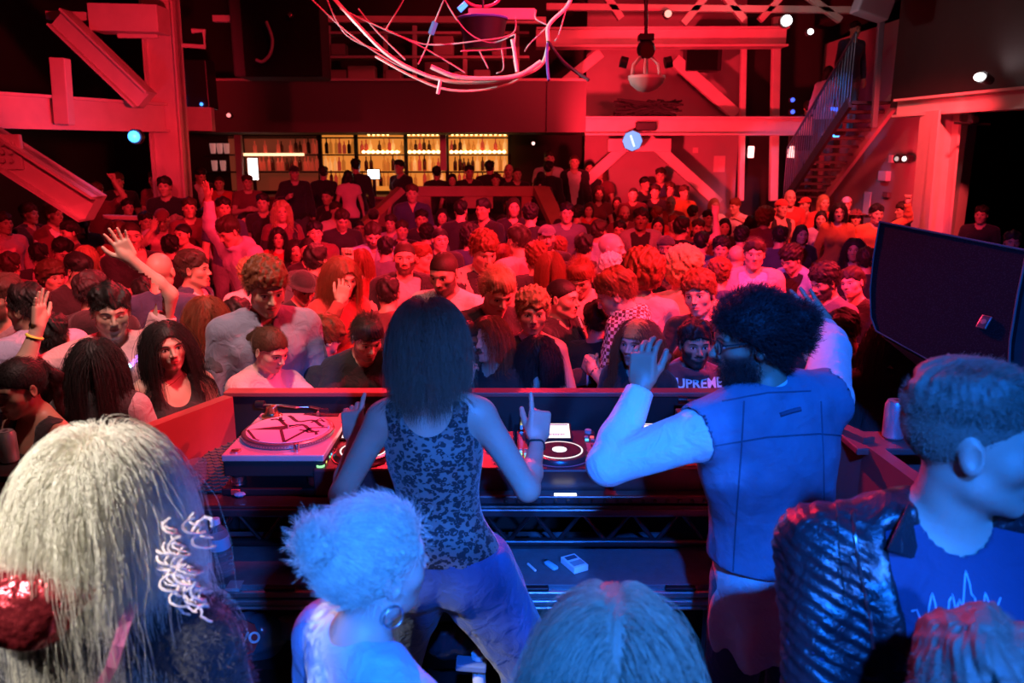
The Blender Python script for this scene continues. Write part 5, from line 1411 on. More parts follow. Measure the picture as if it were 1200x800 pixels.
vm, fg, S, tops = make_person(880, 398, 104, yaw, armspec=spec, label='bearded man seen from behind in a blue denim vest with raised arms', mat=m_den, ret=True, **kw)
bv = bvh_world(tops[0]); seam = simple('denim_seam', (.06, .09, .15), .8)
for pts in ([(872, 470), (868, 540), (862, 620), (858, 690)], [(962, 470), (965, 540), (966, 620), (962, 690)], [(838, 522), (900, 512), (960, 508), (1010, 512)], [(846, 470), (900, 460), (950, 458)], [(840, 680), (900, 690), (970, 690)]):
    surf_tube(bv, pts, .0022, 'seam', seam, tops[0], .0005)
surf_tube(bv, [(914, 486), (926, 482), (938, 479)], .006, 'hanger_loop', seam, tops[0], .001)
# his long hair gathered in a loose bun, and sunglasses
hm = hairmat('black'); M = fg.hmat()
def f(q):
    cr = ell(q, (0, -.014, .03), (.074, .094, .084)); d = smax(cr - .020 - .004 * waves(q, 70, 2, 2), zline(q[:, 1]) - q[:, 2], .012)
    d = smin(d, ell(q, (0, -.120, .020), (.060, .055, .062)) - .010 * waves(q, 60, 5, 3), .025)
    return smin(d, ell(q, (0, -.075, -.045), (.050, .035, .05)) - .008 * waves(q, 60, 6, 2), .02)
v, q = snets(f, (-.14, -.22, -.13), (.14, .13, .17), .0045)
hb = mobj('hair', np_mesh('hair', v, q), hm, vm, M)
fur(hb, 9000, .020, .0006, hm, 'hair_strands', 3, (0, -.5, .0), .7, k=5)
for c in list(vm.children):
    if c.name.startswith('hair') and c is not hb: bpy.data.objects.remove(c, do_unlink=True) if not c.children else [bpy.data.objects.remove(z, do_unlink=True) for z in list(c.children) + [c]]
mb = MB()
for sd in (-1, 1):
    mb.tube([Vector((sd * .062, .086, .012)), Vector((sd * .078, .05, .016)), Vector((sd * .083, .0, .018)), Vector((sd * .082, -.03, .004))], .0022, 6)
    mb.tube([Vector((sd * (.034 + .026 * math.cos(k * math.pi / 8)), .094 - .006 * abs(math.cos(k * math.pi / 8)), .004 + .020 * math.sin(k * math.pi / 8))) for k in range(17)], .0022, 6)
mb.tube([Vector((-.01, .098, .012)), Vector((.01, .098, .012))], .002, 6)
gl = mb.build('glasses', m_rub, None, True); gl.parent = vm; gl.matrix_local = M
fur(vm, 3500, .013, .0004, hm, 'beard', 4, (0, 0, -.4), .4, k=3, sel=lambda vv: (lambda Q: (np.linalg.norm(Q, axis=1) < .16) & (Q[:, 2] < -.035) & (Q[:, 2] > -.13) & (Q[:, 1] > -.005) & ~((np.abs(Q[:, 0]) < .024) & (Q[:, 2] > -.07) & (Q[:, 2] < -.048)))(fg.toq(vv)))
# --- man in the leather jacket
yaw = -5
def leather(Pn, U, d):
    sh = U[:, 2] > 1.26
    side = np.abs(U[:, 0]) > .135
    a = np.sin((U[:, 2] * 1.0 - np.abs(U[:, 0]) * .45) * 290)
    w = np.clip((np.abs(U[:, 0]) - .13) / .02, 0, 1) * np.clip((U[:, 2] - 1.10) / .04, 0, 1)
    return d - .0032 * a * w * 1.0
kw = dict(sex='m', hair='crop', hc='ash', garm='jacket', col='k', tone='fair', tier='S', hy=74, hp=8, hi=1.1, lo=.88, fz=.2, build=1.10, nstr=14000, under=('tee', 'n'), hem=.9, armspec={-1: dict(t=(-.10, -.30, 1.02), pole=(-1, .6, -.6), hand='fist', back=(-.4, -1, .3)), 1: dict(t=(.30, -.12, .90), pole=(1, .6, -.2), hand='relaxed')})
t = NT('leather'); t.set(Base_Color=rgb(.018, .018, .022), Roughness=.34, Coat_Weight=.25); t.b.inputs['Coat Roughness'].default_value = .25; t.bump(t.ma('ADD', t.noise(14, 5, dist=.9), t.ma('MULTIPLY', t.noise(300, 2), .05)), .55, .03); m_lea = t.m
lm, fg, S, tops = make_person(1142, 516, 172, yaw, label='man in profile wearing a ribbed black leather jacket over a skyline-print tee', mat=m_lea, ret=True, extra=leather, **kw)
bpy.context.view_layer.update()
bj = bvh_world(tops[0]); bt_ = bvh_world(tops[1])
sil = [(1068, 716), (1074, 714), (1078, 724), (1086, 738), (1087, 722), (1089, 708), (1092, 694), (1096, 708), (1098, 728), (1102, 722), (1106, 730), (1110, 726), (1112, 704), (1116, 696), (1120, 716), (1124, 702), (1128, 712), (1131, 668), (1136, 684), (1138, 696), (1142, 700), (1146, 722), (1151, 730), (1154, 694), (1158, 704), (1162, 722), (1168, 712), (1172, 700)]
prn = simple('print_ink', (.45, .62, .75), .6)
surf_tube(bt_, sil, .0012, 'skyline_print', prn, tops[1], .001)
zipm = simple('zip_metal', (.5, .5, .52), .3, 1.)
surf_tube(bj, [(999, 600), (1003, 640), (1010, 680), (1020, 722), (1024, 760)], .003, 'zip', zipm, tops[0], .001)
surf_tube(bj, [(980, 590), (984, 650), (990, 700)], .0015, 'stitching', m_rub, tops[0], .001)
# folded lapel
def lapel(ptsx, nm):
    w = [onto(bj, x, y, .020) or onto(bt_, x, y, .034) for x, y in ptsx]; w = [a for a in w if a is not None]
    if len(w) < 3: return
    n_ = (w[1] - w[0]).cross(w[2] - w[0]).normalized(); n_ = -n_ if n_.y > 0 else n_
    c0 = sum(w, Vector()) / len(w)
    w2 = [p - n_ * ((p - c0).dot(n_)) * .85 for p in w]
    m = MB().prism(w2, n_ * .006); bmesh.ops.bevel(m.bm, geom=list(m.bm.edges), offset=.002, segments=2, affect='EDGES'); m.build(nm, m_lea, tops[0])
lapel([(1000, 582), (1028, 548), (1054, 530), (1064, 596), (1070, 650), (1032, 644)], 'lapel')
s_ = onto(bj, 1058, 636, .022) or onto(bt_, 1058, 636, .03)
if s_: MB().sphere(s_, .005, 12, (1, .6, 1)).build('snap_button', zipm, tops[0], True)
# --- blond woman in the fuzzy jacket
yaw = 172
m_fz = cloth((.02, .022, .026), .9)
kw = dict(sex='f', hair=None, hc='platinum', garm='hoodie', col='k', tone='pale', tier='S', hi=1.05, lo=.88, fz=.2, topname='fuzzy_jacket', mat=m_fz)
bw_, fg, S, tops = make_person(128, 598, 165, yaw, label='blond woman from behind with long tousled hair and a fuzzy black jacket', ret=True, **kw)
fur(tops[0], 30000, .013, .0006, simple('fuzz', (.035, .04, .05), .5), 'fuzz', 7, (0, 0, -.1), .8, k=3)
hm = hairmat('platinum')
ho = mobj('hair', lib('hwavyS', lambda: hair_mesh('bob', .004, 2)), hm, bw_, fg.hmat())
hair_obj('hair_strands', strands('lank', 16000, 9, length=.19, thick=.046, messy=2.2, k=18), .00045, hm, ho)
# red sequined hood lying over her shoulder
t = NT('red_sequins'); vo = t.n('ShaderNodeTexVoronoi'); vo.inputs['Scale'].default_value = 120; t.t.links.new(t.n('ShaderNodeTexCoord').outputs['Object'], vo.inputs[0])
t.set(Base_Color=t.mix(vo.outputs['Distance'], rgb(.55, .05, .06), rgb(.25, .02, .03)), Roughness=.22, Metallic=.8)
nm_ = t.n('ShaderNodeBump'); nm_.inputs['Strength'].default_value = 1; nm_.inputs['Distance'].default_value = .02
sepc = t.n('ShaderNodeSeparateXYZ'); t.t.links.new(vo.outputs['Color'], sepc.inputs[0]); t.t.links.new(t.ma('ADD', sepc.outputs[0], t.noise(20, 3)), nm_.inputs['Height']); t.t.links.new(nm_.outputs[0], t.b.inputs['Normal'])
hc_ = P(54, 708, D=1.15)
def f(Q): return smin(ell(Q, (-.02, 0, 0), (.080, .065, .062)), ell(Q, (.05, .02, .028), (.06, .05, .034)), .03) + .009 * waves(Q, 30, 3, 3)
v, q = snets(f, (-.16, -.13, -.11), (.22, .13, .11), .006)
o = mobj('sequined_hood', np_mesh('sequined_hood', v, q), t.m); o.location = hc_; attach(o, bw_); o['label'] = 'shiny red sequined hood'
bvz = bvh_world(tops[0])
def strap(pts, w, mat, nm, bv, parent):
    ws = [onto(bv, x, y, .024) for x, y in pts]; ws = [a for a in ws if a]
    if len(ws) < 3: return
    m = MB(); L = []
    for i, p in enumerate(ws):
        t_ = (ws[min(i + 1, len(ws) - 1)] - ws[max(i - 1, 0)]).normalized(); s = t_.cross((CAM - p).normalized()).normalized() * w / 2; L.append((p + s, p - s))
    vs = [(m.bm.verts.new(a), m.bm.verts.new(b)) for a, b in L]
    for (a, b), (c, d) in zip(vs, vs[1:]): m.bm.faces.new((a, b, d, c))
    bmesh.ops.solidify(m.bm, geom=list(m.bm.faces), thickness=.003)
    m.build(nm, mat, parent)
strap([(152, 716), (144, 732), (136, 750), (128, 768), (118, 790), (108, 812)], .016, simple('pink_strap', (.85, .28, .45), .5), 'bag_strap', bvz, bw_)
# pale curly ribbons hanging down beside her hair
for j in range(26):
    rr = random.Random(j); x = 212 + rr.uniform(-14, 26); y0 = 596 + rr.uniform(0, 78); D = 1.16 + rr.uniform(-.04, .05); pts = []; n = 34; r0 = rr.uniform(.006, .012); ph = rr.random() * 6
    top_ = P(x - 12, y0, D=D); drop = rr.uniform(.04, .08)
    for i in range(n):
        u = i / (n - 1); pts.append(top_ + Vector((math.cos(ph + u * 13) * r0 + u * rr.uniform(.02, .025), math.sin(ph + u * 13) * r0 - .01, -drop * u)))
    o = MB().tube(pts, [.0019 * (1 - .3 * i / n) for i in range(n)], 6).build('hair_ribbon', simple('pale_ribbon', (.80, .70, .60), .5), None, True); attach(o, bw_)
    if j == 0: o['label'] = 'pale curly hair ribbon'
o = MB().tube([P(226, 622, D=1.2), P(232, 612, D=1.2), P(240, 606, D=1.2), P(248, 608, D=1.2), P(249, 617, D=1.2)], .003, 8).build('hair_ribbon', simple('pale_ribbon', (.8, .7, .6), .5), None, True); attach(o, bw_)
# --- blue-lit woman with the bun
yaw = 128
kw = dict(sex='f', hair='bun', hc='platinum', garm='tee', col='l', tone='pale', tier='S', hi=1.05, lo=.88, fz=.2, hy=-6, hp=6)
bl, fg, S, tops = make_person(440, 660, 146, yaw, label='blond woman with a loose bun and light blue tee, face turned aside', ret=True, **kw)
hm = hairmat('platinum')
for c in bl.children:
    if c.name.startswith('hair'): fur(c, 14000, .034, .0005, hm, 'hair_strands', 2, k=5, jit=.09, to=(0, -.105, .085))
mb = MB(); mb.tube([Vector((.082, -.012, -.045 - .0)) + Vector((0, math.sin(k * math.pi / 10) * .020, math.cos(k * math.pi / 10) * .020 - .02)) for k in range(21)], .0018, 6)
for sd in (1,):
    o = mb.build('hoop_earring', m_chrome, None, True); o.parent = bl; o.matrix_local = fg.hmat()
# --- two people just showing at the bottom edge
kw = dict(sex='f', hair=None, hc='dirty', garm='tee', col='n', tone='pale', tier='S', hi=1.05, lo=.80, fz=.2)
b3, fg, S, tops = make_person(716, 772, 172, 176, label='person with straight fair hair seen from behind, only the head in view', ret=True, **kw)
hm = hairmat('dirty')
ho = mobj('hair', lib('hlongS', lambda: hair_mesh('long', .004, 2)), hm, b3, fg.hmat())
hair_obj('hair_strands', strands('long', 14000, 12, thick=.020, messy=.8, length=.38), .00045, hm, ho)
kw = dict(sex='m', hair='short', hc='ash', garm='tee', col='k', tone='fair', tier='S', hi=1.05, lo=.80, fz=.2)
make_person(1142, 812, 178, 150, label='top of a tousled brown-haired head in front of the leather jacket', nstr=16000, **kw)
# ---------------------------------------------------------------- the dance floor
# x, y, head height in px, facing, then the look; labels say who is who
PPL = []
def C(x, y, h, yaw, label, **k): PPL.append((x, y, h, yaw, label, k))
# front rows
C(130, 365, 56, 5, 'black-haired man with closed eyes and both arms raised, glowing necklace on', hair='short', hc='black', garm='tee', col='p', arms='both', closed=1, tone='pale', hp=10, armspec={-1: dict(t=(-.30, -.16, 1.60), pole=(-.8, -.3, -1), hand='open', back=(-.7, .5, 0), fwd=(.15, 0, 1)), 1: dict(t=(.10, -.10, 1.86), pole=(1, -.1, .4), hand='open', back=(0, 1, .2), fwd=(-.35, -.1, .9))})
C(114, 426, 52, 165, 'woman seen from behind with long glossy black hair and black jacket, can in hand', sex='f', hair='long', hc='black', garm='jacket', col='k', arms='rdrink', tone='tan')
C(197, 406, 66, 12, 'smiling woman with long dark hair in a black tank top', sex='f', hair='long', hc='black', garm='tank', col='k', tone='pale', smile=1, roll=-6)
C(240, 372, 54, 195, 'woman with long straight auburn hair and white tee, her back to the booth', sex='f', hair='long', hc='auburn', garm='tee', col='w')
C(317, 410, 58, 32, 'ponytailed woman in a pink lace top looking down at the barrier', sex='f', hair='pony', hc='brown', garm='long', col='p', tone='pale', hp=22, hy=10, arms='reach')
C(312, 338, 58, 8, 'tall curly-haired man in an open pale denim shirt looking down', hair='curly', hc='auburn', garm='shirt', col=(.24, .26, .36), under=('tee', 's'), hp=18, tone='fair', hy=8)
C(22, 455, 54, -58, 'woman in profile with undercut ponytail and black off-shoulder top', sex='f', hair='pony', hc='black', garm='dress', col='k', tone='tan', closed=1, hp=12)
C(32, 362, 50, 200, 'dark-haired man in a pale lavender shirt with his back turned', hair='short', hc='black', garm='shirt', col='v', tone='tan', hy=30)
C(2, 350, 50, -55, 'bearded man in a grey knit jacket at the crowd edge', hair='short', hc='dark', garm='jacket', col='g', beard=2, under=('tee', 'g'), hy=-20)
C(108, 343, 44, 165, 'back of a man with thick black hair and black hooded top', hair='short', hc='black', garm='hoodie', col='k', hy=-20)
C(380, 398, 46, 120, 'woman with short tousled red hair bending over in a black tee', sex='f', hair='curly', hc='auburn', garm='tee', col='k', lean=28, hp=25, tone='pale')
C(430, 396, 50, 18, 'dark-haired man in black leaning his folded arms on the barrier', hair='quiff', hc='dark', garm='tee', col='k', lean=18, hp=18, beard=1, tone='pale', armspec={-1: dict(t=(-.10, -.46, 1.16), pole=(-1, .0, -1), hand='fist', back=(0, 0, 1), fwd=(-1, -.3, 0)), 1: dict(t=(.12, -.45, 1.20), pole=(1, .1, -1), hand='relaxed', back=(0, 0, 1))})
C(401, 326, 44, 28, 'woman with long reddish hair covering her mouth with a fist', sex='f', hair='wavy', hc='auburn', garm='long', col='r', hp=12, arms='face')
C(356, 337, 38, 25, 'person in a black brimmed hat making a finger sign', hair='short', hc='dark', hat='brim', hatcol='k', garm='tee', col='k', arms='rpump', hp=25)
C(583, 342, 46, 22, 'fair-haired man in a black shirt gazing down between the women', hair='quiff', hc='blond', garm='tee', col='k', hp=22, lean=8, tone='pale')
C(573, 398, 48, -35, 'woman with short tawny hair resting her chin on her hand', sex='f', hair='bob', hc='auburn', garm='long', col='k', hp=-6, roll=-8, tone='pale', arms='lchin')
C(624, 367, 46, 4, 'woman with curly light hair pulled up, smiling at the booth', sex='f', hair='curly', hc='blond', garm='tank', col='k', smile=1, tone='pale')
C(631, 418, 52, 175, 'woman with very long black hair and lavender vest top, back to the booth', sex='f', hair='long', hc='black', garm='tank', col='v', tone='pale')
C(660, 350, 44, 62, 'man with cropped black hair and black jacket with a pale stripe', hair='buzz', hc='black', garm='jacket', col='k', under=('tee', 'k'), tone='pale', arms='drink')
C(722, 345, 46, -95, 'man in profile with short tawny hair and a checked scarf', hair='short', hc='auburn', garm='tee', col='k', hp=22, lean=10, tone='pale', arms='chest')
C(746, 402, 58, -28, 'smiling woman with bright orange hair under a smooth orange beanie', sex='f', hair='long', hc='auburn', hat='beanie', hatcol='o', garm='jacket', col='k', smile=1, tone='pale', under=('tee', 'k'))
C(815, 404, 60, 14, 'bearded man laughing in a maroon hoodie with white chest lettering', hair='short', hc='black', garm='hoodie', col='m', beard=2, tone='tan', smile=1)
C(549, 402, 40, 35, 'dark-skinned man half hidden behind the DJ, holding a drink cup', hair='buzz', hc='black', garm='tee', col='k', tone='dark', arms='rdrink')
C(819, 346, 44, -18, 'person with wavy reddish hair peering over the hoodie man', sex='f', hair='curly', hc='auburn', garm='tee', col='k', roll=-10, tone='pale')
C(520, 320, 42, -25, 'balding bearded man in a white shirt looking down', hair='buzz', hc='dark', garm='tee', col='w', beard=2, hp=18)
C(474, 302, 38, 0, 'stern bearded man with cropped hair and an open black jacket', hair='buzz', hc='dark', garm='jacket', col='k', beard=2, under=('tee', 'p'), arms='rdrink')
C(495, 303, 32, 62, 'red-lit man in profile just behind the stern bearded man', hair='short', hc='auburn', garm='tee', col='r')
C(567, 295, 42, 22, 'curly-topped man in a beige jacket looking down at his drink', hair='curly', hc='auburn', garm='jacket', col='b', hp=20, under=('tee', 'k'), arms='drink')
C(607, 282, 34, 215, 'man with cropped hair and a dusky pink tee turned away', hair='short', hc='dark', garm='tee', col='p')
C(628, 303, 34, 190, 'back of a head with short curly ginger hair', hair='curly', hc='auburn', garm='tee', col='k')
C(645, 314, 38, 180, 'back of a woman with a smooth red bob', sex='f', hair='bob', hc='auburn', garm='tee', col='m')
C(680, 326, 40, -15, 'ginger-haired man in a pink tee looking down', hair='quiff', hc='auburn', garm='tee', col='p', hp=28)
C(716, 318, 38, 170, 'person with pale blond wavy hair seen from behind', hair='curly', hc='platinum', garm='tee', col='k')
C(752, 322, 42, -150, 'woman with a big head of red curls turned away', sex='f', hair='afro', hc='auburn', garm='tee', col='p')
C(801, 318, 40, 165, 'person with fluffy blond curls behind the orange beanie', hair='afro', hc='blond', garm='long', col='b')
C(843, 322, 34, 170, 'person with dark red curls beside the pale-jacketed man', hair='curly', hc='auburn', garm='tee', col='n')
C(884, 298, 34, 4, 'man with dark quiff in a pale open jacket and blue top', hair='quiff', hc='dark', garm='jacket', col='p', under=('tee', 'l'), tone='fair')
C(966, 331, 38, -48, 'dark-bearded man in a violet-lit grey tee looking down', hair='curly', hc='black', garm='tee', col='s', beard=2, hp=18, tone='fair')
C(999, 332, 34, -32, 'clean-shaven man tilting his head beside the loudspeaker edge', hair='short', hc='dark', garm='tee', col='k', roll=-14, tone='pale')
C(927, 304, 30, -40, 'man with wavy black hair and a pale blue jacket stretching out an arm', hair='curly', hc='black', garm='jacket', col='l', lean=18, hp=20, arms='rside', under=('tee', 'k'))
C(228, 316, 42, 68, 'dark-haired man in profile with navy jacket over a white tee', hair='short', hc='dark', garm='jacket', col='n', under=('tee', 'w'))
C(188, 318, 42, 160, 'back of a bald man in a navy top', hair='bald', garm='tee', col='n', tone='fair')
C(93, 318, 36, 40, 'man with heavy black fringe behind the raised hand', hair='short', hc='black', garm='tee', col='k', hp=15)
C(62, 326, 34, 30, 'person with frizzy grey-brown hair at the crowd edge', hair='afro', hc='brown', garm='tee', col='s')
C(268, 272, 32, -55, 'man with a dark crew cut in a lavender hoodie leaning over', hair='short', hc='dark', garm='hoodie', col='v', lean=18, hp=15, arms='lup')
C(293, 322, 34, 170, 'person with fluffy fair hair behind the pale denim shirt', sex='f', hair='curly', hc='blond', garm='tee', col='w')
C(371, 306, 36, 150, 'back of a dark smooth head behind the brimmed hat', hair='short', hc='black', garm='tee', col='s')
C(423, 308, 32, 185, 'person with straight red hair beside the reddish-haired woman', sex='f', hair='bob', hc='auburn', garm='tee', col='r')
C(1042, 402, 44, 190, 'person in a black patterned jacket standing under the loudspeaker', hair='long', sex='f', hc='black', garm='jacket', col='k', under=('tee', 'k'), tier='B')
C(986, 392, 40, -40, 'person in a black hooded top clapping beside the loudspeaker', hair='short', hc='black', garm='hoodie', col='k', hp=25, armspec={-1: dict(t=(.02, -.32, 1.50), pole=(-1, .1, -1), hand='open', back=(-.6, .8, 0), fwd=(0, -.1, 1)), 1: dict(t=(.20, -.36, 1.42), pole=(1, .1, -1), hand='open', back=(.4, 0, -1), fwd=(-.8, -.5, .2))})
# middle
C(154, 277, 31, 5, 'shaven-headed man resting his chin on his hand', hair='buzz', hc='dark', garm='tee', col='k', arms='chin')
C(139, 273, 26, 0, 'face peeping out behind the shaven-headed man', hair='short', hc='brown', garm='tee', col='m')
C(74, 296, 28, 20, 'man with black fringe looking down in front of the maroon tee', hair='short', hc='black', garm='tee', col='p', hp=20)
C(101, 303, 28, 190, 'fair-haired woman turned away among the men by the beam', sex='f', hair='bob', hc='blond', garm='tee', col='p')
C(125, 303, 27, 0, 'ginger man just above the raised open hand', hair='short', hc='auburn', garm='tee', col='m')
C(35, 251, 23, 50, 'man in a dark jacket below the wide slanting brace', hair='short', hc='brown', garm='jacket', col='k', under=('tee', 'm'), arms='drink')
C(63, 252, 25, 48, 'brown-haired man in a maroon jacket over a white tee', hair='quiff', hc='brown', garm='jacket', col='m', under=('tee', 'w'))
C(81, 273, 25, -62, 'black-haired man in profile wearing a maroon tee', hair='short', hc='black', garm='tee', col='m')
C(98, 262, 20, 190, 'dark ponytailed head below the drink rail', sex='f', hair='pony', hc='black', garm='tee', col='k')
C(5, 262, 24, 30, 'person in a pink-white sleeve at the far crowd edge', hair='short', hc='dark', garm='long', col='p')
C(12, 312, 28, 170, 'person in a maroon top at the far crowd edge', hair='short', hc='dark', garm='tee', col='m')
C(113, 225, 20, -20, 'man raising a fist at the end of the slanting brace', hair='short', hc='brown', garm='tee', col='m', arms='rpump')
C(138, 213, 19, -10, 'man in a black tee standing beside the raised fist', hair='short', hc='brown', garm='tee', col='k', arms='drink')
C(181, 211, 18, -30, 'dark-haired man leaning at the foot of the column', hair='short', hc='dark', garm='tee', col='m')
C(193, 219, 22, -15, 'man in a black tee with a white print by the column foot', hair='short', hc='black', garm='tee', col='k', arms='cross')
C(196, 206, 15, 0, 'head just showing behind the man in the printed tee', hair='short', hc='black', garm='tee', col='k')
C(171, 260, 22, 20, 'man in black below the column clasping his hands', hair='short', hc='black', garm='tee', col='k', arms='chest')
C(190, 257, 23, -5, 'man in a flat red cap rubbing his face', hair='short', hc='brown', hat='cap', hatcol='m', garm='tee', col='p', arms='face', hp=20)
C(214, 275, 25, -40, 'dark-haired woman in a pink tee facing the column', sex='f', hair='slick', hc='black', garm='tee', col='p')
C(200, 290, 27, 170, 'back of a round black-haired head before the pink tee', hair='short', hc='black', garm='tee', col='k')
C(235, 206, 17, 25, 'man in a dark suit and white shirt near the pale jugs', hair='short', hc='black', garm='jacket', col='k', under=('tee', 'w'), hp=20)
C(257, 215, 16, -10, 'man in a coral polo holding a camera', hair='buzz', hc='dark', garm='tee', col='r', arms='drink')
C(290, 214, 17, 5, 'man in a maroon tee with both hands at his chest', hair='short', hc='dark', garm='tee', col='m', arms='chest')
C(240, 257, 24, 5, 'moustached man in bright white sleeves', hair='short', hc='black', garm='long', col='w', beard=1)
C(286, 260, 20, 10, 'woman with a dark bob behind the lavender hoodie', sex='f', hair='bob', hc='black', garm='tee', col='k')
C(330, 248, 24, 5, 'woman with long fluffy blond hair looking down', sex='f', hair='curlylong', hc='blond', garm='jacket', col='k', under=('tee', 'm'))
C(326, 279, 23, 3, 'woman with dark curls and folded arms below the blond one', sex='f', hair='curlylong', hc='black', garm='tee', col='r', arms='cross')
C(345, 203, 17, 5, 'man in a dark cap and big black jacket at the bar', hair='short', hc='dark', hat='cap', hatcol='k', garm='jacket', col='k', under=('tee', 'k'), arms='drink')
C(379, 203, 15, 175, 'man in black facing the amber bottles', hair='short', hc='dark', garm='long', col='k')
C(408, 207, 14, 178, 'woman in a pink top and black skirt with her back turned', sex='f', hair='bob', hc='black', garm='tee', col='p', trcol='k')
C(417, 195, 14, 180, 'tall figure in black behind the woman in pink', hair='short', hc='black', garm='long', col='k')
C(468, 196, 15, -45, 'man in a black tee beside the glowing till screen', hair='quiff', hc='black', garm='tee', col='k', hp=10)
C(384, 231, 19, -30, 'slim woman in black talking near the bar front', sex='f', hair='pony', hc='black', garm='long', col='k')
C(394, 247, 19, 30, 'bright-faced person before the slim woman in black', hair='short', hc='dark', garm='tee', col='b')
C(483, 227, 20, 0, 'man in an open dark shirt by the end of the wooden booth', hair='short', hc='brown', garm='shirt', col='n')
C(369, 273, 25, 5, 'smiling dark-haired man beside the curly-haired women', hair='short', hc='black', garm='shirt', col='m', under=('tee', 'g'), tone='fair')
C(361, 293, 26, 4, 'smiling woman with hair tied back below the smiling man', sex='f', hair='slick', hc='black', garm='tee', col='k')
C(346, 294, 22, 10, 'dark-haired woman squeezed beside the smiling woman', sex='f', hair='bob', hc='black', garm='long', col='k')
C(401, 258, 22, 10, 'man in a black jumper with his head bowed', hair='short', hc='dark', garm='long', col='k', hp=20)
C(421, 268, 21, 12, 'dark-skinned man next to the bluish shirt', hair='buzz', hc='black', garm='tee', col='s', tone='brown')
C(437, 276, 27, 5, 'bearded man in a pale blue open-collared shirt', hair='short', hc='dark', garm='shirt', col='l', beard=2, hp=12, under=('tee', 'w'))
C(438, 254, 19, 170, 'dark cap seen from behind above the bluish shirt', hair='short', hc='black', hat='cap', hatcol='k', garm='tee', col='k')
C(494, 257, 21, 0, 'round-faced man in black below the booth end', hair='short', hc='black', garm='tee', col='k', tone='tan')
C(471, 270, 20, 8, 'man with glasses-like shadow on his face beyond the stern man', hair='short', hc='dark', garm='tee', col='k')
C(458, 262, 19, -10, 'dim figure in grey beside the bluish shirt', hair='short', hc='dark', garm='tee', col='g')
C(516, 281, 27, 15, 'slick-haired man under violet light behind the bald bearded man', hair='slick', hc='black', garm='tee', col='k')
C(518, 254, 19, 5, 'woman with dark hair below the first booth opening', sex='f', hair='long', hc='black', garm='tee', col='g')
C(551, 279, 25, 175, 'violet-rimmed round dark head seen from behind', hair='afro', hc='black', garm='tee', col='n')
C(590, 264, 22, 178, 'blue-collared man facing away from the booth', hair='short', hc='black', garm='shirt', col='l')
C(590, 300, 26, 170, 'red-haired head behind the beige jacket', sex='f', hair='bob', hc='auburn', garm='tee', col='r')
C(641, 279, 25, 5, 'man in a pale peaked cap with a dark beard', hair='short', hc='dark', hat='cap', hatcol='s', garm='tee', col='k', beard=2, tone='tan')
C(657, 268, 21, -5, 'woman with long dark hair lit violet beside the peaked cap', sex='f', hair='long', hc='black', garm='tee', col='k')
C(655, 292, 24, 175, 'red-haired person below the violet-lit woman', hair='curly', hc='auburn', garm='tee', col='m')
C(717, 291, 36, 72, 'bald bearded man in profile wearing a dark sleeveless top', hair='bald', beard=2, hc='dark', garm='tee', col='k')
C(702, 272, 25, 150, 'dark-haired man with a pale blue shirt turned away', hair='short', hc='dark', garm='shirt', col='l')
C(751, 257, 24, 2, 'dark-skinned man in an open grey jacket', hair='short', hc='black', garm='jacket', col='g', under=('tee', 'k'), tone='brown')
C(780, 291, 28, -5, 'dark-bearded man in a black beanie', hair='short', hc='black', hat='beanie', hatcol='k', garm='jacket', col='d', under=('tee', 'k'), beard=2, tone='brown')
C(799, 268, 25, 150, 'dark head beside a bare raised forearm', hair='short', hc='black', garm='tee', col='k', arms='lpump')
C(771, 265, 17, 0, 'pale woman with dark hair behind the grey jacket', sex='f', hair='long', hc='black', garm='tee', col='k')
C(732, 250, 18, 15, 'bald man with a goatee under the blue lamp', hair='bald', beard=2, hc='dark', garm='tee', col='m')
C(726, 270, 20, -10, 'person in glasses lit violet behind the bald head', hair='short', hc='black', garm='tee', col='v')
C(790, 262, 18, 10, 'ruddy man by the dark head and forearm', hair='short', hc='auburn', garm='tee', col='r')
C(770, 252, 18, 150, 'ginger head beside the open grey jacket', hair='short', hc='auburn', garm='tee', col='r')
C(845, 292, 24, 0, 'violet-lit man with dark curls beside the bald head', hair='curly', hc='black', garm='tee', col='s')
C(863, 301, 28, 170, 'back of a bald head beside the pale jacket', hair='bald', garm='tee', col='m')
C(869, 278, 20, 170, 'dark tousled head behind the bald head', hair='curly', hc='black', garm='tee', col='s')
C(914, 278, 24, 175, 'broad dark head above the pale blue jacket', hair='short', hc='black', garm='tee', col='n')
C(939, 275, 20, 20, 'violet-lit woman glancing toward the stairs', sex='f', hair='bob', hc='dark', garm='tee', col='k')
C(897, 256, 22, 160, 'reddish frizzy head near the two wall lamps', sex='f', hair='afro', hc='auburn', garm='tee', col='m')
C(1001, 293, 25, -5, 'violet-lit woman with long dark hair beside the loudspeaker', sex='f', hair='long', hc='black', garm='long', col='k', tone='tan')
C(822, 285, 20, 170, 'dark crowd head beyond the fluffy blond curls', hair='short', hc='black', garm='tee', col='s')
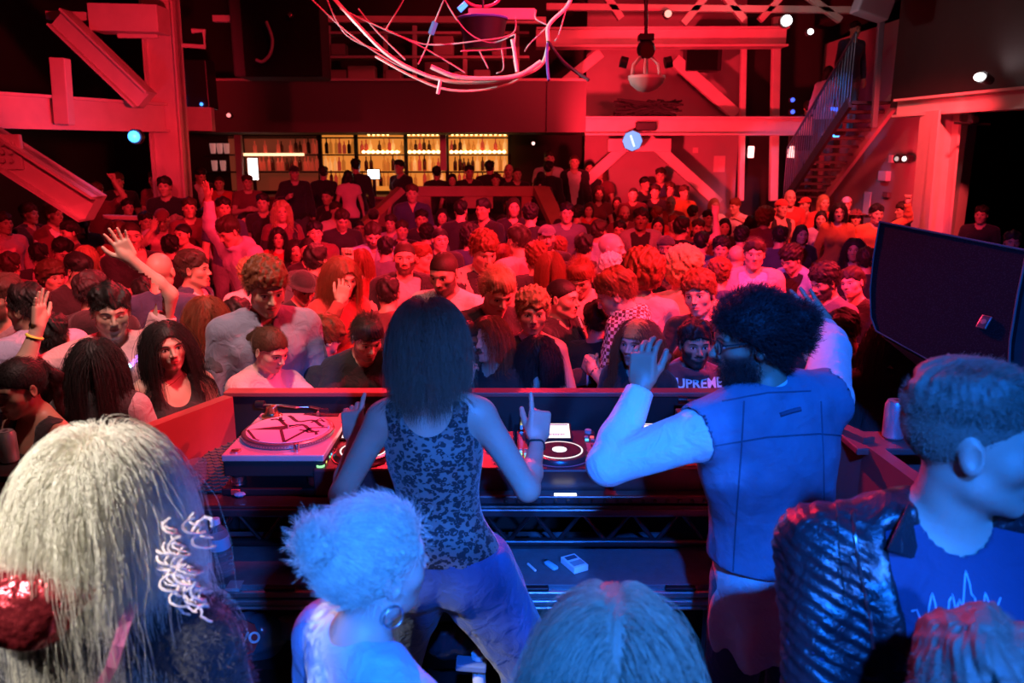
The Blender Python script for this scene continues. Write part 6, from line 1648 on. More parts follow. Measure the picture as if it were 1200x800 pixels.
# far right group against the red side wall
C(926, 232, 19, 20, 'bald man standing at the foot of the stairs', hair='bald', garm='tee', col='r', tone='pale')
C(916, 244, 20, 30, 'pale-faced man in a red cap worn backwards', hair='buzz', hc='dark', hat='beanie', hatcol='r', garm='tank', col='k', tone='pale')
C(943, 240, 18, -35, 'man in a red peaked cap and red top', hair='short', hc='dark', hat='cap', hatcol='r', garm='long', col='r')
C(965, 238, 19, 25, 'blond woman brightly lit below the stairs', sex='f', hair='long', hc='blond', garm='long', col='r', tone='pale')
C(962, 257, 20, 0, 'laughing woman with long black hair in front of the blond', sex='f', hair='long', hc='black', garm='long', col='v', tone='pale')
C(983, 249, 21, 5, 'woman with black bob and an orange-red top', sex='f', hair='bob', hc='black', garm='long', col='o', tone='pale')
C(1003, 255, 20, 3, 'woman in a wide dark hat among the red group', sex='f', hair='bob', hc='black', hat='brim', hatcol='m', garm='long', col='o', tone='pale')
C(1027, 251, 21, 25, 'tall man in a rust-coloured jumper touching his ear', hair='short', hc='black', garm='long', col='o', arms='rpump')
C(992, 239, 16, 0, 'head in a pale cap behind the rust jumper', hair='short', hc='dark', hat='cap', hatcol='p', garm='tee', col='m')
C(1057, 247, 18, -60, 'man in profile before the cream corner column', hair='curly', hc='dark', garm='tee', col='k')
C(1150, 252, 20, -10, 'dim violet-lit person inside the dark side opening', hair='short', hc='black', garm='tee', col='k')
C(1186, 284, 24, 10, 'head just above the loudspeaker in the side opening', hair='short', hc='black', garm='tee', col='k', tone='tan')
C(861, 242, 17, -40, 'man in a cream shirt hugging a friend', hair='short', hc='auburn', garm='tee', col='w', lean=15, arms='hug', tone='pale')
C(849, 266, 18, 5, 'pale woman with black hair under the hugging arm', sex='f', hair='bob', hc='black', garm='tee', col='k', tone='pale')
C(837, 241, 17, 20, 'bright-lit woman being hugged by the man in cream', sex='f', hair='bob', hc='blond', garm='tee', col='w', tone='pale')
C(830, 256, 18, 20, 'dark-haired man just before the hugging pair', hair='short', hc='black', garm='tee', col='k')
C(812, 250, 17, 150, 'person in orange-red near the slanting white brace', hair='short', hc='dark', garm='long', col='o')
# far centre
C(530, 211, 14, 0, 'woman leaning on the booth top board', sex='f', hair='long', hc='black', garm='tee', col='k')
C(512, 203, 14, 175, 'dark figure at the bar before the thin post', hair='short', hc='black', garm='long', col='k')
C(550, 202, 13, 10, 'man in black at the booth top board next to the woman', hair='short', hc='black', garm='long', col='k')
C(574, 197, 14, 170, 'tall dark figure against the amber bottles', hair='short', hc='black', garm='jacket', col='k', under=('tee', 'k'))
C(581, 211, 14, 0, 'bright-faced person leaning over the booth top board', hair='short', hc='dark', garm='tee', col='k')
C(596, 200, 13, -5, 'bald-looking man at the bar end', hair='bald', garm='tee', col='k')
C(606, 204, 13, 12, 'man in black at the end of the booth top board', hair='buzz', hc='dark', garm='tee', col='k')
C(644, 186, 14, 10, 'bright figure in a pale shirt beside the dark doorway', hair='short', hc='dark', garm='tee', col='w', tone='pale')
C(643, 198, 14, 160, 'person in a black jacket in front of the bright figure', hair='short', hc='black', garm='jacket', col='k', under=('tee', 'k'))
C(634, 209, 14, 170, 'long dark hair seen from behind at the booth corner', sex='f', hair='long', hc='black', garm='tee', col='k')
C(673, 190, 14, 5, 'brightly lit man in an open dark jacket by the red wall', hair='buzz', hc='brown', garm='jacket', col='k', under=('tee', 'w'), tone='pale')
C(691, 198, 14, 0, 'dark-haired woman at the foot of the lower brace', sex='f', hair='bob', hc='black', garm='tee', col='k')
C(704, 202, 15, -30, 'woman with long wavy dark hair against the red wall', sex='f', hair='wavy', hc='brown', garm='tee', col='m')
C(702, 227, 17, 0, 'woman with loose brown hair before the red wall', sex='f', hair='wavy', hc='dark', garm='tee', col='m')
C(723, 238, 15, 0, 'woman with dark hair just under the blue lamp', sex='f', hair='long', hc='dark', garm='tee', col='k')
C(742, 228, 16, 0, 'round-faced man directly beneath the blue lamp', hair='buzz', hc='dark', garm='tee', col='m')
C(756, 216, 15, 40, 'man in profile against the brightest wall', hair='short', hc='black', garm='tee', col='k')
C(768, 225, 16, -5, 'man in a black tee next to the profile man', hair='short', hc='dark', garm='tee', col='k')
C(774, 206, 14, 0, 'tall man in a pale collar by the lower brace', hair='short', hc='dark', garm='tee', col='n')
C(785, 222, 16, 0, 'man in red light beside the lower brace', hair='short', hc='brown', garm='tee', col='r')
C(786, 238, 17, 0, 'bald smiling man below the lower brace', hair='bald', garm='tee', col='r')
C(802, 226, 16, 30, 'man in a rust hoodie beyond the lower brace', hair='short', hc='brown', garm='hoodie', col='o')
C(664, 250, 17, 5, 'dim man in a tee behind the violet-lit woman', hair='short', hc='black', garm='tee', col='s')
C(677, 251, 18, 170, 'dark bushy head in the shadowed middle', hair='curly', hc='black', garm='tee', col='k')
C(690, 246, 16, 0, 'dim woman in red light in the shadowed middle', sex='f', hair='long', hc='dark', garm='tee', col='r')
C(566, 246, 17, -30, 'man in profile in the middle of the booth opening', hair='short', hc='black', garm='tee', col='k', tone='tan')
C(602, 243, 17, 5, 'long-haired person sitting in the wide booth opening', sex='f', hair='long', hc='dark', garm='tee', col='k')
C(540, 247, 16, 170, 'dark head near the first booth post', hair='short', hc='black', garm='tee', col='k')
C(622, 252, 17, 170, 'dark head by the end post of the booth', hair='curly', hc='black', garm='tee', col='k')
C(500, 275, 22, 175, 'shadowed head between the round-faced and slick-haired men', hair='curly', hc='black', garm='tee', col='k')
C(452, 292, 22, 178, 'dark head just behind the stern bearded man', hair='short', hc='black', garm='tee', col='s')
C(262, 244, 17, 10, 'dark-haired person beyond the moustached man', hair='short', hc='black', garm='tee', col='n')
C(308, 238, 17, -10, 'dim man between the maroon tee and the blond hair', hair='short', hc='black', garm='tee', col='k')
C(222, 244, 17, 0, 'dim reddish figure by the dark suit', hair='short', hc='dark', garm='tee', col='m')
C(150, 243, 18, 20, 'dim man leaning under the drink rail', hair='short', hc='black', garm='tee', col='k')
C(566, 264, 19, 175, 'dark head before the booth opening', hair='afro', hc='black', garm='tee', col='k')
C(620, 268, 19, 178, 'shadowed head before the booth end post', hair='short', hc='black', garm='tee', col='s')
C(684, 290, 25, 178, 'unlit head beside the bald bearded man', hair='short', hc='black', garm='tee', col='k')
C(1015, 306, 26, 170, 'dark head wedged against the loudspeaker edge', hair='short', hc='black', garm='tee', col='k')
C(818, 268, 18, 5, 'dim person behind the bare raised forearm', hair='short', hc='dark', garm='tee', col='m')
C(880, 262, 18, 178, 'dark head below the cream shirt', sex='f', hair='bob', hc='black', garm='tee', col='s')
C(46, 300, 26, 175, 'dark head at the crowd edge near the maroon tee', hair='short', hc='black', garm='tee', col='k')
C(60, 395, 40, 170, 'shadowed man behind the lavender shirt', hair='short', hc='black', garm='tee', col='s')
C(170, 345, 34, 178, 'dark-haired head under the raised bare arm', hair='short', hc='black', garm='tee', col='k')
C(278, 372, 34, 178, 'shadowed head between the white tee and the denim shirt', hair='short', hc='black', garm='tee', col='k', tier='B')
C(455, 345, 34, 170, 'shadowed head behind the DJ hair', hair='short', hc='black', garm='tee', col='m', tier='B')
C(700, 376, 34, 178, 'shadowed crowd head behind the orange beanie', hair='short', hc='black', garm='tee', col='k', tier='B')
C(775, 352, 34, 178, 'shadowed head between the beanie and the wavy-haired person', hair='short', hc='black', garm='tee', col='k', tier='B')
C(532, 352, 30, 178, 'shadowed head below the balding bearded man', hair='short', hc='black', garm='tee', col='k', tier='B')
crowd = {}
# settle everybody on the floor without standing in one another; each head keeps its direction from the viewpoint
items = []
for i, (x, y, h, yaw, label, k) in enumerate(PPL):
    k.setdefault('hc', 'dark'); fz = 0.
    h = max(h, 14.6); yaw -= math.degrees(math.atan((x - 600) / F_PX)); Y0 = P(x, y, D=.235 * F_PX / h).y
    if Y0 > 12.4 and x < 690: fz = .30
    far = h < 22; lo, hi = (.80, 1.16) if far else ((.85, 1.13) if h < 38 else (.88, 1.10))
    fg, S, loc, tier = make_person(x, y, h, yaw, fit_only=True, fz=fz, **k)
    hz = float(fg.HO[2]); D = max(min(.235 * S * F_PX / h, 14.9), 3.5 if y > 300 else 0)
    d = P(x, y, D=1.) - CAM; D = (Vector((loc.x, loc.y, 0)) + Vector([float(v) for v in (rotz(math.radians(yaw)) @ fg.HO)]) * S).y / d.y
    rng_ = sorted(((fz + s_ * hz - CAM.z) / d.z) if d.z < -.012 else (8 if s_ == hi else 15.2) for s_ in (lo, hi))
    mxd = (14.6 if x < 690 else 15.1) / d.y; lim = .40 if 150 < x < 250 else .18 if h >= 50 else (.5 if h >= 38 else 1.8)
    rng_ = [min(mxd, max(rng_[0], D - min(lim, 1.2), 3.52 / d.y if 250 < x < 960 else (3.36 / d.y if 150 < x <= 250 else 0))), min(rng_[1], D + lim, mxd)]
    if rng_[1] < rng_[0]: rng_[1] = rng_[0]
    items.append(dict(x=x, y=y, h=h, yaw=yaw, d=d, D=min(max(D, rng_[0]), rng_[1]), r=rng_, fz=fz, hz=hz, fg=fg, tier=tier, label=label, k=k))
def root(it):
    H = CAM + it['d'] * it['D']; S = (H.z - it['fz']) / it['hz']; v = rotz(math.radians(it['yaw'])) @ it['fg'].HO
    return S, Vector((H.x - float(v[0]) * S, H.y - float(v[1]) * S, it['fz']))
for _ in range(160):
    R_ = [root(it)[1] for it in items]; X_ = np.array([[r.x, r.y] for r in R_]); moved = 0
    dx = X_[:, None] - X_[None]; dist = np.sqrt((dx ** 2).sum(-1)); ii, jj = np.nonzero((dist < .40) & (np.arange(len(X_))[:, None] < np.arange(len(X_))[None]))
    for a, b in zip(ii, jj):
        A, B = items[a], items[b]
        if A['h'] < B['h'] or (A['h'] == B['h'] and A['y'] < B['y']): A, B = B, A
        st_ = .05 * (.40 - dist[a, b]) / .40 + .02
        B['D'] = min(B['D'] + st_, B['r'][1]); A['D'] = max(A['D'] - st_ * .6, A['r'][0]); moved += 1
    if not moved: break
for i, it in enumerate(items):
    r = make_person(it['x'], it['y'], it['h'], it['yaw'], place=root(it), label=it['label'], seed=i, fz=it['fz'], ret=True, **it['k'])
    crowd[it['label'][:24]] = r
# people on the stairs
for px, lab, yw, col in ((944, 'person in dark clothes at the lower end of the stairs', 150, 'k'), (972, 'violet-lit person halfway up the stairs', 160, 'v'), (1002, 'person in a dark top near the head of the stairs', 20, 'n')):
    t_ = min(1, max(0, (px - 958 + 14) / 88)); b = S0.lerp(S1, t_) + Vector((-.31, 0, .09))
    make_person(px, 150, 20, yw, place=(.96, b), label=lab, garm='long', col=col, hair='bob' if 'violet' in lab else 'short', sex='f' if 'violet' in lab else 'm', hc='black', tier='C')
# ---------------------------------------------------------------- things that hang and small details
def rope(pts, r, name='rope', mat=None, parent=None, seg=8):
    # catmull-rom through the points
    P_ = [Vector(p) for p in pts]; out = []
    for i in range(len(P_) - 1):
        p0, p1, p2, p3 = P_[max(i - 1, 0)], P_[i], P_[i + 1], P_[min(i + 2, len(P_) - 1)]
        for k in range(8):
            t = k / 8; out.append(.5 * ((2 * p1) + (p2 - p0) * t + (2 * p0 - 5 * p1 + 4 * p2 - p3) * t * t + (3 * p1 - p0 - 3 * p2 + p3) * t ** 3))
    out.append(P_[-1]); return MB().tube(out, r, seg).build(name, mat, parent, True)
net = empty('rope_net', P(520, 0, Y=6.0)); T(net, 'tangled pale rope net hanging from the roof over the crowd', 'rope net')
m_rope = simple('pale_rope', (.55, .48, .44), .7, bump=.5, bscale=200); m_rope2 = simple('dull_rope', (.30, .24, .26), .7)
def NP(x, y, Y=6.0): return P(x, y, Y=Y)
rope([NP(384, -10), NP(420, 30), NP(452, 62), NP(485, 82), NP(520, 94), NP(560, 97), NP(600, 92), NP(632, 78), NP(642, 55), NP(643, 30), NP(664, 8), NP(674, -14)], .013, 'main_rope', m_rope, net)
rope([NP(440, 66, 6.05), NP(480, 88, 6.05), NP(520, 104, 6.05), NP(560, 106, 6.05), NP(600, 97, 6.05), NP(618, 82, 6.05)], .009, 'rope', m_rope, net)
rope([NP(505, 78, 5.95), NP(535, 90, 5.95), NP(575, 92, 5.95), NP(608, 88, 5.95), NP(634, 72, 5.95)], .016, 'main_rope', m_rope, net)
for pts in ([(643, 30), (622, 50), (615, 60)], [(643, 30), (628, 22), (628, 12)], [(664, 8), (655, 40), (650, 48)], [(452, 35), (500, 58), (545, 85)], [(380, -8), (405, 40), (450, 62)], [(452, 35), (470, 5), (478, -12)],
            [(520, 0), (508, 30), (500, 55), (490, 75)], [(398, 10), (455, 36), (500, 52), (560, 48), (600, 40), (604, 20)], [(518, -5), (545, 35), (575, 50), (604, 40)], [(420, 10), (440, 35), (475, 70)], [(540, 60), (580, 58), (604, 55)], [(562, 60), (572, 80)],
            [(588, 58), (590, 80), (582, 86)], [(360, -6), (410, 40), (470, 78), (520, 92)], [(604, 40), (602, 70), (606, 86)]):
    rope([NP(x, y, 6.0 + .05 * (i % 3)) for i, (x, y) in enumerate(pts)], .0055, 'rope', m_rope2, net)
rope([NP(600, 46, 5.95), NP(603, 62, 5.95), NP(606, 84, 5.95)], .012, 'rope', m_rope, net)
o = rope([NP(516, 94, 5.95), NP(513, 110, 5.95)], .012, 'hanging_tassel', m_rope, net)
# plank sign and dark clutter hung in the net
T(MB().box(P(588, 17, Y=6.6), (.52, .06, .085), None, .01).build('hanging_plank', simple('pale_plank', (.45, .35, .30), .6)), 'pale plank hanging above the rope net', 'plank')
def blob(c, r, lab, cat, name, mat, seed):
    def f(Q): return ell(Q, (0, 0, 0), r) + .03 * waves(Q, 18, seed, 3)
    v, q = snets(f, [-a - .08 for a in r], [a + .08 for a in r], .02); o = mobj(name, np_mesh(name, v, q), mat); o.location = c; return T(o, lab, cat)
fan = empty('hanging_lantern', P(566, 40, Y=6.6)); T(fan, 'dark round lantern frame hung inside the rope net', 'lantern')
MB().cyl(P(566, 42, Y=6.6) + Vector((0, 0, .12)), P(566, 42, Y=6.6) - Vector((0, 0, .10)), .19, .14, 24).build('frame', m_blk, fan, True)
MB().tube([P(566, 22, Y=6.6) + Vector((.19 * math.cos(a * .393), .19 * math.sin(a * .393), .0)) for a in range(17)], .012).build('hoop', simple('blue_hoop', (.06, .14, .5), .4), fan, True)
MB().cyl(P(566, 20, Y=6.6), P(566, -60, Y=6.6), .01).build('cable', m_blk, fan)
o = rope([P(565 + 22 * math.cos(a), -6 + 14 * math.sin(a), Y=6.9) for a in np.linspace(0, math.pi, 8)], .012, 'pink_hoop', simple('pink_hoop', (.7, .15, .3), .4)); T(o, 'pink hoop hanging at the top edge of the view', 'hoop')
for i, (a, b, c) in enumerate((((538, 12), (546, 4), (4, 0)), ((505, 40), (510, 26), (0, 0)))):
    yy = 6.5 if i == 0 else 6.03
    o = MB().tube([P(*a, Y=yy), P(*b, Y=yy)], .022).build('blue_lamp_tube', glow('bluetube%d' % i, (.05, .25, 1), 2.5 if i == 0 else .4)); T(o, ('bright' if i == 0 else 'dim') + ' blue lamp tube by the hanging lantern', 'lamp')
o = rope([P(716, 57, Y=5.5) , P(668, 78, Y=5.5), P(640, 48, Y=5.6)], .01, 'black_cable', m_rub); 
bpy.data.objects.remove(o, do_unlink=True)
T(rope([P(642, 48, Y=6.0), P(662, 74, Y=5.9), P(690, 94, Y=5.8)], .012, 'black_rod', m_rub), 'thin black rod hanging off the end of the rope net', 'rod')
T(rope([P(642, 50, Y=6.0), P(641, 70, Y=5.9), P(643, 94, Y=5.8)], .010, 'hanging_ribbon', simple('blue_cord', (.05, .06, .35), .6)), 'short dark blue ribbon under the rope net', 'ribbon')
# hanging light with the pale bowl
pd = empty('pendant_light', P(757, 90, Y=9)); T(pd, 'moving stage light with a pale ribbed bowl hung below it', 'stage light')
c = P(757, 58, Y=9)
MB().box(P(757, 44, Y=9), (.16, .14, .07), None, .01).build('yoke', m_blk, pd); MB().sphere(c, .10, 20).build('lamp_head', m_blk, pd, True)
MB().lathe([(.07, 0), (.075, .02)], c + Vector((0, -.09, -.03)), 20, Matrix.Rotation(math.pi / 2, 3, 'X')).build('lens', simple('lens_glass', (.05, .02, .02), .1), pd, True)
mb = MB()
for i in range(6):
    a = i * math.pi / 3 + .3; mb.tube([P(757, 66, Y=9) + Vector((.06 * math.cos(a), .06 * math.sin(a), 0)), P(757, 76, Y=9) + Vector((.15 * math.cos(a), .15 * math.sin(a), 0)), P(757, 88, Y=9) + Vector((.17 * math.cos(a), .17 * math.sin(a), 0))], .014, 6)
mb.build('rib', simple('bone_white', (.7, .62, .58), .5), pd, True)
cb_ = P(757, 108, Y=9)
prof = [(.03, 0), (.10, .02), (.17, .08), (.20, .14), (.195, .17), (.185, .17), (.17, .12), (.02, .03)]
b_ = MB().lathe(prof, cb_, 32).build('bowl', simple('bone_white', (.7, .62, .58), .5), pd, True)
MB().cyl(P(757, 40, Y=9), P(757, -50, Y=9), .02).build('hanging_rod', m_blk, pd)
for sx in (-1, 1): MB().cyl(P(757 + 22 * sx, 74, Y=9.1), P(757 + 30 * sx, 72, Y=9.1), .06).build('side_lamp', m_blk, pd)
def mess(cx, cy, Y, w, h, n, lab, seed):
    rr = random.Random(seed); m = MB()
    for i in range(n):
        q = [P(cx + rr.uniform(-w, w), cy + rr.uniform(-h, h), Y=Y + rr.uniform(-.1, .1)) for _ in range(4)]
        out = []
        for k in range(9):
            t = k / 8; a = q[0].lerp(q[1], t); b = q[1].lerp(q[2], t); c2 = q[2].lerp(q[3], t); out.append(a.lerp(b, t).lerp(b.lerp(c2, t), t))
        m.tube(out, .018, 6)
    o = m.build('cable_tangle', m_rub, None, True); return T(o, lab, 'cables')
mess(760, 126, 14.35, 42, 11, 44, 'tangle of black cable coiled on the balcony beam', 4)
# small blue-lit lamp
bl_ = empty('stage_lamp', P(741, 165, Y=14.2)); T(bl_, 'small round lamp glowing cyan below the steel beam', 'lamp')
c = P(741, 165, Y=14.2)
MB().cyl(c + Vector((0, .16, 0)), c, .16, .18, 24).build('lamp_can', m_blk, bl_, True)
lens = MB().cyl(c - Vector((0, .005, 0)), c - Vector((0, .012, 0)), .172, seg=8).build('lens', glow('cyan', (.01, .38, .95), 1.3), bl_)
MB().box(c - Vector((0, .016, 0)), (.03, .008, .20), Matrix.Rotation(-.35, 3, 'Y')).build('lens_streak', glow('cyanw', (.55, .9, 1), 1.6), lens)
m = MB().tube([c + Vector((0, .1, .13)), c + Vector((.08, .1, .25)), c + Vector((.18, .1, .22)), c + Vector((.30, .12, .28))], .016); m.build('bracket', m_blk, bl_, True)
MB().box(P(757, 148, Y=14.3), (.36, .14, .15), None, .02).build('lamp_mount', m_blk, bl_)
# wall and ceiling lamps
def lamp(x, y, Y, r, col, e, lab, name='wall_lamp', light=None, shape='ball'):
    c = P(x, y, Y=Y); o = empty(name, c); T(o, lab, 'lamp')
    MB().cyl(c + Vector((0, .10, 0)), c + Vector((0, .01, 0)), r * 1.25, seg=16).build('housing', m_blk, o, True)
    (MB().sphere(c, r, 14) if shape == 'ball' else MB().box(c, shape, None, .01)).build('bulb', glow(lab[:14], col, e), o, True)
    if light:
        l = bpy.data.lights.new('lamp_light', 'POINT'); l.energy = light; l.color = col[:3]; l.shadow_soft_size = r; q = bpy.data.objects.new('lamp_light', l); COL.objects.link(q); q.location = c - Vector((0, .3, 0)); 
lamp(922, 24, 11.0, .065, (1, .93, .88), 14, 'bright white ceiling lamp above the recess', light=10)
lamp(950, 37, 11.3, .038, (1, .85, .8), 5, 'smaller ceiling lamp beside the bright white one')
lamp(1026, 12, 11.0, .02, (.2, .3, 1), 3, 'tiny blue lamp on the hanging box')
lamp(157, 160, 9.8, .07, (.05, .35, 1), 3, 'blue spotlight hanging under the heavy beam', light=3)
lamp(980, 157, 13.0, .06, (.05, .30, 1), 6, 'bright blue lamp at the stair railing')
for i, (x, y) in enumerate(((929, 117), (929, 131))): lamp(x, y, 14.0, .035, (.04, .10, 1), 2.5, ('upper' if i == 0 else 'lower') + ' of two small blue lamps above the steel beam')
lamp(982, 128, 13.6, .03, (.04, .12, 1), 2.2, 'flat blue lamp strip above the bright blue lamp', shape=(.28, .05, .06))
for i, x in enumerate((880, 927)): lamp(x, 178, 14.6, .05, (1, .38, .36), 4, ('first' if i == 0 else 'second') + ' glowing pink wall lamp in the dark recess', shape=(.10, .06, .20))
lamp(742, 172, 11.2, .001, (1, 0, 0), .1, 'x') if False else None
lamp(625, 168, 15.4, .03, (1, .5, .45), 3, 'tiny lamp in the doorway by the bar')
lamp(268, 135, 13.9, .035, (1, .2, .2), 2, 'small red lamp on the balcony front')
lamp(783, 16, 11.8, .05, (1, .25, .2), 2.5, 'red lamp in the roof truss')
# rack with blue LEDs
rk = empty('equipment_rack', P(226, 122, Y=13.2)); T(rk, 'dark equipment rack with small blue lights beside the column', 'rack')
MB().box(P(226, 100, Y=13.2), (.62, .4, .74), None, .02).build('cabinet', m_blk, rk)
for x, y in ((212, 90), (215, 115), (215, 121), (216, 127), (236, 122)): MB().sphere(P(x, y, Y=12.98), .026, 10).build('indicator_light', glow('led', (.05, .25, 1), 3), rk, True)
MB().sphere(P(214, 100, Y=12.98), .026, 10).build('indicator_light', glow('ledw', (.8, .75, .75), 1.2), rk, True)
# dark hung loudspeakers at the roof
hs = empty('hanging_speaker', P(330, 45, Y=11)); T(hs, 'big dark loudspeaker box hung from the roof with a coiled cable', 'speaker')
MB().box(P(330, 44, Y=11.2), (1.12, .7, 1.05), None, .03).build('cabinet', simple('speaker_black', (.035, .03, .03), .7), hs)
MB().box(P(330, 44, Y=10.84), (1.0, .02, .95), None, .01).build('grille', m_gr, hs)
rope([P(312, 25, Y=10.7), P(319, 45, Y=10.7), P(317, 62, Y=10.7), P(308, 72, Y=10.7), P(300, 70, Y=10.7)], .02, 'cable', simple('grey_cable', (.30, .22, .22), .5), hs)
MB().cyl(P(342, 16, Y=10.75), P(339, 19, Y=10.75), .035).build('clamp', m_chrome, hs)
for sx in (300, 360): MB().cyl(P(sx, 5, Y=11.2), P(sx, -80, Y=11.2), .015).build('hanging_cable', m_blk, hs)
hx = empty('hanging_box', P(1022, 14, Y=11)); T(hx, 'boxy unit with red and blue lit sides hung from the roof', 'box')
MB().box(P(1022, 8, Y=11), (.42, .3, .26), Matrix.Rotation(.3, 3, 'Y'), .02).build('cabinet', simple('hung_box', (.25, .25, .32), .5), hx)
MB().cyl(P(1022, 0, Y=11), P(1022, -90, Y=11), .015).build('hanging_rod', m_blk, hx)
wbx = empty('wall_speaker', P(822, 66, Y=15)); T(wbx, 'black loudspeaker fixed on the red wall under the beam', 'speaker')
MB().box(P(823, 66, Y=14.9), (.62, .35, .52), None, .02).build('cabinet', m_blk, wbx); MB().box(P(823, 66, Y=14.71), (.54, .02, .45)).build('grille', m_gr, wbx)
# paper signs and boxes on the red walls
for x, y, w, h, lab, Y in ((843, 192, 13, 18, 'pink paper notice by the slim post', 15.59), (815, 176, 6, 6, 'tiny square switch plate on the red wall', 15.59)):
    T(MB().box(P(x, y, Y=Y), (w * Y / F_PX, .02, h * Y / F_PX)).build('wall_notice' if h > 8 else 'switch_plate', simple('notice', (.70, .55, .52), .6)), lab, 'notice' if h > 8 else 'switch plate')
def sidebox(x, y, w, h, lab, cat, name, mat, dep=.06):
    c = P(x, y, X=5.83); k = c.y / F_PX; o = MB().box(c, (dep, w * k * 2.2, h * k), None, .008).build(name, mat); return T(o, lab, cat)
sidebox(1037, 206, 9, 11, 'white electrical box on the red side wall', 'box', 'electrical_box', m_white, .10)
sidebox(1016, 238, 8, 26, 'tall white notice on the red side wall', 'notice', 'wall_notice', m_white, .02)
sidebox(1039, 228, 6, 6, 'small dark switch under the white electrical box', 'switch', 'wall_switch', m_panel)
el = empty('emergency_light', P(1056, 186, X=5.75)); T(el, 'twin-headed emergency light high on the red side wall', 'lamp')
for x, e in ((1051, .6), (1060, 3)):
    c = P(x, 186, X=5.62); MB().cyl(c + Vector((.12, .05, 0)), c, .05, .065, 18).build('lamp_head', m_blk, el, True); MB().sphere(c, .035, 12).build('bulb', glow('emer%d' % x, (1, .8, .75), e), el, True)
MB().box(P(1046, 186, X=5.8), (.08, .12, .12), None, .01).build('housing', m_white, el)
# spotlight on the dark upper side wall
A_, B_2 = P(1056, 127, Y=11.0), P(1260, 110, Y=8.3)
c = P(1148, 90, X=5.35); sl = empty('wall_spotlight', c); T(sl, 'glaring white spotlight on the dark upper side wall', 'spotlight')
MB().cyl(c + Vector((.16, .05, -.04)), c + Vector((.02, 0, 0)), .05, .07, 18).build('housing', m_blk, sl, True)
MB().sphere(c, .055, 14, (1, 1.3, .8)).build('bulb', glow('wallspot', (1, .95, .92), 14), sl, True)
spot('wall_spot_light', c + Vector((.02, -.05, .0)), c + Vector((.35, -.1, .6)), 14, (1, .86, .84), 120, 1, .05)
cq = A_.lerp(B_2, .5) - Vector((0, 0, .17))
o = MB().box(cq, (.10, .10, .14), None, .02).build('clamp', m_blk)
o.name = 'clamp_lamp'; T(o, 'small black clamp lamp fixed under the side opening beam', 'lamp')
T(MB().tube([cq + Vector((-.22, 0, -.06)), cq + Vector((0, 0, -.07)), cq + Vector((.2, 0, -.08))], .015).build('clamp_bar', m_blk), 'thin dark bar under the side opening beam', 'bar')
# --- things people hold or wear, close to the stage
def hand_world(o, fg, S, side, off=(0, .07, -.03)):
    a = fg.arms[side]; bpy.context.view_layer.update()
    p = a['wr'] + a['R'] @ V(*off); return o.matrix_world @ Vector([float(x) for x in p])
def find(s): return next(v for k, v in crowd.items() if k.startswith(s[:24]))
o_, f_, S_, t_ = find('woman seen from behind w')
can(hand_world(o_, f_, S_, 1, (0, .07, -.06)) + Vector((0, 0, -.05)), 'silver drink can held by the woman with glossy black hair', s=1.)
for s, lab in (('dark-skinned man half hi', 'clear cup with red drink held behind the DJ'), ('curly-topped man in a bei', 'clear cup of drink held by the man in beige'), ('stern bearded man with', 'short glass held by the stern bearded man')):
    o_, f_, S_, t_ = find(s); sd = -1 if 'beige' in lab else 1
    p = hand_world(o_, f_, S_, sd, (0, .07, -.055)); c = cup(p + Vector((0, 0, -.05)), lab, .10, .036, simple('red_drink', (.9, .5, .5), .1, trans=.6, ior=1.2))
# wristband, necklace
o_, f_, S_, t_ = find('black-haired man with cl')
def band(o_, f_, side, r, rad, mat, name, back=.04):
    a = f_.arms[side]; c_ = a['wr'] - a['fd'] * back; q = Vector([float(x) for x in a['fd']]).to_track_quat('Z', 'Y')
    m = MB().tube([Vector([float(x) for x in c_]) + q @ Vector((math.cos(k * math.pi / 8) * r, math.sin(k * math.pi / 8) * r, 0)) for k in range(17)], rad, 6)
    o = m.build(name, mat, None, True); o.parent = o_; return o
band(o_, f_, -1, .031, .007, simple('yellow_band', (.85, .8, .1), .5), 'wristband', .05)['label'] = 'yellow wristband'
rr = random.Random(2); nk = [glow('nk1', (.1, .35, 1), 3), glow('nk2', (.5, .9, 1), 3), glow('nk3', (.6, .2, 1), 2.5)]
for j, mt in enumerate(nk):
    m = MB()
    pts_, rs_ = [], []
    for i in range(19):
        a = math.pi * (1.05 + .9 * (i / 18 + j) / 3); p = f_.nb + V(.105 * math.cos(a), .135 * math.sin(a) - .02, -.03 - .08 * abs(math.sin(a))); pts_.append([float(x) for x in p]); rs_.append(.011 if i % 4 in (1, 2) else .004)
    m.tube(pts_, rs_, 8)
    o = m.build('necklace_lights', mt, None, True); o.parent = o_
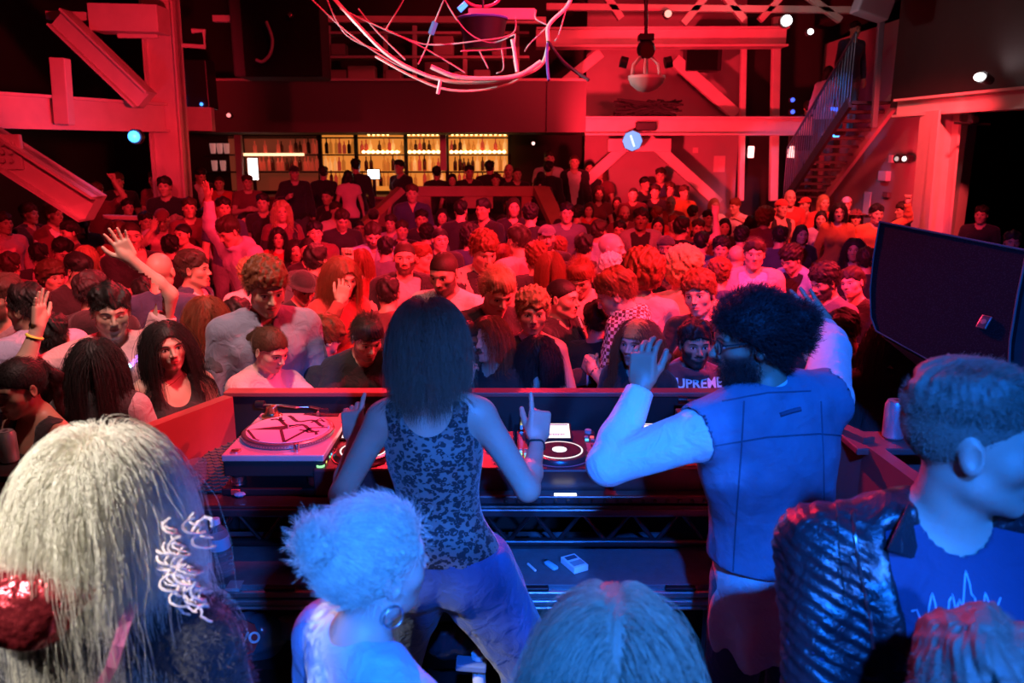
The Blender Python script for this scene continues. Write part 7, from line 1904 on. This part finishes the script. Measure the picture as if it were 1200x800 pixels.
# hoodie lettering
o_, f_, S_, t_ = find('bearded man laughing in')
bvh_ = bvh_world(t_[0])
cu = bpy.data.curves.new('tmp', 'FONT'); cu.body = 'SUPREME'; cu.size = .115; cu.align_x = 'CENTER'; cu.align_y = 'CENTER'; cu.offset = .0035; cu.resolution_u = 3
to = bpy.data.objects.new('tmp', cu); COL.objects.link(to); bpy.context.view_layer.update()
tm = bpy.data.meshes.new_from_object(to.evaluated_get(bpy.context.evaluated_depsgraph_get())); bpy.data.objects.remove(to, do_unlink=True)
bm = bmesh.new(); bm.from_mesh(tm); bmesh.ops.triangulate(bm, faces=bm.faces); bmesh.ops.subdivide_edges(bm, edges=bm.edges, cuts=1)
M = o_.matrix_world; ch = M @ Vector((.0, -.2, 1.425)); xa = (M.to_3x3() @ Vector((1, 0, 0))).normalized(); ya = (M.to_3x3() @ Vector((0, -1, 0))).normalized()
for v in bm.verts:
    p = ch + xa * v.co.x * .52 + Vector((0, 0, 1)) * v.co.y * .52 + ya * .3; h = bvh_.ray_cast(p, -ya, 1.0)
    v.co = (h[0] + h[1] * .004) if h[0] is not None else p - ya * .3
me = bpy.data.meshes.new('chest_lettering'); bm.to_mesh(me); me.materials.append(m_white); o = bpy.data.objects.new('chest_lettering', me); COL.objects.link(o); attach(o, t_[0])
# checked scarf on the man in profile, orange hair band etc.
o_, f_, S_, t_ = find('man in profile with short')
t = NT('checked_scarf'); ck = t.n('ShaderNodeTexChecker'); ck.inputs['Scale'].default_value = 55; t.t.links.new(t.n('ShaderNodeTexCoord').outputs['Object'], ck.inputs[0]); ck.inputs[1].default_value = rgb(.7, .6, .58); ck.inputs[2].default_value = rgb(.12, .04, .04); t.set(Base_Color=ck.outputs[0], Roughness=.9)
def f(Pp):
    d = f_.neck(Pp, .030); d = np.maximum(d, np.abs(f_.unL(Pp)[:, 2] - 1.485) - .05)
    d = smin(d, cap(Pp, f_.L(V(.05, -.08, 1.46)), f_.L(V(.06, -.17, 1.10)), .045, .055), .03); return d - .006 * waves(Pp, 60, 3, 2)
v, q = snets(f, f_.nb - .45, f_.nb + .3, .011); mobj('scarf', np_mesh('scarf', v, q), t.m, o_)
# pale stripe on the black jacket
o_, f_, S_, t_ = find('man with cropped black h')
bvs = bvh_world(t_[0]); surf_tube(bvs, [(678, 372), (686, 395), (690, 420), (688, 450), (684, 462)], .006, 'jacket_stripe', simple('stripe_white', (.7, .65, .65), .6), t_[0], .002)
# pendant on the woman in the tank top
o_, f_, S_, t_ = find('smiling woman with long')
bb = bvh_world(o_); r = surf_tube(bb, [(184, 436), (190, 446), (197, 452), (204, 448), (212, 440)], .0012, 'necklace', simple('gold', (.8, .55, .25), .25, 1.), o_, .001)
